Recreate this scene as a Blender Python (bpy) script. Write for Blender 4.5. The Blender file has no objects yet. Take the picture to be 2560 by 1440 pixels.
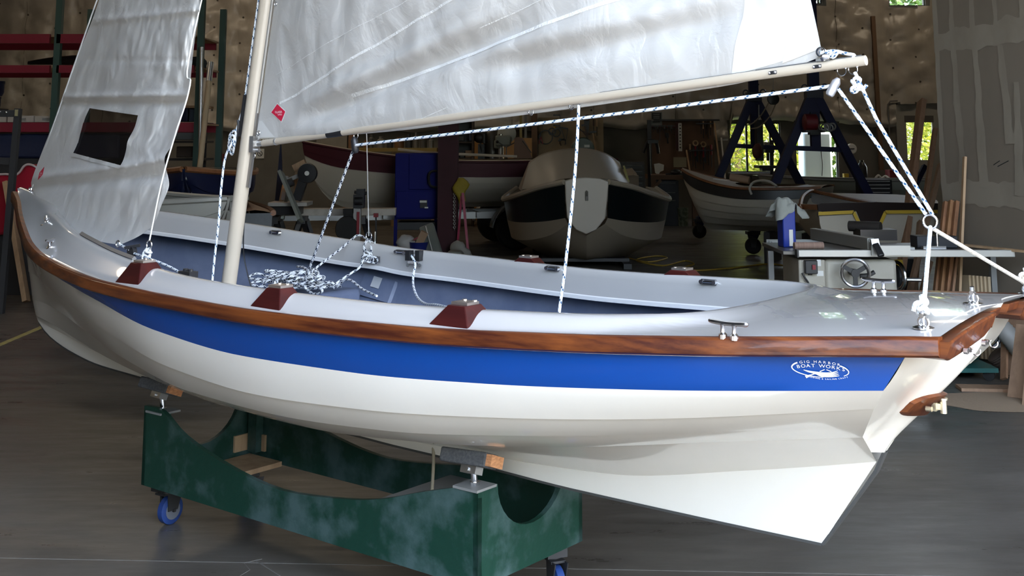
# boat workshop scene
import bpy, bmesh, math, random
from mathutils import Vector as V, Matrix as M, noise as NZ
from math import sin, cos, pi, sqrt, exp, atan2, radians
RN = random.Random(11)
SC = bpy.context.scene
COL = SC.collection

# ---------------------------------------------------------------- camera
FPX, HCAM, PITCH = 2900.0, 1.6, radians(8.11)
HORIZ = 352.0
PYC = HORIZ - FPX * math.tan(PITCH)
cd = bpy.data.cameras.new('camera')
cam = bpy.data.objects.new('camera', cd); COL.objects.link(cam)
cam.location = (0, 0, HCAM)
cam.rotation_euler = (pi / 2 + PITCH, 0, 0)
cd.sensor_fit = 'HORIZONTAL'; cd.sensor_width = 36.0
cd.lens = 36.0 * FPX / 2560.0
cd.shift_y = -(720.0 - PYC) / 2560.0
cd.clip_start = 0.05; cd.clip_end = 500
SC.camera = cam
_cp, _sp = cos(PITCH), sin(PITCH)

def ray(px, py):
    u = (px - 1280.0) / FPX; v = (py - PYC) / FPX
    return V((u, _cp + v * _sp, _sp - v * _cp))
def at(px, py, Y):
    "measured point of the photograph at depth Y"
    r = ray(px, py); t = Y / r.y
    return V((r.x * t, Y, HCAM + r.z * t))
def fl(px, py, z=0.0):
    r = ray(px, py); t = (z - HCAM) / r.z
    return V((r.x * t, r.y * t, z))

# ---------------------------------------------------------------- materials
MATS = {}
def mat(name, col=None, rough=.5, metal=0., coat=0., var=None, bump=None, spec=.5, stretch=None, extra=None):
    if name in MATS: return MATS[name]
    assert col is not None, name
    m = bpy.data.materials.new(name); m.use_nodes = True
    nt = m.node_tree; b = nt.nodes['Principled BSDF']; L = nt.links
    b.inputs['Base Color'].default_value = (*col, 1)
    b.inputs['Roughness'].default_value = rough
    b.inputs['Metallic'].default_value = metal
    b.inputs['Specular IOR Level'].default_value = spec
    if coat:
        b.inputs['Coat Weight'].default_value = coat
        b.inputs['Coat Roughness'].default_value = .04
    if var or bump:
        tc = nt.nodes.new('ShaderNodeTexCoord'); mp = nt.nodes.new('ShaderNodeMapping')
        L.new(tc.outputs['Object'], mp.inputs['Vector'])
        if stretch: mp.inputs['Scale'].default_value = stretch
    if var:
        # (scale, second colour, low, high, detail)
        sc, c2, lo, hi = var[:4]
        n = nt.nodes.new('ShaderNodeTexNoise'); n.inputs['Scale'].default_value = sc
        n.inputs['Detail'].default_value = var[4] if len(var) > 4 else 5
        n.inputs['Roughness'].default_value = .6
        L.new(mp.outputs[0], n.inputs['Vector'])
        r = nt.nodes.new('ShaderNodeValToRGB')
        r.color_ramp.elements[0].position = lo; r.color_ramp.elements[0].color = (*col, 1)
        r.color_ramp.elements[1].position = hi; r.color_ramp.elements[1].color = (*c2, 1)
        L.new(n.outputs['Fac'], r.inputs[0]); L.new(r.outputs[0], b.inputs['Base Color'])
    if bump:
        n2 = nt.nodes.new('ShaderNodeTexNoise'); n2.inputs['Scale'].default_value = bump[0]
        n2.inputs['Detail'].default_value = 5
        L.new(mp.outputs[0], n2.inputs['Vector'])
        bp = nt.nodes.new('ShaderNodeBump'); bp.inputs['Strength'].default_value = bump[1]
        bp.inputs['Distance'].default_value = bump[2] if len(bump) > 2 else .01
        L.new(n2.outputs['Fac'], bp.inputs['Height']); L.new(bp.outputs[0], b.inputs['Normal'])
    if extra: extra(m, nt, b)
    MATS[name] = m
    return m

def rope_mat(name, base, fleck, freq, duty=.33, fleck2=None):
    m = bpy.data.materials.new(name); m.use_nodes = True
    nt = m.node_tree; b = nt.nodes['Principled BSDF']; L = nt.links
    b.inputs['Roughness'].default_value = .7
    uv = nt.nodes.new('ShaderNodeUVMap'); sx = nt.nodes.new('ShaderNodeSeparateXYZ'); L.new(uv.outputs[0], sx.inputs[0])
    def mth(op, a, b_=None):
        n = nt.nodes.new('ShaderNodeMath'); n.operation = op
        for i, x in enumerate((a, b_)):
            if x is None: continue
            if isinstance(x, (int, float)): n.inputs[i].default_value = x
            else: L.new(x, n.inputs[i])
        return n.outputs[0]
    d = mth('MULTIPLY', sx.outputs[0], freq)
    a = mth('FRACT', mth('ADD', d, sx.outputs[1]))
    c = mth('FRACT', mth('SUBTRACT', mth('MULTIPLY', d, 2.0), mth('MULTIPLY', sx.outputs[1], 3.0)))
    f1 = mth('LESS_THAN', a, duty); f2 = mth('LESS_THAN', c, .72)
    f = mth('MULTIPLY', f1, f2)
    mx = nt.nodes.new('ShaderNodeMix'); mx.data_type = 'RGBA'
    mx.inputs[6].default_value = (*base, 1); mx.inputs[7].default_value = (*fleck, 1)
    L.new(f, mx.inputs[0]); L.new(mx.outputs[2], b.inputs['Base Color'])
    w = nt.nodes.new('ShaderNodeMath'); w.operation = 'SINE'
    L.new(mth('MULTIPLY', mth('ADD', mth('MULTIPLY', d, 3.0), mth('MULTIPLY', sx.outputs[1], 4.0)), 6.283), w.inputs[0])
    bp = nt.nodes.new('ShaderNodeBump'); bp.inputs['Strength'].default_value = .5; bp.inputs['Distance'].default_value = .002
    L.new(w.outputs[0], bp.inputs['Height']); L.new(bp.outputs[0], b.inputs['Normal'])
    MATS[name] = m
    return m

def glass_mat(name, tint=(1, 1, 1), gl=.06, alpha=1.0, col=(.02, .02, .02)):
    "pane: a clear sheet with a weak gloss; alpha < 1 adds a smoky film"
    m = bpy.data.materials.new(name); m.use_nodes = True
    nt = m.node_tree; nt.nodes.clear(); L = nt.links
    o = nt.nodes.new('ShaderNodeOutputMaterial'); t = nt.nodes.new('ShaderNodeBsdfTransparent')
    t.inputs[0].default_value = (*tint, 1)
    g = nt.nodes.new('ShaderNodeBsdfGlossy'); g.inputs['Roughness'].default_value = .08
    mx = nt.nodes.new('ShaderNodeMixShader'); mx.inputs[0].default_value = gl
    L.new(t.outputs[0], mx.inputs[1]); L.new(g.outputs[0], mx.inputs[2])
    out = mx.outputs[0]
    if alpha < 1:
        d = nt.nodes.new('ShaderNodeBsdfDiffuse'); d.inputs[0].default_value = (*col, 1)
        m2 = nt.nodes.new('ShaderNodeMixShader'); m2.inputs[0].default_value = 1 - alpha
        L.new(out, m2.inputs[1]); L.new(d.outputs[0], m2.inputs[2]); out = m2.outputs[0]
    L.new(out, o.inputs[0])
    MATS[name] = m
    return m

# ---------------------------------------------------------------- mesh builder
WM = {}
ZU = V((0, 0, 1))
class MB:
    def __init__(s): s.v = []; s.f = []; s.m = []; s.uv = {}
    def add(s, vs, fs, m=0, uvs=None):
        b = len(s.v); s.v += [V(x) for x in vs]
        for i, f in enumerate(fs):
            if uvs: s.uv[len(s.f)] = uvs[i]
            s.f.append([b + j for j in f]); s.m.append(m)
        return s
    def obox(s, c, ax, ay, az, m=0):
        c = V(c); P = []
        for k in (-1, 1):
            for j in (-1, 1):
                for i in (-1, 1): P.append(c + ax * i + ay * j + az * k)
        return s.add(P, [(0, 2, 3, 1), (4, 5, 7, 6), (0, 1, 5, 4), (2, 6, 7, 3), (0, 4, 6, 2), (1, 3, 7, 5)], m)
    def box(s, c, d, rz=0, m=0, rot=None):
        r = rot if rot is not None else M.Rotation(rz, 3, 'Z')
        return s.obox(c, r @ V((d[0] / 2, 0, 0)), r @ V((0, d[1] / 2, 0)), r @ V((0, 0, d[2] / 2)), m)
    def bx(s, a, b, m=0):
        a, b = V(a), V(b); return s.box((a + b) / 2, b - a, m=m)
    def beam(s, p, q, w, h, up=ZU, m=0):
        p, q = V(p), V(q); d = q - p; l = d.length; d.normalize()
        x = d.cross(V(up))
        if x.length < 1e-4: x = d.cross(V((0, 1, 0)))
        x.normalize(); y = x.cross(d)
        return s.obox((p + q) / 2, d * (l / 2), x * (w / 2), y * (h / 2), m)
    def tube(s, pts, r, n=8, cap=True, closed=False, m=0, u0=0.):
        pts = [V(p) for p in pts]; N = len(pts)
        rs = r if isinstance(r, (list, tuple)) else [r] * N
        up = None; P = []; us = []; u = u0
        for i, p in enumerate(pts):
            a = pts[(i - 1) % N] if (closed or i > 0) else p
            b = pts[(i + 1) % N] if (closed or i < N - 1) else p
            t = (b - a)
            if t.length < 1e-9: t = V((0, 0, 1))
            t.normalize()
            if up is None:
                up = V((0, 0, 1)) if abs(t.z) < .9 else V((1, 0, 0))
            x = up - t * up.dot(t)
            if x.length < 1e-6: x = t.orthogonal()
            x.normalize(); up = x; y = t.cross(x)
            if i: u += (p - pts[i - 1]).length
            us.append(u)
            for k in range(n):
                w = 2 * pi * k / n; P.append(p + (x * cos(w) + y * sin(w)) * rs[i])
        F = []; U = []
        for i in range(N if closed else N - 1):
            j = (i + 1) % N; uj = us[j] if j else us[-1] + (pts[0] - pts[-1]).length
            for k in range(n):
                k2 = (k + 1) % n
                F.append((i * n + k, i * n + k2, j * n + k2, j * n + k))
                U.append(((us[i], k / n), (us[i], (k + 1) / n), (uj, (k + 1) / n), (uj, k / n)))
        if cap and not closed:
            F.append(tuple(range(n))[::-1]); U.append(tuple((us[0], 0) for _ in range(n)))
            F.append(tuple((N - 1) * n + k for k in range(n))); U.append(tuple((us[-1], 0) for _ in range(n)))
        return s.add(P, F, m, U)
    def cyl(s, p, q, r, n=16, r2=None, m=0):
        return s.tube([p, q], [r, r if r2 is None else r2], n, m=m)
    def lathe(s, prof, c, ax=ZU, n=20, m=0):
        c = V(c); z = V(ax).normalized(); x = z.orthogonal().normalized(); y = z.cross(x); P = []; F = []
        for r, h in prof:
            for k in range(n):
                w = 2 * pi * k / n; P.append(c + z * h + (x * cos(w) + y * sin(w)) * r)
        for i in range(len(prof) - 1):
            for k in range(n):
                k2 = (k + 1) % n; F.append((i * n + k, i * n + k2, (i + 1) * n + k2, (i + 1) * n + k))
        if prof[0][0] > 1e-6: F.append(tuple(range(n))[::-1])
        if prof[-1][0] > 1e-6: F.append(tuple((len(prof) - 1) * n + k for k in range(n)))
        return s.add(P, F, m)
    def torus(s, c, ax, R, r, n=24, k=8, m=0, a0=0, a1=2 * pi):
        c = V(c); z = V(ax).normalized(); x = z.orthogonal().normalized(); y = z.cross(x)
        full = abs(a1 - a0 - 2 * pi) < 1e-6; q = n if full else n + 1
        return s.tube([c + (x * cos(a0 + (a1 - a0) * i / n) + y * sin(a0 + (a1 - a0) * i / n)) * R for i in range(q)], r, k, closed=full, m=m)
    def sph(s, c, r, d=(1, 1, 1), n=12, k=8, m=0):
        c = V(c); P = [c + V((0, 0, -r * d[2]))]; F = []
        for i in range(1, k):
            a = -pi / 2 + pi * i / k
            for j in range(n):
                w = 2 * pi * j / n; P.append(c + V((cos(a) * cos(w) * r * d[0], cos(a) * sin(w) * r * d[1], sin(a) * r * d[2])))
        P.append(c + V((0, 0, r * d[2])))
        for j in range(n):
            j2 = (j + 1) % n; F.append((0, 1 + j2, 1 + j)); b = 1 + (k - 2) * n; F.append((b + j, b + j2, len(P) - 1))
            for i in range(k - 2): F.append((1 + i * n + j, 1 + i * n + j2, 1 + (i + 1) * n + j2, 1 + (i + 1) * n + j))
        return s.add(P, F, m)
    def prism(s, poly, o, ux, uy, dep, m=0):
        o, ux, uy, dep = V(o), V(ux), V(uy), V(dep); n = len(poly)
        a = [o + ux * p[0] + uy * p[1] for p in poly]; b = [p + dep for p in a]
        F = [tuple(range(n)), tuple(range(2 * n - 1, n - 1, -1))]
        F += [(i, i + n, (i + 1) % n + n, (i + 1) % n) for i in range(n)]
        return s.add(a + b, F, m)
    def grid(s, rows, m=0, close=False, uv=None, skip=None):
        nr, nc = len(rows), len(rows[0]); P = [p for r in rows for p in r]; F = []
        for i in range(nr - 1):
            for j in range(nc if close else nc - 1):
                if skip and skip(i, j): continue
                j2 = (j + 1) % nc
                F.append((i * nc + j, i * nc + j2, (i + 1) * nc + j2, (i + 1) * nc + j))
        return s.add(P, F, m)
    def build(s, name, mats, parent=None, world=True, bev=0, sharp=35, solid=0, recalc=True, sub=0):
        me = bpy.data.meshes.new(name)
        vs = s.v
        o = bpy.data.objects.new(name, me); COL.objects.link(o)
        if parent is not None:
            o.parent = parent; W = WM[parent]
            if world: iw = W.inverted(); vs = [iw @ p for p in vs]
            WM[o] = W
        else:
            lo = V((min(p.x for p in vs), min(p.y for p in vs), min(p.z for p in vs)))
            hi = V((max(p.x for p in vs), max(p.y for p in vs), max(p.z for p in vs)))
            c = V(((lo.x + hi.x) / 2, (lo.y + hi.y) / 2, lo.z))
            o.location = c; vs = [p - c for p in vs]; WM[o] = M.Translation(c)
        me.from_pydata([tuple(p) for p in vs], [], s.f)
        for x in (mats if isinstance(mats, (list, tuple)) else [mats]): me.materials.append(x)
        me.polygons.foreach_set('material_index', s.m)
        if s.uv:
            ul = me.uv_layers.new(name='UVMap')
            for pi_, u in s.uv.items():
                p = me.polygons[pi_]
                for k, li in enumerate(p.loop_indices): ul.data[li].uv = u[k]
        if recalc:
            bm = bmesh.new(); bm.from_mesh(me); bmesh.ops.recalc_face_normals(bm, faces=bm.faces); bm.to_mesh(me); bm.free()
        me.polygons.foreach_set('use_smooth', [True] * len(me.polygons))
        if sharp < 180: me.set_sharp_from_angle(angle=radians(sharp))
        if solid:
            md = o.modifiers.new('solid', 'SOLIDIFY'); md.thickness = solid; md.offset = 0
        if bev:
            md = o.modifiers.new('bevel', 'BEVEL'); md.width = bev; md.segments = 2; md.limit_method = 'ANGLE'; md.angle_limit = radians(40)
        if sub:
            md = o.modifiers.new('sub', 'SUBSURF'); md.levels = sub; md.render_levels = sub
        return o

def tag(o, label=None, cat=None, group=None, kind=None):
    if label: o['label'] = label
    if cat: o['category'] = cat
    if group: o['group'] = group
    if kind: o['kind'] = kind
    return o
def thing(name, label, cat, loc=(0, 0, 0), rz=0, group=None):
    o = bpy.data.objects.new(name, None); COL.objects.link(o)
    o.location = loc; o.rotation_euler = (0, 0, rz); o.empty_display_size = .1
    WM[o] = M.Translation(V(loc)) @ M.Rotation(rz, 4, 'Z')
    return tag(o, label, cat, group)
def struct(name, mb, mats, **k):
    return tag(mb.build(name, mats, **k), kind='structure')
def kids(o): return [c for c in bpy.data.objects if c.parent == o]
def dup(root, loc, rz=0, label=None, scale=None):
    ch = {}
    for c in bpy.data.objects:
        if c.parent: ch.setdefault(c.parent, []).append(c)
    def cp(o, par):
        c = o.copy(); COL.objects.link(c)
        if par: c.parent = par
        for k in ch.get(o, []): cp(k, c)
        return c
    r = cp(root, None); r.location = loc; r.rotation_euler = (0, 0, rz)
    if scale: r.scale = scale
    if label: r['label'] = label
    return r

def spl(P):
    "monotone cubic through (x, y) pairs"
    xs = [p[0] for p in P]; ys = [p[1] for p in P]; n = len(P)
    d = [(ys[i + 1] - ys[i]) / (xs[i + 1] - xs[i]) for i in range(n - 1)]
    t = [d[0]] + [0 if d[i - 1] * d[i] <= 0 else 2 * d[i - 1] * d[i] / (d[i - 1] + d[i]) for i in range(1, n - 1)] + [d[-1]]
    def f(x):
        if x <= xs[0]: return ys[0] + t[0] * (x - xs[0])
        if x >= xs[-1]: return ys[-1] + t[-1] * (x - xs[-1])
        i = max(k for k in range(n - 1) if xs[k] <= x); h = xs[i + 1] - xs[i]; u = (x - xs[i]) / h
        return (ys[i] * (1 + 2 * u) * (1 - u) ** 2 + h * t[i] * u * (1 - u) ** 2 + ys[i + 1] * u * u * (3 - 2 * u) + h * t[i + 1] * u * u * (u - 1))
    return f
def lin(P):
    def f(x):
        if x <= P[0][0]: return P[0][1]
        for (a, b), (c, d) in zip(P, P[1:]):
            if x <= c: return b + (d - b) * (x - a) / (c - a)
        return P[-1][1]
    return f
def crv(pts, n=8, closed=False):
    "smooth path through points"
    P = [V(p) for p in pts]; N = len(P); out = []
    for i in range(N if closed else N - 1):
        g = lambda k: P[k % N] if closed else P[min(max(k, 0), N - 1)]
        a, b, c, d = g(i - 1), g(i), g(i + 1), g(i + 2)
        for j in range(n):
            t = j / n
            out.append(.5 * ((2 * b) + (c - a) * t + (2 * a - 5 * b + 4 * c - d) * t * t + (3 * b - a - 3 * c + d) * t ** 3))
    if not closed: out.append(P[-1])
    return out
def sstep(a, b, x):
    t = min(max((x - a) / (b - a), 0), 1); return t * t * (3 - 2 * t)
def fbm(p, o=4):
    return NZ.fractal(V(p), 1.0, 2.0, o)

def text_mesh(body, size=1.0, sx=1.0):
    "flat glyph outlines as (verts, faces), centred on x"
    cu = bpy.data.curves.new('t', 'FONT'); cu.body = body; cu.size = size; cu.align_x = 'CENTER'; cu.align_y = 'CENTER'
    cu.resolution_u = 3
    o = bpy.data.objects.new('t', cu); COL.objects.link(o)
    dg = bpy.context.evaluated_depsgraph_get()
    me = bpy.data.meshes.new_from_object(o.evaluated_get(dg))
    vs = [(v.co.x * sx, v.co.y) for v in me.vertices]; fs = [tuple(p.vertices) for p in me.polygons]
    bpy.data.objects.remove(o); bpy.data.curves.remove(cu); bpy.data.meshes.remove(me)
    return vs, fs

# common materials
white_gel = mat('cream_gelcoat', (.86, .82, .74), .22, coat=.6, var=(3, (.83, .79, .71), .35, .7))
blue_gel = mat('blue_gelcoat', (.003, .052, .27), .2, coat=.5, spec=.3)
deck_gel = mat('grey_gelcoat', (.47, .46, .45), .2, coat=.8)
liner = mat('slate_liner', (.10, .125, .20), .5, var=(9, (.14, .165, .24), .4, .75))
def _grain(m, nt, b): pass
mahog = mat('varnished_mahogany', (.048, .011, .006), .36, coat=.2, spec=.25, var=(14, (.175, .050, .012), .35, .7, 6), stretch=(.15, 3, 3))
steel = mat('stainless_steel', (.78, .78, .80), .18, metal=1)
alu = mat('aluminium', (.72, .72, .72), .35, metal=1)
blackp = mat('black_plastic', (.015, .015, .017), .4)
rubber = mat('black_rubber', (.012, .012, .012), .8)
spar = mat('cream_spar_paint', (.50, .435, .345), .3, coat=.3)
pine = mat('pine_wood', (.50, .33, .19), .6, var=(7, (.36, .22, .12), .4, .7, 6), stretch=(2, 2, .25))
fir = mat('red_fir_wood', (.36, .17, .08), .6, var=(7, (.22, .10, .05), .4, .7, 6), stretch=(3, 3, .25))
ply = mat('plywood', (.46, .31, .18), .6, var=(4, (.36, .23, .13), .4, .7))
greenp = mat('green_paint', (.005, .040, .026), .45, var=(5, (.055, .10, .098), .46, .62, 8), bump=(30, .15))
grey_paint = mat('grey_paint', (.22, .22, .215), .6)
dark = mat('dark_grey_metal', (.03, .03, .032), .5)
redp = mat('red_paint', (.22, .012, .02), .5)
navy = mat('navy_paint', (.006, .01, .035), .4)
bluep = mat('blue_cabinet_paint', (.002, .005, .13), .55, spec=.2)
yellow = mat('yellow_paint', (.65, .42, .03), .5)
paper = mat('white_paper', (.75, .74, .70), .8)
ink = mat('printed_ink', (.03, .03, .03), .8)
card = mat('brown_cardboard', (.33, .21, .13), .8)
rope_w = rope_mat('white_blue_rope', (.80, .83, .86), (.02, .08, .18), 24, .24)
rope_k = rope_mat('white_black_rope', (.74, .76, .78), (.012, .02, .05), 24, .42)
rope_l = rope_mat('pale_line', (.80, .80, .78), (.55, .62, .70), 40, .25)
DX0, DX1, DZ1 = -1.7, 6.4, 5.4
SKY, SUN, EXPO, LAMP = 1.0, 6.0, 1.68, 3.4
# ================================================================ the sailing skiff
AX = radians(38.5)
BF = V((-cos(AX), sin(AX), 0)); BN = V((-sin(AX), -cos(AX), 0)); BO = V((1.3075, 3.1767, 0))
BRZ = atan2(BF.y, BF.x)
def bw(s, l, z): return BO + BF * s + BN * l + V((0, 0, z))     # boat frame -> place (s forward from the stern, l towards the open door side)
def bp(px, py, l=0.):
    "where a sight line meets the fore-and-aft plane at lateral offset l -> (s, z)"
    r = ray(px, py); c = V((0, 0, HCAM)); t = (l - BN.dot(c - BO)) / BN.dot(r); p = c + r * t
    return BF.dot(p - BO), p.z
boat = thing('sailing_skiff', 'cream sailing skiff with a blue band and mahogany rub rail on the green cart', 'boat', BO, BRZ)
def bb(mb, name, mats, parent=None, **k): return mb.build(name, mats, parent or boat, world=False, **k)

# --- lines of the hull: half breadth and height along the length
bs = spl([(-.03, .465), (.04, .48), (.3, .54), (.62, .60), (1.015, .66), (1.53, .71), (2.16, .742), (2.7, .74), (3.115, .712), (3.42, .66), (3.73, .583), (4.01, .49), (4.28, .375), (4.6, .225), (4.85, .10), (5.0, .035), (5.05, .014)])
zs = spl([(-.03, 1.147), (.12, 1.137), (.62, 1.10), (1.015, 1.076), (1.53, 1.054), (2.16, 1.047), (2.7, 1.058), (3.115, 1.072), (3.42, 1.09), (3.73, 1.113), (4.01, 1.147), (4.28, 1.195), (4.6, 1.25), (4.85, 1.295), (5.05, 1.33)])
KN = [.12, .75, 1.25, 1.75, 2.25, 2.75, 3.25, 3.75, 4.25, 4.5, 4.75]
def line(ls, zz, end):
    lf = spl(list(zip(KN, ls)) + [(end[0], .012)]); zf = spl(list(zip(KN, zz)) + [(end[0], end[1])])
    return lf, zf, end[0]
def r0(s): return bs(s) * .985 * (1 - .09 * (1 - sstep(.1, .6, s)))
LN = [
    (lambda s: bs(s) * (1 - .07 * (1 - sstep(.1, .6, s))), lambda s: zs(s) - .006, 5.045),
    (r0, lambda s: zs(s) - .05 - .012 * sstep(3, 4.6, s), 5.02),
    line([.435, .597, .662, .699, .716, .709, .659, .55, .365, .24, .11], [1.003, .951, .915, .892, .888, .92, .99, 1.045, 1.09, 1.12, 1.15], (4.985, 1.165)),
    line([.352, .513, .599, .643, .66, .646, .583, .46, .285, .18, .085], [.953, .869, .816, .777, .761, .79, .858, .912, .942, .947, .94], (4.872, .93)),
    line([.25, .393, .502, .551, .57, .552, .482, .356, .194, .115, .05], [.899, .81, .75, .70, .682, .691, .733, .778, .802, .806, .80], (4.835, .80)),
    line([.155, .261, .355, .403, .42, .399, .339, .239, .125, .073, .03], [.848, .761, .69, .639, .613, .616, .633, .650, .681, .702, .715], (4.79, .715)),
    line([.018, .023, .027, .029, .03, .03, .03, .028, .02, .016, .013], [.772, .629, .536, .512, .505, .505, .515, .545, .60, .645, .685], (4.768, .69)),
]
_sr = spl([(.46, .534), (.68, .37), (.742, .342), (.888, .209), (1.029, .083), (1.177, 0.0)])
def st(l, z): return _sr(z) + .045 * (1 - exp(-(l / .06) ** 2)) + .03 * abs(l)      # face of the raked transom
NS = 72
def lpt(k, t):
    lf, zf, e = LN[k]
    s0 = .05
    for _ in range(14): s0 = st(lf(max(s0, .0)), zf(s0))
    s = s0 + (e - s0) * t
    return V((s, max(lf(s), .012), zf(s)))
rows = []; rmat = []
T = [sum_ / NS for sum_ in range(NS + 1)]
PL = [[lpt(k, t) for t in T] for k in range(7)]
KEEL = [(.534, .462), (1.0, .458), (1.4, .457), (1.764, .465), (2.2, .468), (2.5, .475), (3.04, .478), (3.3, .488), (3.5, .502), (3.86, .518), (4.2, .533), (4.45, .569), (4.62, .612), (4.70, .645), (4.755, .68)]
kz = spl(KEEL)
PK = [V((.534 + (4.755 - .534) * t, .012, kz(.534 + (4.755 - .534) * t))) for t in T]
def outn(a, b):
    d = b - a; n = V((0, -d.z, d.y)); return n.normalized() if n.length > 1e-9 else V((0, 1, 0))
def seg(A, B, n, bulge, o0, o1, last=False):
    for i in range(n + (1 if last else 0)):
        w = i / n; rr = []
        for j, (a, b) in enumerate(zip(A, B)):
            tp = min(1, (1 - T[j]) * 12, .25 + T[j] * 6)
            p = a.lerp(b, w) + outn(a, b) * (bulge * 4 * w * (1 - w) + (o0 + (o1 - o0) * w)) * tp
            p.y = max(p.y, .010); rr.append(p)
        rows.append(rr)
LAP = .008
seg(PL[0], PL[1], 2, 0, 0, 0)
iblue0 = len(rows); seg(PL[1], PL[2], 4, .004, 0, .0); iblue1 = len(rows)
seg(PL[2], PL[3], 4, .004, 0, LAP, True)
seg(PL[3], PL[4], 4, .004, 0, LAP, True)
seg(PL[4], PL[5], 4, .004, 0, LAP, True)
seg(PL[5], PL[6], 6, -.004, 0, 0)
seg(PL[6], PK, 3, 0, 0, 0, True)
for sd in (1, -1):
    pass
hb = MB()
for sd in (1, -1):
    rr = [[V((p.x, p.y * sd, p.z)) for p in r] for r in rows]
    b0 = len(hb.f)
    hb.grid(rr)
    nc = NS
    for i in range(len(rr) - 1):
        for j in range(nc):
            if iblue0 <= i < iblue1 and rr[i][j].x < 3.80 : hb.m[b0 + i * nc + j] = 1
# stem and keel closing strips
n_ = len(rows)
hb.grid([[V((r[-1].x, r[-1].y, r[-1].z)) for r in rows], [V((r[-1].x, -r[-1].y, r[-1].z)) for r in rows]])
hb.grid([[p for p in rows[-1]], [V((p.x, -p.y, p.z)) for p in rows[-1]]])
bb(hb, 'hull', [white_gel, blue_gel], sharp=28)
# dark keel shoe
kb = MB(); kb.grid([[V((p.x, y, p.z - d)) for p in rows[-1]] for y, d in ((.014, -.004), (.014, .004), (-.014, .004), (-.014, -.004))])
kb.grid([[V((s + o, y, z)) for s, z in ((.534, .46), (.445, .58), (.37, .683), (.342, .742))] for y, o in ((.013, .004), (.013, -.005), (-.013, -.005), (-.013, .004))])
bb(kb, 'keel_band', mat('weathered_keel_strip', (.06, .06, .058), .6))
# --- transom
tb = MB(); W = [1, .9, .75, .6, .45, .32, .2, .1, .04, 0, -.04, -.1, -.2, -.32, -.45, -.6, -.75, -.9, -1]
ed = [r[0] for r in rows if r[0].z > .745]
ed = [V((0, .448, 1.145))] + ed
tr = []
for i, e in enumerate(ed):
    r = []
    for w in W:
        l = e.y * w; z = e.z + (.028 if i == 0 else 0) * (1 - w * w)
        r.append(V((st(l, z) if i else st(l, z) * .7, l, z)))
    tr.append(r)
tr.append([V((.342, .012 * w, .742)) for w in W])
tb.grid(tr)
tb.grid([[V((s, y, z)) for s, z in ((.342, .745), (.37, .683), (.445, .58), (.534, .462))] for y in (.012, -.012)])
bb(tb, 'transom', white_gel, sharp=50)

# --- deck ring from the sheer to the coaming, with the rolled coaming and its inner face
CO = [(.655, 0), (.657, .10), (.664, .22), (.69, .34), (.75, .43), (.86, .485), (1.0, .525), (1.25, .56), (1.5, .585), (1.75, .605), (2, .622), (2.25, .64), (2.5, .645), (2.75, .627), (3, .60), (3.25, .56), (3.5, .503), (3.75, .435), (4.0, .34), (4.2, .252), (4.4, .165), (4.58, .095), (4.70, .045), (4.74, 0)]
zc = spl([(.6, 1.136), (.8, 1.126), (1.0, 1.116), (1.25, 1.107), (1.5, 1.099), (1.75, 1.095), (2, 1.097), (2.25, 1.101), (2.5, 1.107), (2.75, 1.115), (3, 1.132), (3.25, 1.152), (3.5, 1.177), (3.75, 1.203), (4.16, 1.248), (4.75, 1.305)])
side = crv([(a, b, 0) for a, b in CO], 5)
side[0].y = 0; side[-1].y = 0
inner = side + [V((p.x, -p.y, 0)) for p in side[-2:0:-1]]
def outer_for(p):
    s, l = p.x, abs(p.y); sg = 1 if p.y >= 0 else -1
    if s < .9:                                    # fan out over the after deck
        a = sstep(0, .5, l) ; b_ = l / .485
        if l < .40: return V((.004 + .01 * b_, sg * min(1, l / .40) * .474, 0))
        u = (s - .715) / (.9 - .715); u = min(max(u, 0), 1)
        so = .012 + .888 * u
        return V((so, sg * (bs(so) - .002), 0))
    if s > 3.75:
        u = min(max((s - 3.75) / (4.74 - 3.75), 0), 1)
        so = 3.75 + (5.03 - 3.75) * u
        return V((so, sg * max(bs(so) - .002, 0.0) * (1 if l > 1e-4 else 0), 0))
    return V((s, sg * (bs(s) - .002), 0))
outer = [outer_for(p) for p in inner]
def deckz(s, l):
    b_ = max(bs(s), .05); c = .028 + .06 * sstep(3.0, 4.05, s) * (1 - sstep(4.3, 5.04, s)); return zs(max(s, -.02)) + c * (1 - min(1, (l / b_) ** 2))
WS = [0, .08, .18, .3, .42, .54, .64, .73, .81, .88, .94, .98, 1.0]
ring = []
for w in WS:
    r = []
    for o, i in zip(outer, inner):
        p = o.lerp(i, w); d = (i - p).length; tot = (i - o).length
        roll = min(.125, tot)
        base = deckz(p.x, p.y); top = max(zc(i.x), deckz(i.x, i.y) + .006)
        h = 1 - sstep(.012, roll, d)
        base_i = deckz(i.x, i.y)
        z = base + (top - min(base, top - .004)) * h if True else 0
        r.append(V((p.x, p.y, z)))
    ring.append(r)
cen = V((2.4, 0, 0)); cenf = V((4.0, 0, 0))
def inset(p, i, d):
    a = inner[i - 1]; b_ = inner[(i + 1) % len(inner)]; t = (b_ - a); n = V((-t.y, t.x, 0))
    if n.length < 1e-9: n = V((1, 0, 0))
    n.normalize()
    if n.dot((cen if p.x < 3.9 else cenf) - p) < 0: n = -n
    d = min(d, max(abs(p.y) * .6, .002) if p.x > 4.4 else d)
    return p + n * d
for d, dz in ((.008, -.0015), (.014, -.008), (.017, -.03), (.019, -.07), (.020, -.105)):
    ring.append([V((*inset(p, i, d).xy, zc(p.x) + dz)) for i, p in enumerate(inner)])
dk = MB(); dk.grid(ring, close=True)
bb(dk, 'deck', deck_gel, sharp=40)
fb = MB(); fl_ = []
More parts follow.
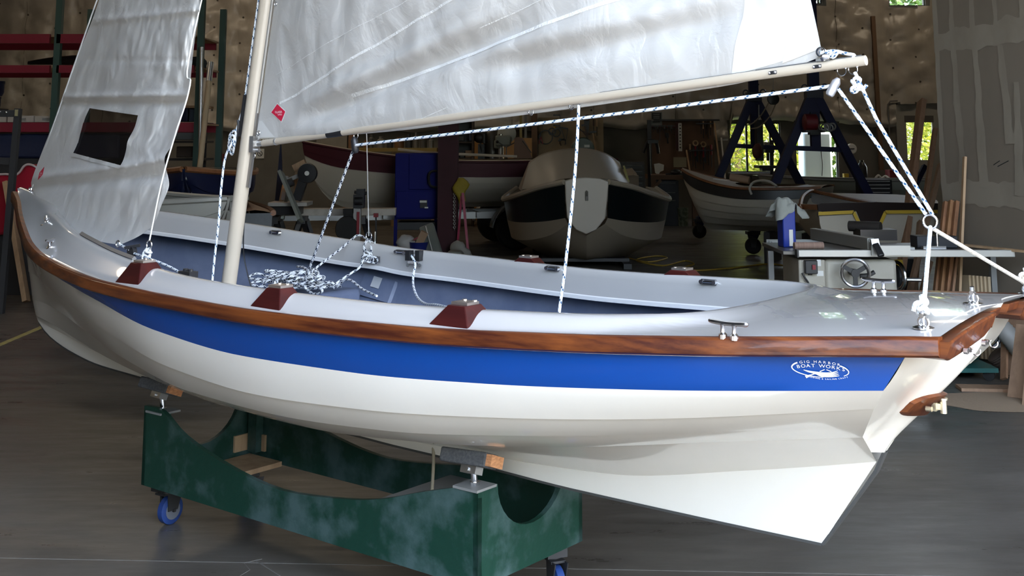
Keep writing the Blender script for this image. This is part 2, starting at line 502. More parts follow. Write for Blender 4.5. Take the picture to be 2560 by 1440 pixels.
for d, dz in ((.020, -.10), (.024, -.104), (.024, -.118), (.016, -.120), (.014, -.10)):
    fl_.append([V((*inset(p, i, d).xy, zc(p.x) + dz + .006 * exp(-((p.x - 2.95) / .10) ** 2))) for i, p in enumerate(inner)])
fb.grid(fl_, close=True)
bb(fb, 'coaming_flange', mat('pale_flange_gelcoat', (.70, .70, .71), .35), sharp=40)
# --- interior
ib = MB(); irows = []
SI = [.70 + (4.74 - .70) * i / 40 for i in range(41)]
for s in SI:
    b_ = bs(s) - .045; z0 = zs(s) - .04; pts = []
    l3, z3 = LN[3][0](s), LN[3][1](s); l4, z4 = LN[4][0](s), LN[4][1](s)
    zf = max(.66, LN[5][1](s) + .05)
    prof = [(b_, z0), (min(b_, LN[2][0](s) - .045), LN[2][1](s)), (l3 - .05, z3 + .0), ((l3 + l4) / 2 - .05, (z3 + z4) / 2 + .01), (max(l4 - .05, .06), max(z4 + .02, zf + .02)), (max(l4 - .10, .04), zf), (0, zf)]
    irows.append([V((s, l, z)) for l, z in prof] + [V((s, -l, z)) for l, z in prof[-2::-1]])
ib.grid(irows)
for k in (0, -1): ib.add(irows[k], [tuple(range(len(irows[k])))])
bb(ib, 'inner_liner', liner, sharp=40, recalc=False)
# moulded seat-riser panels with a plate on the far inner side
def inpt(s, w, o=0.0):
    l2, z2 = LN[2][0](s) - .045, LN[2][1](s); l3, z3 = LN[3][0](s) - .05, LN[3][1](s)
    n = V((0, z2 - z3, -(l2 - l3))).normalized()
    p = V((s, l2, z2)).lerp(V((s, l3, z3)), w) - n * o
    return V((p.x, -p.y, p.z))
pb = MB()
for a, b_, c, d, o in ((3.06, 2.88, -.15, .55, .012),):
    pb.grid([[inpt(s, w, oo) for s, oo in ((a + .01, .001), (a, o), (b_, o), (b_ - .01, .001))] for w in (c, d)])
pb2 = MB(); pb2.grid([[inpt(s, w, .018) for s in (3.0, 2.95)] for w in (-.12, .22)])
q = bb(pb, 'moulded_panel', liner); bb(pb2, 'fitting_plate', mat('pale_plate', (.55, .57, .6), .4, metal=.3), q)
# raised thwart on the far side carrying the loose rope
TS, TZ = bp(730, 722, -.28)
m = MB(); m.bx((TS - .16, -.56, .64), (TS + .16, -.04, TZ - .012)); bb(m, 'thwart', liner, bev=.02)
# --- rub rails, each a bent mahogany strip
def rail(sd):
    n = 90; R_ = []
    for i in range(n + 1):
        s = .008 + (5.055 - .008) * i / n
        b_ = max(bs(min(s, 5.05)), .0); z = zs(s); th = .026
        h = .045 + .012 * sstep(3.3, 4.7, s)
        c = [(b_ - .006, z + .001), (b_ + th * .7, z + .002), (b_ + th, z - .006), (b_ + th, z - h + .006), (b_ + th * .7, z - h), (b_ - .006, z - h)]
        R_.append([V((s + (.03 if s > 5.04 else 0) * 0, sd * l, zz)) for l, zz in c])
    m = MB(); m.grid(R_, close=True); m.add(R_[0], [tuple(range(6))]); m.add(R_[-1], [tuple(range(6))]); return m
for sd, nm in ((1, 'near'), (-1, 'far')):
    bb(rail(sd), 'rub_rail', mahog, sharp=50)
# transom top block and rail
m = MB()
def tblk(l0, l1, z0, z1, th, drop=0):
    n = 8; A = []
    for i in range(n + 1):
        l = l0 + (l1 - l0) * i / n; zz0 = z0 - drop * sin(pi * min(1, max(0, (i) / n))) ** .3 if drop else z0
        cr = .028 * (1 - (l / .478) ** 2); f = st(l, (z0 + z1) / 2 + cr)
        fa = .004; fb_ = .004 + (z1 - zz0) * .35
        A.append([V((fa + .018, l, z1 - .007 + cr)), V((fa - th, l, z1 - .004 + cr)), V((fb_ - th, l, zz0 + cr)), V((fb_ + .09, l, zz0 + cr))])
    m.grid(A, close=True); m.add(A[0], [(0, 1, 2, 3)]); m.add(A[-1], [(0, 1, 2, 3)])
tblk(.490, .13, 1.10, 1.143, .024, .022); tk = bb(m, 'transom_rail', mahog, bev=.006)
m = MB(); tblk(.13, .04, 1.115, 1.143, .008); bb(m, 'transom_rail', mahog, bev=.004)
m = MB(); tblk(-.04, -.13, 1.115, 1.143, .008); bb(m, 'transom_rail', mahog, bev=.004)
m = MB(); tblk(-.13, -.490, 1.10, 1.143, .024, .022); bb(m, 'transom_rail', mahog, bev=.006)
for l in (.36, .22):
    zz = 1.10; f = -.010
    hk = MB(); hk.cyl((f + .004, l, zz), (f - .006, l, zz), .008, 10); hk.cyl((f + .004, l - .02, zz), (f - .006, l - .02, zz), .006, 10)
    hk.torus((f - .014, l - .035, zz - .004), (0, 1, .3), .010, .0018, 12, 6, a0=0, a1=4.4); bb(hk, 'hook', steel, tk)
tg = MB(); tg.grid([[V((st(l, z) - .006, l, z)) for l in (.20, .17, .13, .09)] for z in (1.095, 1.07, 1.045)])
bb(tg, 'tape_tag', yellow)
# rudder bracket
def pad(lc, zc_, w, h, th):
    m = MB(); P = []
    for i in range(-6, 7):
        l = w * i / 6; hh = h * (1 - .55 * (abs(i) / 6) ** 3); r = []
        for z, o in ((zc_ - hh, .0), (zc_ - hh + .004, th), (zc_ + hh - .004, th), (zc_ + hh, 0)):
            r.append(V((st(l, z) - o - .001, l + lc, z)))
        P.append(r)
    m.grid(P); m.add(P[0], [(0, 1, 2, 3)]); m.add(P[-1], [(0, 1, 2, 3)]); return m
pd = bb(pad(0, .888, .085, .034, .018), 'rudder_bracket', mahog, sharp=40)
m = MB(); f0 = st(0, .888) - .014
m.box((f0 - .004, .0, .886), (.012, .05, .022)); m.cyl((f0 - .022, 0, .868), (f0 - .022, 0, .905), .009, 12)
m.beam((f0, 0, .885), (f0 - .022, 0, .885), .018, .016); m.cyl((f0 + .01, .045, .884), (f0 - .006, .045, .884), .007, 10); m.cyl((f0 - .022, 0, .903), (f0 - .022, 0, .908), .012, 12)
bb(m, 'gudgeon', mat('pale_brass', (.72, .66, .5), .3, metal=.9), pd)
# --- oarlock risers
def riser(sc, sd, z_add=.016):
    lo, li = bs(sc) - .005, None
    li = min(range(len(side)), key=lambda i: abs(side[i].x - sc)); li = side[li].y
    zb = zs(sc) + .002; zt = zc(sc) + z_add
    P = [(sc - .078, zb), (sc + .078, zb), (sc + .033, zt), (sc - .033, zt)]
    m = MB()
    A = [V((a, sd * (lo - .012), z)) for a, z in P]; B_ = [V((a, sd * (li - .005), zt - .03 if z < zt else z)) for a, z in P]
    A[2].y = A[3].y = sd * (lo - .05)
    m.add(A + B_, [(0, 1, 2, 3), (4, 5, 6, 7), (0, 1, 5, 4), (1, 2, 6, 5), (2, 3, 7, 6), (3, 0, 4, 7)])
    o = bb(m, 'oarlock_riser', mat('dark_mahogany', (.035, .006, .006), .35, coat=.2, spec=.3, var=(12, (.060, .010, .008), .4, .7), stretch=(.3, 2, 2)), bev=.003)
    m = MB(); m.box((sc, sd * ((lo - .05 + li) / 2 - .005), zt + .004), (.062, .055, .008)); m.cyl((sc - .02, sd * (li + .01), zt), (sc - .02, sd * (li + .01), zt + .011), .007, 10); m.cyl((sc + .02, sd * (li + .01), zt), (sc + .02, sd * (li + .01), zt + .011), .007, 10)
    bb(m, 'oarlock_plate', mat('brushed_plate', (.70, .62, .56), .3, metal=.9), o)
for sc in (1.37, 2.14, 2.95): riser(sc, 1)
for sc in (1.33, 2.10): riser(sc, -1)
# --- clips on the inner face of the far coaming
for px, py in ((690, 581), (1003, 630), (1382, 671), (1772, 705)):
    best = min(side, key=lambda p: (bp(px, py, -(p.y - .02))[0] - p.x) ** 2 + (0 if p.x > 1 and p.x < 3.9 else 9))
    l = -(best.y - .026); s_, z_ = bp(px, py, l)
    m = MB(); m.box((s_, l, z_), (.062, .010, .020)); c_ = bb(m, 'coaming_clip', mat('dark_clip', (.12, .12, .13), .35, metal=.6), bev=.003)
    m = MB(); m.cyl((s_ - .026, l - .004, z_), (s_ - .026, l + .014, z_), .008, 10); m.cyl((s_ + .026, l - .004, z_), (s_ + .026, l + .014, z_), .008, 10); m.cyl((s_ - .024, l + .01, z_ + .001), (s_ + .024, l + .01, z_ + .001), .004, 8)
    bb(m, 'clip_pin', steel, c_)
# --- cleats
def cleat(s, l, z, ang=0):
    m = MB(); R_ = M.Rotation(ang, 3, 'Z'); c = V((s, l, z))
    def P(x, y, zz): return c + R_ @ V((x, y, zz))
    m.tube(crv([P(-.056, 0, .034), P(-.04, 0, .032), P(0, 0, .030), P(.04, 0, .032), P(.056, 0, .034)], 4), [.003, .0045, .006, .0065, .007, .007, .007, .007, .007, .007, .007, .007, .0065, .006, .005, .0045, .003], 8)
    for x in (-.016, .016):
        m.lathe([(.011, -.008), (.011, .003), (.006, .008), (.006, .022), (.009, .028)], P(x, 0, 0), n=10)
    bb(m, 'deck_cleat', steel)
cleat(.50, .595, zs(.5) + .004); cleat(.52, -.46, zs(.5) + .012)
cl_ = bp(128, 590, .50); cleat(cl_[0], .50, deckz(cl_[0], .5) + .0, -.9)
# --- pad eyes on the after deck
def eye(s, l, r=.012):
    z = deckz(s, l); m = MB(); m.lathe([(.026, 0), (.026, .003), (.018, .006)], (s, l, z - .001), n=16)
    m.torus((s, l, z + .014), (0, 1, 0), r, .0035, 14, 6); m.cyl((s, l - .01, z + .03), (s, l + .012, z + .03), .006, 8); m.cyl((s, l - .004, z + .008), (s, l + .004, z + .045), .006, 8)
    bb(m, 'pad_eye', steel)
E1 = (.075, .40); E2 = (.075, -.50); E3 = (.07, .03)
for e in (E1, E2, E3): eye(*e)
_e = bp(117, 550, .33); eye(_e[0], .33)
# jib sheet track on the near coaming
m = MB(); tp = [V((*inset(p, i, .006).xy, zc(p.x) + .004)) for i, p in enumerate(inner) if p.y > 0 and 3.05 < p.x < 3.72]
m.tube(tp, .010, 4); tr_ = bb(m, 'sheet_track', mat('grey_track', (.22, .22, .22), .4, metal=.5))
# --- maker's emblem on the blue band
def hullz(s, z):
    "surface of the near blue plank at length s and height z"
    a, b_ = V((s, r0(s), LN[1][1](s))), V((s, LN[2][0](s), LN[2][1](s)))
    w = (a.z - z) / (a.z - b_.z); p = a.lerp(b_, w) + outn(a, b_) * (.004 * 4 * w * (1 - w)); return p, outn(a, b_)
lw = mat('white_lettering', (.85, .88, .9), .5)
ec = None
bestd = 9
for i in range(60):
    s = .1 + i * .01; zmid = None
    for j in range(40):
        z = .95 + j * .004; p, n = hullz(s, z); w_ = bw(p.x, p.y, p.z); r = w_ - V((0, 0, HCAM))
        d = r.y * _cp + r.z * _sp; px = 1280 + FPX * r.x / d; py = PYC - FPX * (-r.y * _sp + r.z * _cp) / d
        e_ = (px - 2049) ** 2 + (py - 927) ** 2
        if ec is None or e_ < bestd: bestd = e_; ec = (s, z)
ES = .00104
def emb(u, v, o=.0016):
    "emblem picture units -> hull surface (u to the stern, v up)"
    p, n = hullz(ec[0] - u * ES * 1.02, ec[1] + v * ES); return p + n * o
m = MB()
def par_text(body, size, x0, x1, top, drop, xc, sx):
    "letters on a shallow arch"
    n = len(body); wd = [1.5 if c in 'WM' else .55 if c == 'I' else .6 if c == ' ' else 1.05 for c in body]; tot = sum(wd); acc = 0
    for ch, w in zip(body, wd):
        x = x0 + (x1 - x0) * (acc + w / 2) / tot; acc += w
        if ch == ' ': continue
        hw = (x1 - x0) / 2; y = top - drop * ((x - xc) / hw) ** 2; a = atan2(-2 * drop * (x - xc) / hw ** 2, 1)
        vs, fs = text_mesh(ch, size, sx); m.add([emb(x + u * cos(a) - v * sin(a), y + u * sin(a) + v * cos(a)) for u, v in vs], fs)
def strip(pts, ws):
    pts = [(p.x, p.y) for p in crv([(a, b_, 0) for a, b_ in pts], 4)]
    n = len(pts); A = []
    for i, (x, y) in enumerate(pts):
        a = pts[max(0, i - 1)]; b_ = pts[min(n - 1, i + 1)]; tx, ty = b_[0] - a[0], b_[1] - a[1]; k = sqrt(tx * tx + ty * ty) or 1
        w = ws[0] + (ws[1] - ws[0]) * i / (n - 1) if len(ws) == 2 else ws[0] + ws[1] * sin(pi * i / (n - 1)) ** .7
        A.append([emb(x - ty / k * w / 2, y + tx / k * w / 2), emb(x + ty / k * w / 2, y - tx / k * w / 2)])
    m.grid(A)
par_text('GIG HARBOR', 8.2, -46, 45, 21.0, 4.5, -2, 1.25)
par_text('BOAT WORKS', 10.5, -53, 55, 12.0, 6.0, 0, 1.3)
par_text('ROWING & SAILING CRAFT', 4.4, -29, 58, -18.2, -6.0, 6, 1.15)
strip([(-49, 16.5), (-57, 12.5), (-62, 6), (-58, -1), (-47, -7), (-30, -11.5), (-12, -13.8), (4, -14)], (3.4, 1.2))
strip([(43, 15), (53, 11), (60, 4), (58, -3), (49, -8)], (3.0, 1.4))
for k in range(4):
    strip([(-37 + 9 * k, .5 - 2.4 * k), (-20 + 5 * k, -2.2 - 2.5 * k), (6, -3.8 - 2.7 * k), (24, -1.8 - 3.0 * k), (37 + .8 * k, 3.6 - 3.8 * k)], (.8, 2.2, 0))
strip([(-36, .6), (-24, -3.5), (-8, -5)], (1.5, 4.5)); strip([(-10, -5.5), (-25, -11.5)], (1.8, 2.0)); strip([(-23, -11), (-34, -16)], (3.0, 6.5))
strip([(-2, -1), (9, 4.5)], (1.6, 1.6)); strip([(13, 4.5), (23, .5)], (1.6, 1.6))
bb(m, 'maker_emblem', lw, recalc=False)
# ================================================================ cart under the skiff
def proj(p):
    r = V(p) - V((0, 0, HCAM)); d = r.y * _cp + r.z * _sp
    return 1280 + FPX * r.x / d, PYC - FPX * (-r.y * _sp + r.z * _cp) / d
S0, S1, LH, ZB = 1.58, 3.41, .29, .185
cart = thing('boat_cart', 'green painted plywood boat cart on casters with scooped sides, under the blue-banded skiff', 'cart', bw(2.5, 0, 0), BRZ)
top = [bp(px, py, LH) for px, py in ((1196, 1228), (1150, 1219), (1050, 1231), (950, 1248), (850, 1247), (700, 1225), (570, 1165), (460, 1090), (405, 1028), (366, 1015))]
top[0] = (S0, top[0][1]); top[-1] = (S1, top[-1][1])
tp_ = [(p.x, p.y) for p in crv([(a, b, 0) for a, b in top], 4)]
for sd in (1, -1):
    m = MB()
    poly = [(S0, ZB), *tp_, (S1, ZB)]
    m.prism(poly, bw(0, sd * LH, 0), BF, ZU, BN * (-.02 * sd))
    m.build('side_panel', greenp, cart, sharp=30)
ztop = tp_[0][1]
def endpanel(s, inn, half=.19, dep=.165):
    P = [(-LH, ZB), (-LH, ztop), (-half - .02, ztop)]
    for i in range(17):
        a = pi + pi * i / 16; P.append((half * cos(a), ztop + dep * sin(a)))
    P += [(half + .02, ztop), (LH, ztop), (LH, ZB)]
    m = MB(); m.prism(P, bw(s, 0, 0), BN, ZU, BF * inn); m.build('end_panel', greenp, cart, sharp=30)
endpanel(S0, .02); endpanel(S1, -.02, .20, .19)
edge = mat('bare_ply_edge', (.33, .31, .24), .7)
m = MB(); m.obox(bw(2.10, 0, .30), BF * .09, BN * .268, ZU * .012); m.build('cross_slat', grey_paint, cart)
def caster(s, l, ang):
    c = bw(s, l, 0); m = MB(); d = V((cos(ang), sin(ang), 0)); x = V((-d.y, d.x, 0)); wc = c + d * .03 + ZU * .0575
    m.lathe([(.0575, -.014), (.0575, .014), (.045, .017), (.045, -.017), (.0575, -.014)], wc, x, 24)
    w = m.build('caster_wheel', mat('blue_caster_rim', (.02, .06, .30), .45), None) if False else None
    t = MB(); t.lathe([(.040, -.018), (.0575, -.013), (.0575, .013), (.040, .018)], wc, x, 24)
    k = MB()
    for sd in (-1, 1): k.prism([(-.03, 0), (.02, 0), (.045, .075), (-.035, .075)], wc + x * (sd * .024) - d * .0, d, ZU, x * .004)
    k.cyl(c + ZU * .132, c + ZU * .14, .03, 14); k.box(c + ZU * (.145 + (ZB - .145) / 2), (.09, .075, ZB - .14), ang); k.beam(wc + x * .03, wc - x * .03, .012, .012)
    k.obox(c + ZU * .13 + d * .01, d * .04, x * .028, ZU * .004)
    f = k.build('caster', dark, cart)
    wl = t.build('caster_wheel', mat('blue_caster_tread', (.02, .055, .22), .5), f)
    h = MB(); h.lathe([(0, -.02), (.022, -.02), (.038, -.0185)], wc, x, 18); h.lathe([(0, .02), (.022, .02), (.038, .0185)], wc, x, 18); h.build('wheel_disc', mat('grey_disc', (.16, .17, .2), .5), f)
    for (o_) in (1,):
        b = MB(); b.obox(bw(min(max(s, 1.72), 3.27), max(min(l, .15), -.15), ZB + .012), BF * .11, BN * .10, ZU * .010); b.build('caster_board', pine, cart)
caster(3.395, .18, 1.0); caster(1.66, -.22, -1.2); caster(3.30, -.17, .6); caster(1.70, .17, -.6)
m = MB(); c = bw(3.385, -.265, .27)
m.obox(bw(3.34, -.265, .26), BF * .05, BN * .006, ZU * .035); m.obox(bw(3.385, -.215, .26), BF * .006, BN * .05, ZU * .035); m.build('corner_cleat', pine, cart)
def hull_under(s, l):
    a = (LN[5][0](s), LN[5][1](s)); b = (LN[6][0](s), LN[6][1](s)); w = (a[0] - l) / (a[0] - b[0]); return a[1] + (b[1] - a[1]) * w, atan2(a[1] - b[1], a[0] - b[0])
felt = mat('grey_carpet', (.075, .078, .085), .95, bump=(220, .8, .004), var=(120, (.12, .125, .13), .4, .7))
for s, sd in ((1.63, 1), (3.34, 1), (1.63, -1), (3.34, -1)):
    p = MB(); lc = .247; pz = ztop - .006
    p.obox(bw(s + (.0 if s < 2 else -.0), sd * lc, ZB + .165), BF * .028, BN * .020, ZU * (pz - ZB - .165))
    p.v = [V((v.x, v.y, v.z)) for v in p.v]
    po = p.build('corner_post', greenp, cart)
    q = MB(); q.obox(bw(s, sd * lc, pz + .004), BF * .052, BN * .050, ZU * .004); q.build('post_cap', grey_paint, po)
    hz, sl = hull_under(s, lc); hz -= .004
    g = -(LN[5][1](s + .1) - LN[5][1](s - .1)) / .2
    ax_s = (BF * 1 + ZU * (-g * .6)).normalized(); ax_l = (BN * sd * cos(sl) + ZU * sin(sl)).normalized(); ax_n = ax_s.cross(ax_l)
    if ax_n.z < 0: ax_n = -ax_n
    pc = bw(s, sd * lc, hz) - ax_n * .0245
    r = MB(); r.cyl(bw(s, sd * lc, pz), pc - ZU * .028, .011, 12); r.lathe([(.018, 0), (.018, .01)], bw(s, sd * lc, pz + .008), n=6); ro = r.build('jack_screw', steel, cart)
    r = MB(); r.obox(pc - ax_n * .034, ax_s * .032, ax_l * .02, ax_n * .012); r.cyl(pc - ax_n * .034 - ax_l * .026, pc - ax_n * .034 + ax_l * .026, .006, 8); r.build('swivel_bracket', alu, ro)
    k = MB(); k.obox(pc + ax_s * .02, ax_s * .125 if False else ax_s * .098, ax_l * .037, ax_n * .0225); pdx = k.build('support_pad', felt, cart, bev=.006)
    k = MB(); k.obox(pc - ax_s * .085, ax_s * .016, ax_l * .032, ax_n * .018); k.build('pad_core', mat('fresh_fir_end', (.62, .30, .14), .6, var=(60, (.45, .2, .09), .4, .6), stretch=(1, 1, 3)), pdx)
hs0 = MB(); hs0.tube(crv([bw(2.02, .02, .505), bw(2.02, .02, .42), bw(2.025, .025, .30)], 4), .006, 6); tag(hs0.build('twine', mat('tan_cord', (.30, .26, .19), .8)), 'short tan cord hanging under the keel inside the green cart', 'cord')
# ================================================================ mast
def ms(z): return 3.249 - .1627 * (z - .985)
def mp(z, ds=0, l=0.): return bw(ms(z) + ds, l, z)
mast = thing('mast', 'cream tubular mast stepped in the open cockpit of the skiff, raked aft', 'mast', mp(.665), BRZ)
m = MB(); m.tube([mp(.655), mp(1.0), mp(1.7), mp(5.7)], .0325, 24); m.build('mast_tube', spar, mast)
m = MB(); m.tube([mp(1.66, -.036), mp(5.6, -.036)], .007, 8); m.build('luff_track', mat('track_grey', (.30, .29, .27), .4, metal=.4), mast)
m = MB()
m.beam(mp(1.40, -.038), mp(1.72, -.038), .028, .010, BN); m.obox(mp(1.585, -.048), BF * .012, BN * .02, ZU * .035); m.torus(mp(1.615, -.056), BN, .014, .004, 14, 6); m.cyl(mp(1.56, -.05), mp(1.56, -.085), .008, 8)
m.torus(mp(1.535, -.05), BN, .011, .003, 12, 6); m.build('gooseneck', mat('worn_steel', (.35, .34, .33), .35, metal=.9), mast)
m = MB(); m.beam(mp(1.62, .030, .022), mp(1.80, .030, .022), .02, .012); m.tube(crv([mp(1.575, .05, .03), mp(1.60, .045, .03), mp(1.66, .04, .03), mp(1.69, .05, .03)], 4), .007, 6); m.build('halyard_cleat', blackp, mast)
# halyard laid along the mast, knotted at the cleat, tail hanging into the cockpit
hal = thing('main_halyard', 'white flecked halyard running down the mast to a knot on its cleat, tail hanging below', 'rope', mp(1.6, .05, .03), BRZ)
tail = [mp(1.62, .05, .034)] + [bw(bp(px, py, .07)[0], .07, bp(px, py, .07)[1]) for px, py in ((580, 358), (563, 395), (553, 470), (546, 560), (537, 640), (531, 700), (529, 740))]
m = MB(); m.tube([mp(5.5, .042, .012), mp(3, .042, .012), mp(1.75, .042, .016), mp(1.64, .05, .034)], .0045, 8); m.build('standing_part', rope_w, hal)
m = MB(); m.tube(crv(tail, 6), .005, 8); m.build('hanging_tail', rope_w, hal)
m = MB(); kr = random.Random(3)
for i in range(4):
    m.tube(crv([mp(1.645 - .02 * i, .048 + kr.uniform(-.014, .014), .05), mp(1.62 - .02 * i + kr.uniform(-.02, .02), .075, .045), mp(1.60 - .02 * i, .062 + kr.uniform(-.01, .01), .03), mp(1.63 - .02 * i, .035, .045)], 6, True), .005, 7, closed=True)
m.build('cleat_hitch', rope_w, hal)
# wires
def P(px, py, l): s_, z_ = bp(px, py, l); return bw(s_, l, z_)
wire = mat('pale_wire', (.72, .72, .70), .35, metal=.3)
MH = 4.7
sh = thing('shroud', 'pale wire shroud beside the jib with a ring lashed to the near deck', 'shroud', P(366, 660, .46), 0)
rg = P(373, 612, .45)
m = MB(); m.tube(crv([rg + ZU * .015, P(405, 452, .43), P(440, 330, .42), P(475, 213, .40), P(504, 0, .34), mp(MH)], 8), .0032, 8); m.build('wire', mat('pale_sheathed_line', (.82, .80, .74), .5), sh)
m = MB(); m.torus(rg, BN, .017, .003, 18, 6); m.build('ring', steel, sh)
m = MB(); lb = P(368, 664, .46)
for k in range(4):
    d = (k - 1.5) * .009; m.tube(crv([rg + V((d * .6, 0, -.012)), rg.lerp(lb, .4) + V((d * 1.6 * (-1) ** k, .004, 0)), rg.lerp(lb, .75) + V((d * 1.5, -.004, 0)), lb + V((d, 0, 0))], 5), .004, 7)
m.torus(rg.lerp(lb, .35), (0.2, 0, 1), .012, .0045, 12, 6); m.build('lashing', rope_l, sh)
sh2 = thing('shroud', 'thin wire shroud lashed to the far coaming amidships', 'shroud', P(925, 650, -.64), 0)
rg2 = P(922, 590, -.62); lb2 = P(925, 645, -.555)
m = MB(); m.tube([rg2, P(917, 350, -.5), mp(MH)], .0024, 6); m.build('wire', wire, sh2)
m = MB(); m.torus(rg2, BN, .018, .003, 16, 6); m.beam(rg2 + V((.03, 0, .02)), rg2 + V((.03, 0, -.05)), .005, .005); m.build('ring', steel, sh2)
m = MB()
for k in range(4):
    d = (k - 1.5) * .014; m.tube(crv([rg2 + V((d * .4, 0, -.014)), rg2.lerp(lb2, .5) + V((d * 1.2 * (-1) ** k, -.006, 0)), lb2 + V((d, 0, 0))], 5), .0045, 7)
for k in range(3): m.torus(lb2 + V((.02 * (k - 1), -.01, -.004 * k)), (.3 * (k - 1), 1, .6), .018, .0045, 12, 6)
m.build('lashing', rope_k, sh2)
m = MB(); m.obox(lb2 + V((.012, .012, -.006)), BF * .04, BN * .006, ZU * .014); m.build('chain_plate', mat('dark_clip'), sh2) if 'dark_clip' in MATS and False else m.build('chain_plate', MATS['dark_clip'], sh2)
fs = MB(); tackp = P(78, 468, 0); fs.tube([tackp, mp(MH)], .0025, 6)
# ================================================================ boom
B0, B1 = (3.045, 1.590), (.348, 1.833)
def bo(t, dz=0., l=0.): return bw(B0[0] + (B1[0] - B0[0]) * t, l, B0[1] + (B1[1] - B0[1]) * t + dz)
boom = thing('boom', 'slender cream boom along the foot of the mainsail, sloping up over the stern', 'boom', bo(.5), BRZ)
BR = .0150
m = MB(); n_ = 16
m.tube([bo(-.0), bo(.25), bo(.5), bo(.75), bo(1.)], BR, 20); m.build('boom_tube', spar, boom)
def bt(px): # boom parameter for a picture column
    lo, hi = 0., 1.
    for _ in range(30):
        t = (lo + hi) / 2
        if proj(bo(t))[0] < px: lo = t
        else: hi = t
    return t
m = MB(); m.tube([bo(bt(1890), BR * .98), bo(.995, BR * .98)], .0035, 6); m.tube([bo(bt(1500), BR * .95), bo(bt(1890), BR * .95)], .002, 6); m.build('track_slot', mat('slot_dark', (.10, .10, .10), .5), boom)
m = MB(); m.tube([bo(bt(820)), bo(bt(858))], BR * 1.06, 18); m.build('tape_sleeve', blackp, boom)
m = MB(); m.tube([bo(-.012), bo(.03)], BR * .85, 12); m.obox(bo(-.01), BF * .03, BN * .008, ZU * .012); m.tube([bo(.03), bo(.034)], BR * 1.1, 14); m.build('jaw_fitting', alu, boom)
for px in (1937, 2048):
    c = bo(bt(px), 0, BR * .9); m = MB(); dv = (bo(1) - bo(0)).normalized()
    m.obox(c, dv * .014, BN * .005, ZU * .0055); o = m.build('fairlead', blackp, boom, bev=.003)
    m = MB(); m.sph(c - dv * .0095 + BN * .004, .0042, n=8, k=6); m.sph(c + dv * .0095 + BN * .004, .0042, n=8, k=6); m.build('rivet', steel, o)
for px, r in ((1327, .010), (1428, .009), (890, .012), (2103, .014), (2131, .014)):
    c = bo(bt(px), -BR); m = MB(); m.torus(c - ZU * .006, BN, r, .002, 14, 6); m.sph(c + BF * r + ZU * .002, .004, n=8, k=5); m.sph(c - BF * r + ZU * .002, .004, n=8, k=5); m.build('eye_strap', steel, boom)
m = MB(); c = bo(bt(2060), BR + .004); m.obox(c, BF * .022, BN * .009, ZU * .005); m.cyl(c, c + ZU * .014, .006, 8); m.build('outhaul_car', alu, boom)
# ================================================================ sails
def sail_mat(name, alb, tr, bs_=(8, .25), dist=.018):
    m = bpy.data.materials.new(name); m.use_nodes = True; nt = m.node_tree; nt.nodes.clear(); L = nt.links
    o = nt.nodes.new('ShaderNodeOutputMaterial'); d = nt.nodes.new('ShaderNodeBsdfDiffuse'); t = nt.nodes.new('ShaderNodeBsdfTranslucent'); g = nt.nodes.new('ShaderNodeBsdfGlossy')
    d.inputs[0].default_value = (*alb, 1); t.inputs[0].default_value = (*alb, 1); g.inputs['Roughness'].default_value = .38; g.inputs[0].default_value = (.9, .9, .9, 1)
    tc = nt.nodes.new('ShaderNodeTexCoord'); mp_ = nt.nodes.new('ShaderNodeMapping'); L.new(tc.outputs['Object'], mp_.inputs[0]); mp_.inputs['Scale'].default_value = (1, 1, .7)
    n = nt.nodes.new('ShaderNodeTexNoise'); n.inputs['Scale'].default_value = bs_[0]; n.inputs['Detail'].default_value = 5; n.inputs['Distortion'].default_value = .8
    L.new(mp_.outputs[0], n.inputs[0]); v = nt.nodes.new('ShaderNodeTexVoronoi'); v.feature = 'DISTANCE_TO_EDGE'; v.inputs['Scale'].default_value = bs_[0] * .9
    n3 = nt.nodes.new('ShaderNodeMixRGB'); n3.inputs[0].default_value = .12; L.new(mp_.outputs[0], n3.inputs[1]); L.new(n.outputs['Color'], n3.inputs[2]); L.new(n3.outputs[0], v.inputs['Vector'])
    a = nt.nodes.new('ShaderNodeMath'); a.operation = 'MULTIPLY_ADD'; L.new(v.outputs['Distance'], a.inputs[0]); a.inputs[1].default_value = .9; L.new(n.outputs['Fac'], a.inputs[2])
    bpn = nt.nodes.new('ShaderNodeBump'); bpn.inputs['Strength'].default_value = bs_[1]; bpn.inputs['Distance'].default_value = dist; L.new(a.outputs[0], bpn.inputs['Height'])
    for x in (d, t, g): L.new(bpn.outputs[0], x.inputs['Normal'])
    m1 = nt.nodes.new('ShaderNodeMixShader'); m1.inputs[0].default_value = tr; L.new(d.outputs[0], m1.inputs[1]); L.new(t.outputs[0], m1.inputs[2])
    m2 = nt.nodes.new('ShaderNodeMixShader'); m2.inputs[0].default_value = .05; L.new(m1.outputs[0], m2.inputs[1]); L.new(g.outputs[0], m2.inputs[2]); L.new(m2.outputs[0], o.inputs[0])
    MATS[name] = m; return m
sailc = sail_mat('white_sailcloth', (.66, .65, .625), .28, (7, .55))
sailj = sail_mat('jib_sailcloth', (.76, .745, .71), .26, (6, .38), .03)
sail2 = sail_mat('doubled_sailcloth', (.76, .76, .74), .15, (6, .12))
tapec = sail_mat('sail_tape', (.80, .80, .78), .10, (30, .3))
red_st = mat('red_sticker', (.62, .01, .05), .5)
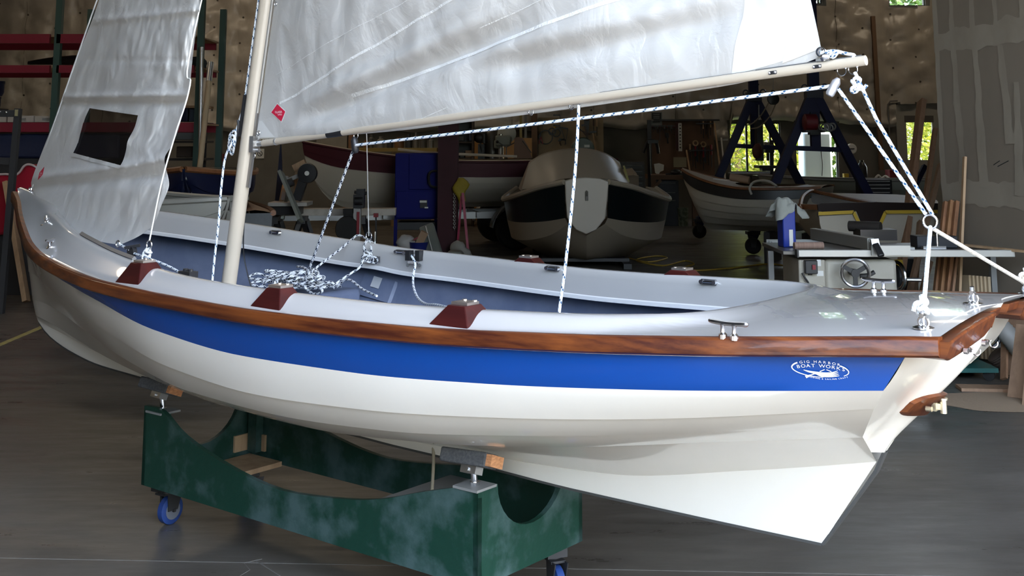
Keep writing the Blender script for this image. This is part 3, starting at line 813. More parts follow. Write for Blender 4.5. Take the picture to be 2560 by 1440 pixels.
# mainsail over (s, z)
leech = spl([(1.80, .474), (1.862, .482), (2.03, .512), (2.6, .66), (3.3, 1.02), (4.2, 1.68), (5.2, 2.45)])
footc = [bp(px, py) for px, py in ((646, 347), (720, 346), (800, 343), (900, 335), (1000, 326), (1150, 307), (1300, 288), (1500, 261), (1700, 231), (1850, 206), (1950, 180), (2064, 137))]
fz = spl(sorted(footc))
Z1 = 5.2
def crease(s, z, px0, py0, px1, py1, w, a):
    s0, z0 = bp(px0, py0); s1, z1 = bp(px1, py1); dx, dz = s1 - s0, z1 - z0; k = sqrt(dx * dx + dz * dz); dx /= k; dz /= k
    t = (s - s0) * dx + (z - z0) * dz; d = -(s - s0) * dz + (z - z0) * dx
    if dx < 0: d = -d
    e = sstep(-.15, .15, t) * (1 - sstep(k - .15, k + .25, t))
    return a * e * exp(-(d / w) ** 2)
def main_l(s, z, u, v):
    b = .16 * sin(pi * u ** .8) * (sin(pi * min(1, v * 1.15 + .0)) ** .55 if v < .86 else .6)
    b += -.022 * sstep(.0, .05, v) * (1 - sstep(.05, .12, v)) * sin(pi * u)
    w = fbm((s * 3.2, z * 2.2, 1.7), 4) * .018 + fbm((s * 9, z * 5, 4.1), 4) * .0055
    b += w * min(1, v * 20) * min(1, u * 12) * (1 - sstep(.93, 1, u))
    b += crease(s, z, 790, 262, 1230, 60, .035, .040) - crease(s, z, 780, 292, 1250, 92, .045, .040)
    b += crease(s, z, 1240, 140, 1750, 18, .04, .034) - crease(s, z, 1240, 170, 1790, 40, .05, .034)
    b += crease(s, z, 950, 240, 1500, 40, .03, .008) + crease(s, z, 740, 330, 1100, 262, .04, .012) - crease(s, z, 860, 300, 1900, 190, .07, .020)
    b += crease(s, z, 1060, 95, 1250, 10, .03, .016)
    return b
def main_pt(u, v):
    # rows rise from the foot; u runs from the luff to the leech
    zl = 1.612 + (Z1 - 1.612) * v; zr = 1.858 + (Z1 + .02 - 1.858) * v
    z_ = zl + (zr - zl) * u
    sl = ms(zl) - .052 + .012 * (1 - sstep(0, .03, v)); sr_ = leech(zr)
    s = sl + (sr_ - sl) * u
    z = z_ + (fz(s) - (1.612 + (1.858 - 1.612) * u)) * (1 - sstep(0, .10, v))
    return s, z
def main_p(u, v, o=0.): s, z = main_pt(u, v); return bw(s, main_l(s, z, u, v) + o, z)
NV = 150; vv = [(i / NV) ** 1.7 for i in range(NV + 1)]; NU = 150
main = MB(); main.grid([[main_p(j / NU, v) for j in range(NU + 1)] for v in vv])
mainsail = thing('mainsail', 'big white mainsail between mast and boom with seam tapes and a red maker diamond', 'sail', bo(.5), BRZ)
main.build('sail_panel', sailc, mainsail, recalc=False, sharp=180)
def invert(px, py):
    "sail parameters under a picture point"
    u, v = .5, .1
    for _ in range(40):
        q = proj(main_p(u, v)); h = 1e-3; a = proj(main_p(u + h, v)); b = proj(main_p(u, v + h))
        A = ((a[0] - q[0]) / h, (b[0] - q[0]) / h, (a[1] - q[1]) / h, (b[1] - q[1]) / h); det = A[0] * A[3] - A[1] * A[2]
        ex, ey = px - q[0], py - q[1]; u += .8 * (A[3] * ex - A[1] * ey) / det; v += .8 * (-A[2] * ex + A[0] * ey) / det
        u = min(max(u, .005), .995); v = min(max(v, .001), .95)
    return u, v
def tapestrip(a, b, wpx, n=60, mt=None, name='seam_tape', ex=0.):
    A = invert(*a); B_ = invert(*b); m = MB(); R1 = []
    dv = B_[1] - A[1]; du = B_[0] - A[0]
    for i in range(n + 1):
        t = i / n * (1 + ex); u, v = A[0] + du * t, A[1] + dv * t
        if u > .99: break
        R1.append([main_p(u, v + k * wpx, .0022) for k in (-.5, 0, .5)])
    m.grid(R1); return m.build(name, mt or tapec, mainsail, recalc=False, sharp=180)
tapestrip((700, 258), (1110, 10), .0028, ex=.9); tapestrip((880, 240), (1510, 8), .0032, ex=.5)
tapestrip((690, 188), (1010, 6), .0008, ex=1.2); tapestrip((1000, 320), (1120, 268), .0006, 30); tapestrip((1200, 70), (1400, -20), .0008, ex=.6)
# clew patches
def patch(x0, y0, x1, y1, o):
    A = invert(x0, y0); B_ = invert(x1, y1); m = MB(); R1 = []
    for i in range(41):
        t = i / 40 * 1.25; v = A[1] + (B_[1] - A[1]) * t; ul = A[0] + (B_[0] - A[0]) * t
        R1.append([main_p(ul + (.998 - ul) * k / 30, v, o) for k in range(31)])
    m.grid(R1); m.build('clew_patch', sail2, mainsail, recalc=False, sharp=180)
patch(1829, 186, 1862, 2, .0015); patch(1957, 158, 1990, 2, .003)
A = invert(668, 330); m = MB(); m.grid([[main_p(.004 + .05 * k / 10 * (1 - r / 12), .0015 + .02 * r / 10, .0018) for k in range(11)] for r in range(11)]); m.build('tack_patch', sail2, mainsail, recalc=False, sharp=180)
m = MB(); m.torus(bw(bp(2054, 131)[0], .012, bp(2054, 131)[1]), BN, .011, .003, 16, 6); m.torus(mp(1.634, -.075, .01), BN, .008, .003, 14, 6); m.torus(mp(2.19, -.075, .012), BN, .007, .0025, 14, 6); m.build('grommet', steel, mainsail)
def sticker(par, fn, corners, body1, body2, inv, flip=1):
    "red diamond: corners are picture points top, right, bottom, left"
    q = [inv(*c) for c in corners]
    def bil(x, y): # x, y in 0..1 across the diamond
        a = [q[0][i] + (q[1][i] - q[0][i]) * x for i in (0, 1)]; b = [q[3][i] + (q[2][i] - q[3][i]) * x for i in (0, 1)]
        return a[0] + (b[0] - a[0]) * y, a[1] + (b[1] - a[1]) * y
    m = MB(); m.grid([[fn(*bil(-.06 + 1.12 * i / 6, -.06 + 1.12 * j / 6), .0032 * flip) for i in range(7)] for j in range(7)]); b_ = m.build('maker_sticker', tapec, par, recalc=False, sharp=180)
    m = MB(); m.grid([[fn(*bil(i / 6, j / 6), .0042 * flip) for i in range(7)] for j in range(7)]); m.build('red_diamond', red_st, b_, recalc=False, sharp=180)
    m = MB()
    def put(body, cx, cy, w, h):
        vs, fs = text_mesh(body, 1.0); xs = max(abs(v[0]) for v in vs)
        out = []
        for x, y in vs:
            X = cx + x / xs * w; Y = cy - y * h
            # picture axes: right = along (1,0)+(0,-1) diag, down = along (0,1)+(1,0)... diagonal frame of the diamond
            dx, dy = (X + Y) / 2, (Y - X) / 2
            out.append(fn(*bil(.5 + dx, .5 + dy), .0050 * flip))
        m.add(out, fs)
    put(body1, 0, -.02, .52, .34); put(body2, .10, .26, .30, .22)
    m.build('sticker_lettering', lw, b_, recalc=False)
sticker(mainsail, lambda u, v, o: main_p(u, v, o), [(695, 260), (715, 279), (705, 304), (680, 281)], 'GLASER', 'SAILS', invert)
# ---------------------------------------------------------------- jib
hpx = proj(mp(MH - .5, .03))
JL = [(469, 79), (447, 80), (367, 110), (283, 143), (200, 173), (127, 200), (43, 233), (0, 248), (-400, 390), (hpx[1], hpx[0] - 12)]
JR = [(612, 300), (590, 348), (560, 384), (510, 405), (480, 418), (457, 423), (420, 415), (393, 412), (357, 433), (310, 450), (260, 462), (233, 473), (213, 475), (133, 483), (77, 490), (0, 500), (-400, 520), (hpx[1], hpx[0])]
JF = [(79, 469), (92, 505), (110, 535), (150, 568), (205, 592), (255, 605), (300, 612)]
def along(P_, v):
    Ls = [0]
    for a, b in zip(P_, P_[1:]): Ls.append(Ls[-1] + math.hypot(b[0] - a[0], b[1] - a[1]))
    d = v * Ls[-1]
    for i in range(len(P_) - 1):
        if d <= Ls[i + 1] + 1e-9:
            t = (d - Ls[i]) / (Ls[i + 1] - Ls[i]); return tuple(P_[i][k] + (P_[i + 1][k] - P_[i][k]) * t for k in (0, 1))
    return P_[-1]
JLs = [(p.y, p.x) for p in crv([(a, b, 0) for a, b in JL], 5)]; JRs = [(p.y, p.x) for p in crv([(a, b, 0) for a, b in JR], 4)]
JLs[-1] = (hpx[0] - 12, hpx[1]); JRs[-1] = hpx
JFs = [(p.x, p.y) for p in crv([(a, b, 0) for a, b in JF], 5)]
def jib_px(u, v):
    yl = JLs[0][1] + (hpx[1] - JLs[0][1]) * v; yr = JRs[0][1] + (hpx[1] - JRs[0][1]) * v
    def xa(P_, y):
        for (a, b), (c, d) in zip(P_, P_[1:]):
            if (b - y) * (d - y) <= 0 and b != d: return a + (c - a) * (y - b) / (d - b)
        return P_[-1][0] if y < P_[-1][1] else P_[0][0]
    l = (xa(JLs, yl), yl); r = (xa(JRs, yr), yr); f = along(JFs, u); k = (1 - sstep(0, .09, v))
    x = l[0] + (r[0] - l[0]) * u + k * (f[0] - (JFs[0][0] + (JFs[-1][0] - JFs[0][0]) * u))
    y = l[1] + (r[1] - l[1]) * u + k * (f[1] - (JFs[0][1] + (JFs[-1][1] - JFs[0][1]) * u))
    return x, y
def jib_p(u, v, o=0.):
    x, y = jib_px(u, v)
    k = 1 - sstep(.02, .9, v)
    l = .42 * u * (.25 + .75 * k) + .05 * sin(pi * u) * (1 - v)
    l += (fbm((u * 3.5, v * 9, 2.2), 4) * .030 + fbm((u * 9, v * 22, 7.7), 4) * .012) * min(1, v * 14 + .15) * min(1, u * 10)
    def fold(y0, y1, w, a):
        yy = y0 + (y1 - y0) * u; d = (y - yy) / w; return a * exp(-d * d) * (1 if d > 0 else 1)
    l += fold(243, 238, 8, .034) - fold(262, 256, 15, .026) + fold(447, 398, 12, .040) - fold(472, 436, 16, .038) + fold(52, 25, 8, .024) - fold(150, 152, 6, .010)
    l += .022 * sin(u * 9 + y * .012) * sstep(.55, 1, u) * sstep(0, .1, v)
    s, z = bp(x, y, l); return bw(s, l + o, z)
jib = thing('jib', 'white jib at the bow with a smoky dark window', 'sail', tackp, BRZ)
NV = 240; vj = [(i / NV) ** 1.5 for i in range(NV + 1)]; NU = 64
def jinv(px, py):
    u, v = .5, .15
    for _ in range(60):
        q = jib_px(u, v); h = 1e-3; a = jib_px(u + h, v); b = jib_px(u, v + h)
        A = ((a[0] - q[0]) / h, (b[0] - q[0]) / h, (a[1] - q[1]) / h, (b[1] - q[1]) / h); det = A[0] * A[3] - A[1] * A[2]
        ex, ey = px - q[0], py - q[1]; u += .6 * (A[3] * ex - A[1] * ey) / det; v += .6 * (-A[2] * ex + A[0] * ey) / det
        u = min(max(u, .01), .99); v = min(max(v, .001), .9)
    return u, v
WQ = [jinv(*c) for c in ((225, 268), (350, 286), (304, 416), (182, 384))]
def wbil(x, y):
    w = .035 * sin(pi * y) ; a = [WQ[0][i] + (WQ[1][i] - WQ[0][i]) * x for i in (0, 1)]; b = [WQ[3][i] + (WQ[2][i] - WQ[3][i]) * x for i in (0, 1)]
    return a[0] + (b[0] - a[0]) * y + w * (x - .0), a[1] + (b[1] - a[1]) * y
def in_win(u, v):
    # even-odd test in parameter space
    Q = [wbil(*c) for c in ((0, 0), (.5, 0), (1, 0), (1, .25), (1, .5), (1, .75), (1, 1), (.5, 1), (0, 1), (0, .75), (0, .5), (0, .25))]; c = False; j = len(Q) - 1
    for i in range(len(Q)):
        if (Q[i][1] > v) != (Q[j][1] > v) and u < (Q[j][0] - Q[i][0]) * (v - Q[i][1]) / (Q[j][1] - Q[i][1]) + Q[i][0]: c = not c
        j = i
    return c
m = MB(); NU2 = 150; m.grid([[jib_p(j / NU2, v) for j in range(NU2 + 1)] for v in vj], skip=lambda i, j: in_win((j + .5) / NU2, (vj[i] + vj[i + 1]) / 2))
jc = m.build('sail_panel', sailj, jib, recalc=False, sharp=180)
m = MB(); m.grid([[jib_p(*wbil(i / 14, j / 14), -.002) for i in range(15)] for j in range(15)]); m.build('window', glass_mat('smoky_film', (.30, .28, .27), .10, .80, (.02, .02, .02)), jib, recalc=False, sharp=180)
m = MB()
def frame_strip(pts, w):
    for (a, b) in zip(pts, pts[1:]): pass
for side_ in (((0, 0), (1, 0), 0, -1), ((0, 1), (1, 1), 0, 1), ((0, 0), (0, 1), -1, 0), ((1, 0), (1, 1), 1, 0)):
    (x0, y0), (x1, y1), ox, oy = side_; R1 = []
    for i in range(49):
        t = i / 48; x, y = x0 + (x1 - x0) * t, y0 + (y1 - y0) * t
        R1.append([jib_p(*wbil(x + ox * e, y + oy * e), .005) for e in (-.018, .0, .018, .045)])
    m.grid(R1)
m.build('window_tape', sailj, jib, recalc=False, sharp=180)
m = MB(); m.tube([tackp + V((0, 0, -.02)), jib_p(0.0, .15), jib_p(0, .5), mp(MH - .5, .04)], .004, 6); m.build('luff_wire', wire, jib)
def jfn(u, v, o): return jib_p(u, v, o)
sticker(jib, jfn, [(113, 416), (109, 436), (96, 451), (100, 432)], 'GLASER', 'SAILS', jinv)
m = MB(); cl = P(297, 610, .43); m.torus(cl + BN * .004, BN, .013, .004, 14, 6); m.torus(tackp + V((.0, -.01, -.01)), BN, .010, .004, 12, 6); m.build('grommet', steel, jib)
# bow fitting under the jib tack
m = MB(); tb_ = P(72, 478, 0.0); m.obox(tb_ - ZU * .03, BF * .02, BN * .006, ZU * .03); m.cyl(tb_ + BN * .012 , tb_ - BN * .012, .007, 8); m.build('bow_fitting', steel, boat)
# jib sheet with its block and tail
js = thing('jib_sheet', 'white flecked jib sheet from the clew along the near coaming with a small black block', 'rope', P(330, 640, .42), 0)
bl = P(330, 632, .45)
m = MB(); m.tube(crv([cl, P(312, 618, .44), bl + V((-.01, 0, .012))], 6), .0055, 8); m.tube(crv([bl, P(370, 645, .47), P(420, 665, .48), P(466, 690, .50), P(482, 697, .50)], 6), .0048, 8); m.build('line', rope_w, js)
m = MB(); m.lathe([(.004, -.010), (.022, -.010), (.022, .010), (.004, .010)], bl + V((0, 0, .004)), BN, 16); m.beam(bl + V((-.03, 0, .02)), bl + V((.03, 0, .03)), .018, .012); m.build('block_cheek', blackp, js)
m = MB(); m.torus(bl - ZU * .018, BN, .012, .003, 12, 6); m.build('shackle', steel, js)
cb = P(470, 686, .54); m = MB(); m.obox(cb, BF * .035, BN * .02, ZU * .012); m.cyl(cb + BF * .015 + ZU * .008, cb + BF * .015 + ZU * .02, .01, 10); m.cyl(cb - BF * .015 + ZU * .008, cb - BF * .015 + ZU * .02, .01, 10); m.build('cam_cleat', blackp, js)
# ================================================================ main sheet and other lines
bA = bo(bt(2084), -.062)      # aft block
bF = bo(bt(886), -.058)       # forward block
sheet = thing('mainsheet', 'white blue-flecked mainsheet run under the boom between two blocks and down to the ring', 'rope', bA, BRZ)
ring_ = P(2325, 553, 0)
m = MB(); m.tube([bF + BN * .003 + BF * -.012, bF.lerp(bA, .33) - ZU * .004, bF.lerp(bA, .66) - ZU * .004, bA], .0056, 8); m.build('fore_run', rope_w, sheet)
m = MB(); m.tube([bA - ZU * .01 - BF * .012, ring_ + ZU * .018 + BF * .01], .0056, 8); m.build('fall', rope_w, sheet)
m = MB(); kn = bo(bt(2136), -.05); m.tube([kn + ZU * .02, kn.lerp(ring_, .3), ring_ + ZU * .018 - BF * .008], .0056, 8)
for k in range(4): m.torus(kn - ZU * (.004 + .009 * k) + V((.004 * (-1) ** k, -.003, 0)), (sin(k * 2.1), cos(k * 2.1), .8), .010, .0052, 12, 6)
m.tube(crv([kn - ZU * .03, kn + V((.018, -.01, -.03)), kn + V((.030, -.012, -.018))], 5), .0052, 7); m.build('dead_end', rope_w, sheet)
m = MB(); foot_ = P(768, 686, -.22); m.tube(crv([bF - ZU * .012, bF.lerp(foot_, .5) - V((0, 0, .004)), foot_, P(760, 712, -.25)], 8), .0056, 8); m.build('lead_down', rope_k, sheet)
m = MB(); dn = (ring_ - bA).normalized(); hx = V((.45, -.1, -.9)).normalized()
bd = (V((-.5, 0, -.86))).normalized(); m.tube([bA + bd * -.025, bA + bd * -.012, bA + bd * .028, bA + bd * .034], [.006, .0135, .0135, .010], 14); m.build('aft_block', mat('worn_block', (.50, .50, .52), .35, metal=.6), sheet)
m = MB(); m.tube([bF + V((0, 0, .034)), bF + V((0, 0, .02)), bF + V((.006, 0, -.022)), bF + V((.008, 0, -.032))], [.006, .015, .015, .008], 12); m.build('forward_block', blackp, sheet)
m = MB(); m.torus(ring_, BN, .019, .0042, 20, 8); m.build('ring', steel, sheet)
def deckp(s, l): return bw(s, l, deckz(s, l))
br = thing('rope_bridle', 'pale rope bridle from the sheet ring to pad eyes at both stern corners', 'rope', ring_, BRZ)
for e in (E1, E2):
    a = ring_ - ZU * .016; b_ = deckp(*e) + ZU * .03; m = MB(); m.tube([a, a.lerp(b_, .5), b_], .0058, 8)
    for k in range(5): m.torus(b_ + ZU * (.008 + .007 * k) + V((.006 * sin(k * 2), .006 * cos(k * 1.7), 0)), (sin(k * 1.9), cos(k * 2.3), .9), .010, .0055, 12, 6)
    m.tube(crv([b_ + ZU * .03, b_ + V((-.02, -.01, .03)), b_ + V((-.026, -.01, .012))], 4), .0055, 7)
    m.build('leg', rope_l if e is E1 else rope_mat('cream_line', (.78, .72, .62), (.62, .56, .46), 40, .25), br)
oh = thing('outhaul', 'short white blue-flecked lashing from the sail clew to the end of the boom', 'rope', bo(.97, .05), BRZ)
c0 = bw(bp(2056, 133)[0], .02, bp(2056, 133)[1]); m = MB()
m.tube(crv([c0, P(2085, 128, 0), P(2110, 133, 0), P(2135, 138, 0), bo(.985, BR)], 5), .0055, 8)
for k in range(4): m.torus(P(2066 + 7 * k, 134 + 1.5 * k, .01), (sin(k * 1.3), .4, cos(k * 1.9)), .009, .005, 12, 6)
m.build('line', rope_w, oh)
m = MB(); m.torus(P(2052, 130, .02), BN, .014, .0026, 16, 6); m.beam(P(2054, 140, .015), P(2058, 152, .01), .012, .006); m.sph(P(2064, 141, .02), .012, (1.2, .6, .8), 10, 6); m.build('shackle', steel, oh)
# tail hanging from the boom amidships
tl = MB(); t0 = bo(bt(1447), -.018); tl.tube(crv([t0, P(1440, 400, .03), P(1425, 560, .06), P(1410, 690, .10), P(1398, 780, .14), P(1396, 812, .14)], 8), .0052, 8)
tag(tl.build('reefing_line', rope_w), 'single white flecked line hanging from mid boom into the cockpit', 'rope')
# sheet pile on the cockpit sole
rp = MB(); pr = random.Random(5); c0 = P(740, 722, -.05); cz = .69
ctr = bw(TS, -.28, TZ)
for k in range(20):
    a = pr.uniform(0, 6.28); cx = pr.gauss(0, .07); cy = pr.gauss(0, .06); rx, ry = pr.uniform(.05, .15), pr.uniform(.03, .07); z0 = .70 + .010 * (k % 7) + pr.uniform(0, .012)
    pts = [ctr + BF * (cx + rx * cos(w + a) + pr.uniform(-.015, .015)) + BN * (cy + ry * sin(w) + pr.uniform(-.012, .012)) + ZU * (z0 - .70 + pr.uniform(-.006, .02)) for w in [i * 2 * pi / 7 for i in range(7)]]
    rp.tube(crv(pts, 5, True), .0052, 7, closed=True)
rp.tube(crv([ctr + BF * .2 + ZU * .0, P(650, 722, -.2), P(672, 700, -.2), P(690, 714, -.24), ctr + BF * .06 + ZU * .02], 6), .0052, 7)
rp.tube(crv([ctr - BF * .05 + ZU * .05, P(788, 712, -.2), P(806, 728, -.18), P(782, 734, -.2), ctr - BF * .05 + ZU * .03], 6), .0052, 7)
tag(rp.build('rope_pile', rope_k), 'tangled heap of white and dark flecked rope on the slate thwart behind the mast', 'rope')
# line from the pile up over the far shroud and along the coaming to a jammer
fr_ = MB(); jam = P(1036, 638, -.60)
fr_.tube(crv([P(765, 690, -.22), P(815, 650, -.40), P(855, 619, -.52), P(880, 598, -.60), P(897, 588, -.65), P(925, 602, -.655), P(950, 619, -.66), P(1000, 629, -.66), jam], 6), .0052, 8)
tag(fr_.build('far_sheet', rope_k), 'flecked line led from the cockpit over the far coaming past the shroud', 'rope')
cc = thing('cam_cleat', 'small black cam cleat on the far coaming holding a hanging rope', 'cleat', jam, BRZ)
m = MB(); m.obox(jam + V((-.022, -.01, .0)), BF * .013, BN * .014, ZU * .022); m.obox(jam + V((.022, -.01, 0)), BF * .013, BN * .014, ZU * .022); m.build('jaw', blackp, cc)
m = MB(); m.obox(jam - ZU * .03 + V((0, -.012, 0)), BF * .035, BN * .006, ZU * .006); m.cyl(jam + V((-.026, -.02, -.04)), jam + V((-.026, -.04, -.04)), .008, 8); m.cyl(jam + V((.026, -.02, -.04)), jam + V((.026, -.04, -.04)), .008, 8); m.build('base', steel, cc)
hr = MB(); hr.tube(crv([jam + BN * .02, P(1038, 660, -.56), P(1033, 690, -.52), P(1034, 718, -.45), P(1045, 745, -.35), P(1065, 760, -.22), P(1090, 762, -.10), P(1125, 770, .05)], 6), .0052, 8)
tag(hr.build('hanging_line', rope_w), 'pale flecked rope end hanging from the far cam cleat onto the cockpit sole', 'rope')
lr = MB(); lr.tube(crv([lb2 + BN * .02, P(905, 655, -.50), P(900, 668, -.48), P(870, 688, -.42), P(850, 702, -.38), P(838, 712, -.35), P(836, 721, -.34), P(845, 715, -.34), P(862, 700, -.34), P(880, 702, -.32), P(905, 722, -.28), P(942, 740, -.22)], 6), .0050, 8)
tag(lr.build('shroud_tail', rope_k), 'loose flecked tail of the far shroud lashing curling on the slate liner', 'rope')
bc = MB(); bc.tube(crv([mp(1.7, -.045, -.02), P(615, 500, -.08), P(610, 560, -.08), P(609, 630, -.08), P(620, 690, -.08), P(632, 730, -.08)], 6), .0028, 6)
tag(bc.build('trailing_cord', blackp), 'thin black cord dangling beside the mast foot', 'cord')
# ================================================================ the workshop
YB, XL, XR, YF, HT = 24.5, -11.5, 11.0, 1.0, 6.6
conc_floor = mat('worn_concrete_floor', (.086, .077, .067), .38, var=(.9, (.138, .124, .107), .35, .68, 9), bump=(5, .12, .01), stretch=(1, 1, 1))
def stain(m, nt, b):
    # fine streaks and scuffs over the slab
    L = nt.links; tc = nt.nodes.new('ShaderNodeTexCoord'); mp_ = nt.nodes.new('ShaderNodeMapping'); mp_.inputs['Scale'].default_value = (.7, 3.2, 1); L.new(tc.outputs['Object'], mp_.inputs[0])
    n = nt.nodes.new('ShaderNodeTexNoise'); n.inputs['Scale'].default_value = 3; n.inputs['Detail'].default_value = 9; n.inputs['Roughness'].default_value = .7; L.new(mp_.outputs[0], n.inputs[0])
    r = nt.nodes.new('ShaderNodeMapRange'); r.inputs[1].default_value = .3; r.inputs[2].default_value = .7; r.inputs[3].default_value = .24; r.inputs[4].default_value = .55; L.new(n.outputs['Fac'], r.inputs[0]); L.new(r.outputs[0], b.inputs['Roughness'])
    mx = nt.nodes.new('ShaderNodeMixRGB'); mx.blend_type = 'MULTIPLY'; mx.inputs[0].default_value = .55
    src = b.inputs['Base Color'].links[0].from_socket; L.new(src, mx.inputs[1]); r2 = nt.nodes.new('ShaderNodeMapRange'); r2.inputs[1].default_value = .35; r2.inputs[2].default_value = .65; r2.inputs[3].default_value = .65; r2.inputs[4].default_value = 1.15
    L.new(n.outputs['Fac'], r2.inputs[0]); L.new(r2.outputs[0], mx.inputs[2]); L.new(mx.outputs[0], b.inputs['Base Color'])
stain(conc_floor, conc_floor.node_tree, conc_floor.node_tree.nodes['Principled BSDF'])
m = MB(); m.bx((XL, YF - .6, -.2), (XR, YB + .2, 0)); struct('floor', m, conc_floor)
apron = mat('pale_apron_concrete', (.42, .40, .37), .8, var=(1.2, (.36, .34, .31), .4, .7))
m = MB(); m.bx((-40, -40, -.25), (40, YF - .6, -.01)); struct('floor_apron', m, apron)
grassm = mat('rough_grass', (.06, .10, .02), .9, var=(2, (.14, .15, .05), .4, .7))
m = MB(); m.bx((-60, YB + .2, -.3), (60, 70, -.05)); m.bx((XR + .2, YF - .6, -.3), (60, YB + .2, -.05)); m.bx((-60, YF - .6, -.3), (XL - .2, YB + .2, -.05)); struct('ground', m, grassm)
# control joint and crack in the slab, painted line
jm = mat('joint_dark', (.05, .045, .04), .9)
m = MB(); a, b = fl(0, 1395), fl(900, 1412); d = (b - a).normalized(); m.beam(a - d * 3, b + d * 3, .005, .002); m.beam(fl(700, 1440), fl(640, 1402), .005, .002); cr = [fl(600, 1440), fl(625, 1425), fl(610, 1408), fl(655, 1398)]; m.tube([p + ZU * .0006 for p in cr], .0012, 4)
struct('trim_1', m, mat('pale_joint', (.16, .15, .135), .9))
m = MB(); a, b = fl(-60, 888), fl(118, 812); m.beam(a + ZU * .0015, b + ZU * .0015, .055, .002); struct('trim_2', m, mat('faded_yellow_line', (.55, .45, .14), .7, var=(12, (.40, .33, .14), .4, .6)))
concw = mat('dark_concrete_wall', (.125, .112, .092), .85, var=(.8, (.18, .163, .135), .35, .7, 7), bump=(12, .1))
# window openings (x0, x1, z0, z1) measured on the back wall plane
def wx(px): return at(px, 300, YB).x
def wz(py): return at(1280, py, YB).z
OP = [(wx(1822), wx(1950), wz(432), wz(306)), (wx(1986), wx(2092), wz(449), wz(306)), (wx(1962), wx(2066), wz(11), wz(-140)), (wx(2236), wx(2328), wz(16), wz(-140))]
DR = (wx(2243), wx(2345), 0.0, wz(262))
def holed(m, x0, x1, z0, z1, holes, ya, yb):
    xs = sorted({x0, x1, *[h[0] for h in holes], *[h[1] for h in holes]}); zz = sorted({z0, z1, *[h[2] for h in holes], *[h[3] for h in holes]})
    for a, b in zip(xs, xs[1:]):
        for c, d in zip(zz, zz[1:]):
            cx, cz = (a + b) / 2, (c + d) / 2
            if any(h[0] < cx < h[1] and h[2] < cz < h[3] for h in holes): continue
            m.bx((a, ya, c), (b, yb, d))
m = MB(); holed(m, XL, XR, 0, HT, OP + [DR], YB, YB + .2); struct('wall_back', m, concw)
def wframe(nm, o, mull=()):
    m = MB(); x0, x1, z0, z1 = o; y = YB + .06
    for a, b in (((x0, z0), (x1, z0)), ((x0, z1), (x1, z1)), ((x0, z0), (x0, z1)), ((x1, z0), (x1, z1))): m.beam((a[0], y, a[1]), (b[0], y, b[1]), .05, .06)
    for x in mull: m.beam((x, y, z0), (x, y, z1), .04, .04)
    w = struct(nm, m, mat('dark_window_frame', (.05, .05, .045), .6))
    g = MB(); g.add([(x0, y + .02, z0), (x1, y + .02, z0), (x1, y + .02, z1), (x0, y + .02, z1)], [(0, 1, 2, 3)])
    g.build('pane', MATS.get('clear_pane') or glass_mat('clear_pane', (.95, .97, .95), .04), w)
wframe('window_1', OP[0], (wx(1866), wx(1925))); wframe('window_2', OP[1], ()); wframe('window_3', OP[2], (wx(2058),)); wframe('window_4', OP[3])
m = MB(); x0, x1, z0, z1 = OP[0]; m.bx((x0 - .05, YB - .12, z0 - .05), (x1 + .05, YB + .05, z0)); m.bx((OP[1][0] - .05, YB - .12, OP[1][2] - .05), (OP[1][1] + .05, YB + .05, OP[1][2])); struct('trim_3', m, mat('weathered_sill', (.16, .15, .13), .8))
# pale door with its own window
dw = (wx(2264), wx(2329), wz(400), wz(306)); m = MB(); holed(m, DR[0], DR[1], 0, DR[3], [dw], YB - .02, YB + .04)
doorp = mat('grey_white_door', (.34, .32, .28), .6)
d1 = struct('door_1', m, doorp)
m = MB()
for q in ((DR[0] - .04, 0, DR[0], DR[3] + .04), (DR[1], 0, DR[1] + .04, DR[3] + .04), (DR[0] - .04, DR[3], DR[1] + .04, DR[3] + .04)): m.bx((q[0], YB - .06, q[1]), (q[2], YB, q[3]))
m.build('door_frame', doorp, d1)
m = MB(); m.bx((dw[0] - .03, YB - .035, dw[3]), (dw[1] + .03, YB - .02, dw[3] + .14)); m.build('blind_box', mat('dark_blind', (.10, .09, .08), .7), d1)
m = MB(); m.add([(dw[0], YB, dw[2]), (dw[1], YB, dw[2]), (dw[1], YB, dw[3]), (dw[0], YB, dw[3])], [(0, 1, 2, 3)]); m.build('pane', MATS['clear_pane'], d1)
# wrinkled insulation blanket on the upper back wall
insul = mat('insulation_vinyl', (.44, .395, .335), .30, spec=.6, bump=(7, .5, .02), var=(.35, (.385, .345, .29), .4, .7), stretch=(1, 1, .6))
pi_r = random.Random(21); CW = .57; TUF = {}
def tuft(i, j):
    if (i, j) not in TUF: TUF[(i, j)] = (i * CW + pi_r.uniform(-.05, .05), 1.95 + j * CW + pi_r.uniform(-.05, .05) + (.28 if i % 2 else 0), pi_r.uniform(0, 6.3), pi_r.uniform(.3, 1.3))
    return TUF[(i, j)]
def ins_bottom(x):
    b = lin([(-12, 1.76), (-6.3, 1.80), (-5.9, 1.78), (1.2, 1.80), (1.6, 1.90), (2.0, 1.86), (3.0, 1.83), (4.3, 1.62), (4.55, 1.60), (4.6, 2.02), (6.9, 1.98), (7.5, 1.86), (7.7, 1.9), (11, 1.9)])(x)
    return b + .02 * sin(x * 7) + .02 * fbm((x * 3, 0, 0), 2)
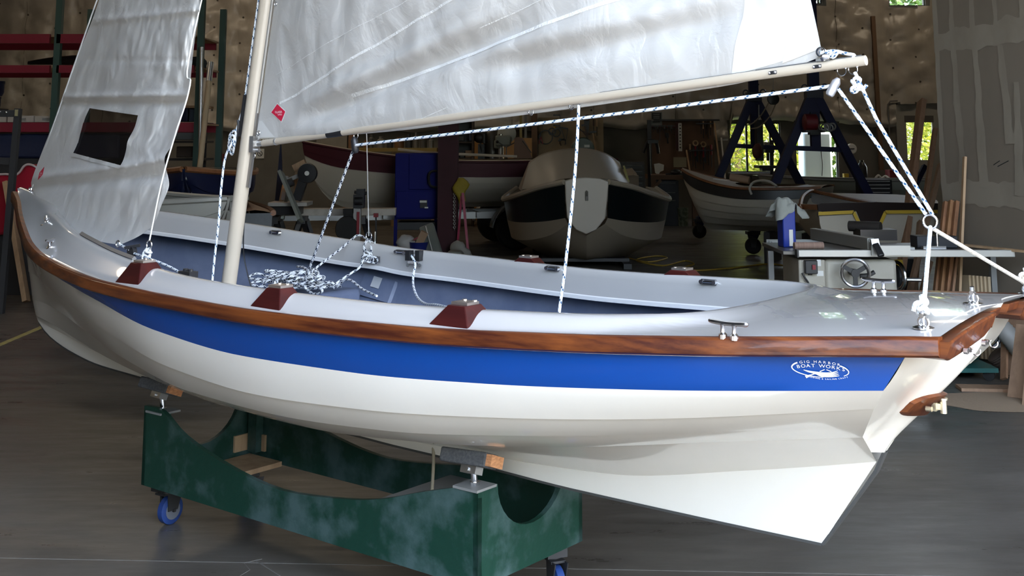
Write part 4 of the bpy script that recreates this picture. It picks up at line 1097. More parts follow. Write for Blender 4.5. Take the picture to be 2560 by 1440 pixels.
def ins_y(x, z):
    i0, j0 = int(round(x / CW)), int(round((z - 1.95) / CW)); best = (9, 0, 0, 1)
    for i in (i0 - 1, i0, i0 + 1):
        for j in (j0 - 1, j0, j0 + 1):
            t = tuft(i, j); dx, dz = x - t[0], z - t[1]; d = sqrt(dx * dx + dz * dz)
            if d < best[0]: best = (d, atan2(dz, dx), t[2], t[3])
    d, th, ph, am = best
    y = .085 * (1 - exp(-(d / .20) ** 2)) + .034 * am * exp(-d / .20) * sin(5 * th + ph) * min(1, d / .05) + .020 * am * exp(-d / .3) * sin(9 * th + ph * 2) * min(1, d / .05)
    y += .035 * fbm((x * .9, z * .5, 3), 3) + .022 * fbm((x * 4, z * 2.2, 9), 3)
    seam = abs(((x + 40) % 1.71) - .855); y -= .03 * exp(-((seam - .855) / .04) ** 2)
    zb = ins_bottom(x); y += .07 * exp(-((z - zb - .10) / .09) ** 2) + .05 * exp(-((z - zb - .3) / .16) ** 2) * fbm((x * 5, z * 5, 1), 3) - .05 * exp(-((z - zb) / .03) ** 2)
    return YB - .06 - y
nx, nz = 440, 84; rowsI = []
xs_ = [XL + .02 + (XR - XL - .04) * i / nx for i in range(nx + 1)]
for k in range(nz + 1):
    w = k / nz; r = []
    for x in xs_:
        zb = ins_bottom(x); z = zb + (HT - .1 - zb) * (w ** 1.15); r.append(V((x, ins_y(x, z), z)))
    rowsI.append(r)
def iskip(i, j):
    p = (rowsI[i][j] + rowsI[i + 1][j + 1]) / 2
    if any(o[0] - .03 < p.x < o[1] + .03 and o[2] - .03 < p.z < o[3] + .03 for o in OP): return True
    return DR[0] - .06 < p.x < DR[1] + .06 and p.z < DR[3] + .03
m = MB(); m.grid(rowsI, skip=iskip); struct('wall_back_insulation', m, insul, recalc=False, sharp=180)
m = MB()
for (i, j), t in list(TUF.items()):
    if XL < t[0] < XR and ins_bottom(t[0]) + .12 < t[1] < HT - .3 and t[1] < 5.0 and not any(o[0] - .1 < t[0] < o[1] + .1 and o[2] - .1 < t[1] < o[3] + .1 for o in OP) and not (DR[0] - .1 < t[0] < DR[1] + .1 and t[1] < DR[3] + .1):
        y = ins_y(t[0], t[1]); m.lathe([(.022, 0), (.022, .012), (0, .014)], (t[0], y, t[1]), (0, -1, 0), 8)
struct('trim_4', m, mat('tuft_button', (.06, .05, .04), .6))
m = MB()
for i in range(-20, 20):
    x = i * 1.71 + .0
    if XL < x < XR and not (7.9 < x < 9.2): m.tube([(x, ins_y(x, z) - .006, z) for z in [ins_bottom(x) + .1 + (4.9 - ins_bottom(x)) * k / 24 for k in range(25)] if not any(o[0] - .1 < x < o[1] + .1 and o[2] - .1 < z < o[3] + .1 for o in OP)], .005, 4)
struct('trim_5', m, mat('seam_dark', (.16, .14, .11), .6))
# posts and pipes against the back wall beside the door
m = MB(); m.beam((wx(2192), YB - .16, 1.0), (wx(2187), YB - .16, 4.2), .10, .08); struct('trim_6', m, mat('brown_stud', (.16, .09, .05), .7))
m = MB(); m.tube([(wx(2216), YB - .15, .9), (wx(2216), YB - .15, 2.35), (wx(2222), YB - .15, 2.42), (wx(2240), YB - .15, 2.43)], .018, 8); struct('trim_7', m, mat('dark_conduit', (.12, .11, .10), .5))
# side walls, roof, front wall with its big opening
sidem = mat('pale_side_lining', (.20, .18, .15), .6)
m = MB(); m.bx((XL - .2, YF, 0), (XL, YB, HT)); struct('wall_left', m, sidem)
m = MB(); m.bx((XR, YF, 0), (XR + .2, YB, HT)); struct('wall_right', m, sidem)
m = MB(); m.bx((XL, YF, HT), (XR, YB, HT + .2)); struct('ceiling', m, mat('roof_lining', (.14, .125, .10), .7))
m = MB(); holed(m, XL, XR, 0, HT, [(DX0, DX1, 0, DZ1)], YF - .2, YF); struct('wall_front', m, sidem)
# taped drywall partition on the open side
a0 = radians(15.6); PD = V((sin(a0), -cos(a0), 0)); PN = V((-cos(a0), -sin(a0), 0)); P0 = at(2352, 352, 9.46); P0.z = 0
dry = mat('drywall_paper', (.225, .185, .142), .8, var=(1.2, (.195, .16, .122), .4, .7, 6), stretch=(1, 1, .5))
m = MB(); L_ = 7.6; m.obox(P0 + PD * (L_ / 2) - PN * .08 + ZU * (HT / 2 - .02), PD * (L_ / 2), PN * .08, ZU * (HT / 2 - .02)); dwl = struct('wall_partition', m, dry)
mud = mat('joint_compound', (.31, .265, .21), .85, var=(2.2, (.235, .195, .15), .42, .72, 7), stretch=(1, 1, .6))
MO = [0]
def mudstrip(pts, w0, w1):
    "patchy band of joint compound on the partition, pts in (along, height)"
    m = MB(); n = 40; R1 = []
    for i in range(n + 1):
        t = i / n * (len(pts) - 1); k = min(int(t), len(pts) - 2); t -= k; x = pts[k][0] + (pts[k + 1][0] - pts[k][0]) * t; z = pts[k][1] + (pts[k + 1][1] - pts[k][1]) * t
        w = w0 + (w1 - w0) * i / n; e1 = w / 2 * (1 + .5 * fbm((x * 5 + 3, z * 5, 1), 3)); e2 = w / 2 * (1 + .5 * fbm((x * 5, z * 5, 8), 3))
        hor = abs(pts[-1][0] - pts[0][0]) > abs(pts[-1][1] - pts[0][1])
        R1.append([P0 + PD * (x + (0 if hor else s)) + ZU * (z + (s if hor else 0)) + PN * .0025 for s in (-e1, 0, e2)])
    MO[0] += .0005; R1 = [[p + PN * MO[0] for p in r] for r in R1]
    m.grid(R1); return m
def pxz(px, py):
    r = ray(px, py); c = V((0, 0, HCAM)); t = (P0 - c).dot(PN) / r.dot(PN); p = c + r * t; return (p - P0).dot(PD), p.z
m = MB()
for q in ([(2336, 108), (2440, 92), (2575, 68)], [(2366, 478), (2460, 484), (2575, 490)]): m2 = mudstrip([pxz(*p) for p in q], .16, .19); m.add(m2.v, m2.f)
for x in (2372, 2424, 2481, 2549):
    a = pxz(x + 4, -30); b = pxz(x + 10, 84); m2 = mudstrip([a, b], .05, .06); m.add(m2.v, m2.f)
for x, y1 in ((2384, 460), (2438, 470), (2502, 360), (2535, 490)):
    a = pxz(x + (0 if y1 != 490 else 8), 112 if y1 != 490 else 205); b = pxz(x + (26 if y1 != 490 else 16), y1); m2 = mudstrip([a, b], .06, .10); m.add(m2.v, m2.f)
m2 = mudstrip([(.02, .1), (.02, 5.9)], .06, .06); m.add(m2.v, m2.f)
tag(m.build('mud_bands', mud, dwl, recalc=False), 'paler taped joint bands')
m = MB()
for a, b in (((2485, 262 + 150), (2500, 402)), ((2495, 416), (2522, 402))): 
    pa, pb = pxz(*a), pxz(*b); m.tube([P0 + PD * pa[0] + ZU * pa[1] + PN * .003, P0 + PD * pb[0] + ZU * pb[1] + PN * .003], .003, 4)
m.build('pencil_mark', ink, dwl)
# ================================================================ other boats in the shop
def small_hull(root, L, B, D, wt=.6, sheer_b=.25, sheer_s=.05, rake=.3, keel=0., planks=5, mats=None, stripe=None, stripe_mat=None, gun=None, deck=None, open_=(.08, .72), inner=None, tmat=None, full=1.6, pram=0., zk=0., gun_r=.018, trm=.12, fore=.80):
    """hull in its own frame: x from transom (0) to stem (L), z from the keel up"""
    def bx_(t):
        if t < .42: return B / 2 * (wt + (1 - wt) * sin(pi / 2 * t / .42))
        u = (t - .42) / .58; return B / 2 * (pram + (1 - pram) * max(0., 1 - u ** full) ** .8)
    def zs_(t): return D + sheer_b * max(0, (t - .45) / .55) ** 1.8 + sheer_s * max(0, (.45 - t) / .45) ** 2
    def zk_(t): return (.55 * D) * max(0, (t - fore) / (1 - fore)) ** 2.4 * (1 if pram == 0 else 1.1) + .12 * D * max(0, (.3 - t) / .3) ** 1.5
    def pt(t, v, sd=1, o=0.):
        # v 0 gunwale .. 1 keel
        b = bx_(t); zg = zs_(t); z0 = zk_(t)
        a = v * pi / 2; yy = b * (max(cos(a), 0) ** .62) if v < 1 else 0; zz = zg - (zg - z0) * (sin(a) ** 1.25)
        yy = b * (1 - v ** 2.6) if v < 1 else 0.0
        zz = zg - (zg - z0) * (v ** .82)
        x = trm * (1 - min(t, .3) / .3) * (v) + L * t - rake * (v ** 1.4) * max(0, (t - .75) / .25) ** 1.5 + (-.0)
        return V((x, sd * (max(yy, .012) + o), zz + zk))
    NT = 36; vr = []
    for k in range(planks):
        for j in range(4): vr.append(((k + j / 3) / planks, .020 * j / 3 if k < planks - 1 else 0, k))
    H = MB(); Tt = [i / NT for i in range(NT + 1)]
    for sd in (1, -1):
        b0 = len(H.f); H.grid([[pt(t, v, sd, o) for t in Tt] for v, o, k in vr])
        if stripe:
            for i in range(len(vr) - 1):
                for j in range(NT):
                    if vr[i][0] >= stripe[0] - 1e-6 and vr[i + 1][0] <= stripe[1] + 1e-6: H.m[b0 + i * NT + j] = 1
    H.grid([[pt(1, v, s_) for v, o, k in vr] for s_ in (1, -1)])
    H.build('hull', mats if isinstance(mats, list) else [mats, stripe_mat or mats], root, world=False, sharp=25)
    Tm = MB(); Tm.grid([[pt(0, v, w) * 1 if False else V((pt(0, v).x, pt(0, v).y * w, pt(0, v).z)) for w in (1, .5, 0, -.5, -1)] for v, o, k in vr])
    if pram: Tm.grid([[V((pt(1, v).x, pt(1, v).y * w, pt(1, v).z)) for w in (1, .5, 0, -.5, -1)] for v, o, k in vr])
    Tm.build('transom', tmat or (mats[0] if isinstance(mats, list) else mats), root, world=False)
    if gun:
        for sd in (1, -1):
            G = MB(); G.tube([pt(t, 0, sd, .008) for t in Tt], gun_r, 6); G.build('gunwale', gun, root, world=False)
    if deck:
        Dk = MB(); R_ = []
        for i in range(NT + 1):
            t = Tt[i]; p = pt(t, 0); op = 0
            if open_[0] < t < open_[1]: op = .80 * min(1, (t - open_[0]) / .03, (open_[1] - t) / .12) ** .6
            R_.append([V((p.x, p.y, p.z)), V((p.x, p.y * (1 - .5 * (1 - op)), p.z + .02)), V((p.x, p.y * op, p.z + .03)), V((p.x, -p.y * op, p.z + .03)), V((p.x, -p.y * (1 - .5 * (1 - op)), p.z + .02)), V((p.x, -p.y, p.z))])
        Dk.grid(R_, skip=lambda i, j: j == 2 and R_[i][2].y > .005 and R_[i + 1][2].y > .005); Dk.build('deck', deck, root, world=False, sharp=50)
    if inner:
        I = MB(); I.grid([[pt(t, v, 1, -.02) for v in (.02, .3, .6)] + [V((pt(t, .6).x, 0, pt(t, .62).z))] + [pt(t, v, -1, -.02) for v in (.6, .3, .02)] for t in [.02 + .93 * i / 20 for i in range(21)]])
        I.build('inner_liner', inner, root, world=False, recalc=False)
    return pt
pale = mat('pale_hull_gelcoat', (.46, .41, .33), .35)
pale2 = mat('cream_hull_gelcoat', (.52, .46, .37), .35)
maroon = mat('maroon_gelcoat', (.055, .007, .013), .55, spec=.25)
blackg = mat('near_black_gelcoat', (.012, .012, .014), .4)
teak = mat('oiled_wood_trim', (.26, .11, .045), .4, var=(10, (.18, .07, .03), .4, .7))
tan = mat('tan_deck', (.46, .38, .28), .5)
beige = mat('beige_hull_gelcoat', (.36, .30, .225), .4)
def rz_of(a, b): d = V(b) - V(a); return atan2(d.y, d.x)
# maroon-striped boat on the trailer
a, b = V((1.55, 18.9, 0)), V((-3.2, 17.9, 0))
r = thing('lapstrake_boat', 'white lapstrake boat with a maroon band on the trailer, bow beyond the miter saw', 'boat', a, rz_of(a, b))
small_hull(r, (b - a).length, 1.45, .70, .7, .30, .03, .22, fore=.84, mats=pale, stripe=(0, .25), stripe_mat=maroon, planks=8, gun=maroon, deck=pale2, inner=pale, open_=(.1, .70), zk=.58)
m = MB(); m.tube([V((1.6, .45, 1.36)), V((3.0, .35, 1.42)), V((3.4, .1, 1.47))], .02, 8); m.build('coaming_rail', pale2, r, world=False)
# beige cabin boat facing the door
galv0 = mat('dull_grey_metal', (.16, .15, .13), .6, metal=.3)
CB = thing('cabin_boat', 'beige cabin boat with dark green sides and a pale shield-shaped pram bow facing the door', 'boat', at(1432, 600, 14.4) * 1, 0)
CB.location.z = 0; WM[CB] = M.Translation(CB.location)
yC = 14.4
def cpx(px, py, dy=0.): return at(px, py, yC + dy)
gl = mat('green_black_gelcoat', (.003, .007, .009), .3, coat=.1, spec=.3)
def loft(name, chains, mats_, par, n=8, world=True, sharp=40):
    m = MB(); m.grid([crv(c, n) for c in chains]); return m.build(name, mats_, par, world=world, sharp=sharp)
bowp = [(1412, 452), (1432, 446), (1466, 443), (1500, 446), (1522, 453), (1519, 500), (1514, 545), (1491, 575), (1465, 586), (1440, 575), (1418, 545), (1414, 500)]
m = MB(); m.prism([(0, 0)] * 0 + [(cpx(x, y).x, cpx(x, y).z) for x, y in bowp], V((0, yC, 0)), V((1, 0, 0)), ZU, V((0, .12, 0))); m.build('bow_panel', mat('pale_bow_panel', (.43, .38, .31), .35), CB, bev=.012)
m = MB(); c = cpx(1467, 490, -.02); m.torus(c + ZU * .03, (1, 0, 0), .03, .008, 12, 6); m.box(c, (.035, .02, .11)); m.build('bow_eye', galv0, CB)
for sd in (1, -1):
    def X(px): return px if sd > 0 else 2 * 1466 - px
    shr = [cpx(X(1410), 455, .02), cpx(X(1350), 468, .35), cpx(X(1295), 487, .9), cpx(X(1262), 498, 1.6), cpx(X(1262), 492, 2.6), cpx(X(1292), 470, 2.9)]
    chn = [cpx(X(1413), 545, .04), cpx(X(1365), 553, .4), cpx(X(1305), 556, .95), cpx(X(1270), 550, 1.65), cpx(X(1272), 535, 2.7), cpx(X(1300), 515, 2.9)]
    ch2 = [cpx(X(1420), 560, .05), cpx(X(1375), 588, .45), cpx(X(1320), 600, 1.0), cpx(X(1282), 596, 1.7), cpx(X(1280), 580, 2.7), cpx(X(1305), 555, 2.9)]
    kel = [cpx(X(1465), 588, .06), cpx(X(1440), 632, .5), cpx(X(1405), 645, 1.0), cpx(X(1380), 648, 1.8), cpx(X(1385), 630, 2.8), cpx(X(1420), 590, 2.9)]
    ctr = [cpx(1466, 588, .06), cpx(1466, 640, .5), cpx(1466, 652, 1.0), cpx(1466, 652, 1.8), cpx(1466, 632, 2.8), cpx(1466, 592, 2.9)]
    loft('side_band', [shr, chn], gl, CB); loft('lower_side', [chn, ch2], beige, CB); loft('bottom', [ch2, kel, ctr], beige, CB)
    # rounded gunwale flare and side deck
    G = MB(); P_ = crv(shr, 8); G.tube(P_, .035, 8); G.build('gunwale', beige, CB)
    inn = [p + V((sd * .14, .05, .02)) for p in shr]; loft('side_deck', [shr, inn], beige, CB)
    inn2 = [p + V((sd * .16, .10, -.22)) for p in shr]; loft('cockpit_side', [inn, inn2], beige, CB)
# cabin
def cab(dy, rows_):
    return [cpx(x, y, dy) for x, y in rows_]
F0 = cab(1.0, [(1322, 410), (1360, 386), (1420, 374), (1470, 374), (1515, 386), (1549, 410)])
F1 = cab(2.6, [(1322, 405), (1360, 383), (1420, 371), (1470, 371), (1515, 383), (1549, 405)])
Fb = [cpx(x, y, d) for x, y, d in ((1304, 474, .95), (1352, 464, .5), (1412, 447, .12), (1522, 447, .12), (1566, 462, .5), (1580, 474, .95))]
Fm = cab(.95, [(1318, 415), (1358, 418), (1420, 414), (1470, 414), (1512, 418), (1552, 415)])
loft('cabin_roof', [F0, F1], beige, CB); loft('cabin_front', [F0, [p.lerp(q, .5) for p, q in zip(F0, Fb)], Fb], beige, CB)
for sd, x0, x1 in ((1, 1322, 1296), (-1, 1549, 1572)):
    A_ = [cpx(x0, 410, 1.0), cpx(x0, 405, 2.6)]; B_ = [cpx(x1 + 8 * sd, 478, 1.0), cpx(x1, 470, 2.6)]; m = MB(); m.grid([A_, B_])
    m.build('cabin_side', beige, CB)
m = MB(); m.grid([[cpx(1553, 414, .9), cpx(1558, 414, 1.7)], [cpx(1563, 452, .9), cpx(1570, 455, 1.7)]]); m.v = [p + V((.02, -.02, 0)) for p in m.v]; m.build('yellow_strip_pane', mat('yellow_trim', (.35, .30, .08), .2), CB)  # even yellow strip along the cabin side
m = MB(); m.bx((cpx(1340, 0).x, yC + .5, .005), (cpx(1360, 0).x, yC + 2.9, .07)); m.bx((cpx(1560, 0).x, yC + .5, .005), (cpx(1580, 0).x, yC + 2.9, .07)); m.bx((cpx(1340, 0).x, yC + .8, .07), (cpx(1580, 0).x, yC + .95, .11)); m.bx((cpx(1340, 0).x, yC + 2.4, .07), (cpx(1580, 0).x, yC + 2.55, .11))
ct = m.build('boat_dolly', dark); tag(ct, 'low dark skid frame under the beige cabin boat', 'skid')
# dory with a wood deck edge near the gantry
b = at(1706, 437, 16.4); a = V((4.15, 15.5, 0)); b.z = 0
r = thing('rowing_boat', 'white lapstrake rowing boat with a black top band beside the blue gantry', 'boat', a, rz_of(a, b))
small_hull(r, (b - a).length, 1.25, .58, .65, .22, .02, .22, fore=.8, mats=pale, stripe=(0, .17), stripe_mat=blackg, planks=6, gun=teak, deck=tan, inner=pale, open_=(.15, .62), zk=.40)
for x_ in (.25, .75): m = MB(); m.box((x_, .0, .21), (.08, .6, .40)); m.build('cradle', dark, r, world=False)
# boat with taped transom behind the table saw
a = at(2188, 560, 11.4); a.z = 0; b = a + V((-1.5, 3.2, 0))
tb2 = thing('taped_boat', 'white boat with yellow masking tape and a dark notched transom behind the table saw', 'boat', a, 0)
ya = 11.4
def tpx(px, py, dy=0.): return at(px, py, ya + dy)
xl, xr = tpx(2045, 0).x, tpx(2338, 0).x
pol = [(2045, 514), (2190, 508), (2338, 512), (2336, 560), (2318, 605), (2270, 640), (2190, 668), (2115, 640), (2062, 605), (2050, 560)]
m = MB(); m.prism([(tpx(x, y).x, tpx(x, y).z) for x, y in pol], V((0, ya, 0)), V((1, 0, 0)), ZU, V((0, .04, 0))); m.build('transom', pale2, tb2)
m = MB(); m.prism([(tpx(x, y).x, tpx(x, y).z) for x, y in ((2042, 512), (2052, 508), (2190, 505), (2342, 508), (2342, 524), (2210, 526), (2196, 556), (2152, 556), (2140, 526), (2058, 530), (2044, 526))], V((0, ya - .03, 0)), V((1, 0, 0)), ZU, V((0, .03, 0))); m.build('transom_cap', mat('dark_walnut', (.016, .007, .005), .5, spec=.2), tb2)
m = MB()
for q in ([(2046, 534), (2134, 530), (2150, 562)], [(2344, 529), (2214, 530), (2200, 562)]):
    for (x0, y0), (x1, y1) in zip(q, q[1:]): m.beam(tpx(x0, y0, -.033), tpx(x1, y1, -.033), .004, .032, (0, 0, 1))
m.build('masking_tape', yellow, tb2)
lsh = [tpx(2045, 514, .02), tpx(2020, 512, .6), tpx(2003, 505, 1.3), tpx(2003, 495, 2.2), tpx(2030, 484, 3.2)]; lch = [tpx(2050, 560, .02), tpx(2018, 560, .6), tpx(1992, 556, 1.3), tpx(1985, 548, 2.2), tpx(2015, 530, 3.2)]; lkl = [tpx(2110, 640, .02), tpx(2070, 625, .6), tpx(2045, 612, 1.3), tpx(2040, 590, 2.2), tpx(2045, 560, 3.2)]
loft('hull_side', [lsh, [p.lerp(q, .5) + V((-.02, 0, 0)) for p, q in zip(lsh, lch)], lch, lkl], pale, tb2)
rsh = [tpx(2338, 512, .02), tpx(2345, 508, .6), tpx(2340, 500, 1.3), tpx(2310, 492, 2.2), tpx(2240, 486, 3.2)]; rch = [tpx(2336, 600, .02), tpx(2335, 590, .6), tpx(2325, 575, 1.3), tpx(2300, 560, 2.2), tpx(2230, 545, 3.2)]
loft('hull_side', [rsh, rch], pale, tb2)
m = MB(); m.beam(tpx(1984, 516, .6), tpx(2046, 518, .0), .03, .05); m.build('rub_rail', teak, tb2)
m = MB(); m.tube(crv([tpx(2000, 520, .3), tpx(2005, 497, .9), tpx(2015, 485, 1.6), tpx(2030, 478, 2.2), tpx(2060, 484, 2.0), tpx(2110, 496, 1.4), tpx(2160, 505, .7), tpx(2192, 510, .05)], 6), .022, 6); m.build('coaming', teak, tb2)
loft('deck', [rsh, [tpx(2200, 509, .06), tpx(2185, 505, .6), tpx(2140, 499, 1.3), tpx(2085, 488, 2.2), tpx(2060, 482, 3.2)]], tan, tb2)
loft('cockpit_well', [[tpx(2060, 514, .05), tpx(2030, 505, .9), tpx(2030, 486, 2.0)], [tpx(2180, 512, .05), tpx(2120, 502, .9), tpx(2060, 488, 1.9)]], mat('grey_well', (.07, .07, .065), .7), tb2)
m = MB(); m.bx((xl + .2, ya + .3, .01), (xr - .2, ya + .42, .44)); m.bx((xl + .2, ya + 1.6, .01), (xr - .3, ya + 1.72, .46)); tag(m.build('boat_chock', dark), 'dark timber chocks under the boat with yellow tape', 'chock')
# pale boat farther back
a, b = V((7.2, 20.4, 0)), V((4.6, 21.4, 0)); r = thing('tender', 'pale greenish open tender at the back below the windows', 'boat', a, rz_of(a, b))
small_hull(r, 2.9, 1.2, .5, .8, .06, .02, .2, mats=mat('pale_green_gelcoat', (.24, .25, .21), .4), planks=4, gun=grey_paint, inner=grey_paint, zk=.42)
for x_ in (.6, 2.0): m = MB(); m.box((x_, 0, .22), (.1, .6, .42)); m.build('cradle', dark, r, world=False)
# boats by the far concrete wall
a, b = at(520, 440, 13.1), at(459, 432, 11.7); a.z = b.z = 0; r = thing('navy_boat', 'navy boat with varnished gunwales, its bow towards the mast', 'boat', a, rz_of(a, b))
small_hull(r, (b - a).length, 1.15, .5, .9, .06, .02, .28, mats=[navy, navy], planks=3, gun=teak, deck=teak, inner=grey_paint, zk=.76, full=1.25, open_=(.05, .8), gun_r=.03)
m = MB()
bz = WM[r].inverted() @ at(447, 446, 11.8); 
for px in (447, 466): m.sph(at(px, 446, 11.78), .018, n=8, k=6)
m.build('bow_pad', paper, r)
m = MB(); m.box((.4, 0, .38), (.1, .8, .74)); m.box((1.1, 0, .38), (.1, .5, .74)); m.build('trestle', dark, r, world=False)
a, b = V((-3.75, 10.9, 0)), V((-2.33, 9.7, 0)); r = thing('grey_dinghy', 'open grey dinghy with a pale rim and a small brass fitting, beyond the jib clew', 'boat', a, rz_of(a, b))
small_hull(r, (b - a).length, 1.3, .42, .9, .05, .02, .12, mats=mat('pale_grey_gelcoat', (.34, .34, .31), .4), planks=3, gun=mat('pale_grey_gelcoat'  , (.34, .34, .31)), inner=mat('flat_grey_interior', (.20, .205, .20), .6), zk=.66, full=2.4, gun_r=.025)
m = MB(); m.box((.4, 0, .33), (.1, .8, .64)); m.box((1.5, 0, .33), (.1, .7, .64)); m.build('trestle', dark, r, world=False)
m = MB(); c = at(535, 510, 9.75); m.lathe([(.03, 0), (.03, .01), (.015, .03), (.02, .05)], c, n=10); m.build('brass_fitting', mat('brass', (.8, .6, .25), .25, metal=1), r)
a, b = at(618, 520, 13.0), at(638, 520, 11.2); a.z = b.z = 0; r = thing('wrapped_boat', 'boat stern wrapped in clear plastic with a red-brown rail, right beside the mast', 'boat', b, rz_of(b, a))
small_hull(r, 1.8, .38, .62, .85, .02, .02, .1, mats=mat('plastic_wrapped_grey', (.13, .14, .15), .25, coat=.3, bump=(5, .4, .03)), planks=2, gun=teak, deck=teak, open_=(2, 3), zk=.28, gun_r=.03)
m = MB(); m.box((.5, 0, .14), (.1, .3, .26)); m.box((1.5, 0, .14), (.1, .3, .26)); m.build('trestle', dark, r, world=False)
# red plastic hull at the edge of the rack
m = MB(); ryy = 12.4; P_ = [(-120, 452), (0, 436), (36, 438), (50, 430), (60, 416), (72, 411), (88, 416), (104, 432), (112, 470), (106, 540), (90, 575), (0, 588), (-120, 592)]
pp = [(at(x, y, ryy).x, at(x, y, ryy).z) for x, y in P_]
rd = thing('red_boat_hull', 'red plastic boat hull with a pale rim below the pallet rack', 'boat', at(0, 590, ryy) , 0); rd.location.z = 0; WM[rd] = M.Translation(rd.location)
m.prism(pp, V((0, ryy, 0)), V((1, 0, 0)), ZU, V((0, .7, 0))); m.build('hull', mat('red_plastic', (.36, .012, .03), .35, bump=(3, .3, .03)), rd, bev=.03)
m = MB(); m.tube(crv([V((x, ryy - .01, z)) for x, z in pp[:9]], 4), .012, 6); m.build('rim', mat('pale_rim', (.6, .5, .5), .4), rd)
m = MB(); m.bx((pp[-1][0], ryy + .1, .0), (pp[9][0], ryy + .6, pp[-2][1])); m.build('stand', dark, rd)
# ================================================================ racks, benches and tools at the back
def pbox(m, x0, y0, x1, y1, Y, dep, floor=False, mi=0):
    a = at(x0, y1, Y); b = at(x1, y0, Y); m.bx((a.x, Y, 0 if floor else a.z), (b.x, Y + dep, b.z), mi); return a, b
teal = mat('teal_upright', (.035, .075, .065), .5); beam_red = mat('rack_red', (.20, .010, .026), .5)
rk = thing('pallet_rack', 'tall pallet rack with red beams and teal uprights by the back wall', 'rack', at(130, 600, 14) * 1, 0); rk.location.z = 0; WM[rk] = M.Translation(rk.location)
for px in (-330, 132, 493):
    for dy in (0, 1.05):
        m = MB(); x = at(px, 300, 14).x; m.bx((x - .038, 14 + dy, 0), (x + .038, 14.07 + dy, 3.3)); m.build('upright', teal, rk)
    m = MB(); x = at(px, 300, 14).x
    for k in range(4): m.beam((x, 14.05, .5 + .7 * k), (x, 15.05, .5 + .7 * (k + 1)), .03, .03)
    m.build('brace', dark, rk) if px < 0 else None
for y0, y1 in ((85, 108), (163, 182), (306, 330)):
    for dy in (0, 1.05):
        for xa, xb in ((-330, 132), (132, 493)):
            m = MB(); a = at(xa, y1, 14); b = at(xb, y0, 14); m.bx((a.x + .04, 14 + dy, a.z), (b.x - .04, 14.05 + dy, b.z)); m.build('beam', beam_red, rk)
def deckz_(y): return at(0, y, 14).z
m = MB()
for y in (85, 163, 306): m.bx((at(-330, y, 14).x, 14.06, deckz_(y) - .03), (at(493, y, 14).x, 15.04, deckz_(y) - .01))
m.build('shelf_deck', ply, rk)
z2 = deckz_(163); m = MB(); R_ = []
for i in range(17):
    t = i / 16; x = at(62, 0, 14.3).x + 2.0 * t; w = .30 * sin(pi * min(1, t * 1.15)) ** .7 + .01; h = .13 * sin(pi * min(1, .06 + t * .9)) ** .8 + .008
    R_.append([V((x, 14.5 + w * cos(a), z2 + .005 + h * (1 + sin(a)) * .5 + .035 * (1 - t))) for a in [2 * pi * k / 12 for k in range(12)]])
m.grid(R_, close=True); m.add(R_[-1], [tuple(range(12))]); tag(m.build('kayak', mat('black_hull', (.012, .013, .018), .3)), 'slim black kayak lying on the middle level of the pallet rack', 'kayak')
z3 = deckz_(306)
for i, (x0, x1, y0) in enumerate(((-60, 15, 291), (18, 84, 289), (86, 150, 290))):
    m = MB(); pbox(m, x0, y0, x1, 305.5, 14.1, .5); o = m.build('carton', mat('pale_carton', (.42, .38, .34), .8), bev=.004)
    tag(o, ('long pale carton at the left frame edge on the lower rack level' if i == 0 else 'short pale carton on the lower rack level beside the teal upright' if i == 2 else 'middle pale carton of three on the lower rack level'), 'carton', 'pale cartons on the pallet rack')
    k = MB(); a = at((x0 + x1) / 2, 298, 14.09); k.box(a, (.12, .004, .03)); k.build('printed_mark', grey_paint, o)
for i, (y0, y1, x1) in enumerate(((203, 240, 23), (242, 272, 17))):
    c = at(-12, y1, 14.35); h = at(0, y0, 14.35).z - at(0, y1, 14.35).z; rr = at(x1, 0, 14.35).x - c.x; m = MB(); m.lathe([(rr * .8, 0), (rr, h * .25), (rr, h * .8), (rr * 1.06, h * .82), (rr * 1.06, h), (0, h)], c, n=20)
    if i == 1: m.bx((c.x - .3, 14.2, z3), (c.x + .1, 14.5, c.z))
    tag(m.build('plastic_drum', navy), ('upper' if i == 0 else 'lower') + ' dark plastic drum of the two stacked on the pallet rack', 'drum', 'dark drums on the pallet rack')
m = MB(); pbox(m, -200, 334, 300, 396, 14.12, .8); o = m.build('covered_load', mat('navy_cover', (.010, .016, .05), .6, bump=(4, .5, .04)), bev=.03); tag(o, 'dark navy covered load under the lowest red beam', 'load')
m = MB(); a = at(-200, 396, 14.3); b = at(300, 396, 14.3); m.bx((a.x + .1, 14.15, 0), (b.x - .1, 14.9, a.z)); tag(m.build('low_crate', dark), 'dark crate beneath the navy covered load', 'crate')
# black frame and leaning board at the left edge
fr2 = thing('steel_trestle', 'black steel trestle with a pale latch standing at the frame edge before the rack', 'frame', at(20, 690, 11.2), 0); fr2.location.z = 0; WM[fr2] = M.Translation(fr2.location)
for x0, x1 in ((46, 10), (-70, -110)):
    m = MB(); p = at(x0, 272, 11.3); q = at(x1, 690, 11.2); q = p + (q - p) * (p.z / (p.z - q.z)); m.beam(q, p, .055, .06, (0, 1, 0)); m.build('frame_post', dark, fr2)
for y in (283, 402):
    m = MB(); m.beam(at(-95, y, 11.28), at(46 - (y - 283) * .09, y + 1, 11.28), .05, .065, ZU); m.build('frame_rail', dark, fr2)
m = MB(); m.box(at(41, 282, 11.24), (.028, .012, .062)); m.build('latch', mat('yellow_grey_latch', (.30, .27, .14), .5), fr2)
m = MB(); m.sph(at(16, 281, 11.25), .012); m.sph(at(1, 279, 11.25), .010); m.build('bolt', steel, fr2)
def plank(p, q, w, t, mt, name, label, cat='board', group=None, up=(0, 1, 0)):
    m = MB(); m.beam(p, q, w, t, up); o = m.build(name, mt, bev=.002); tag(o, label, cat, group); return o
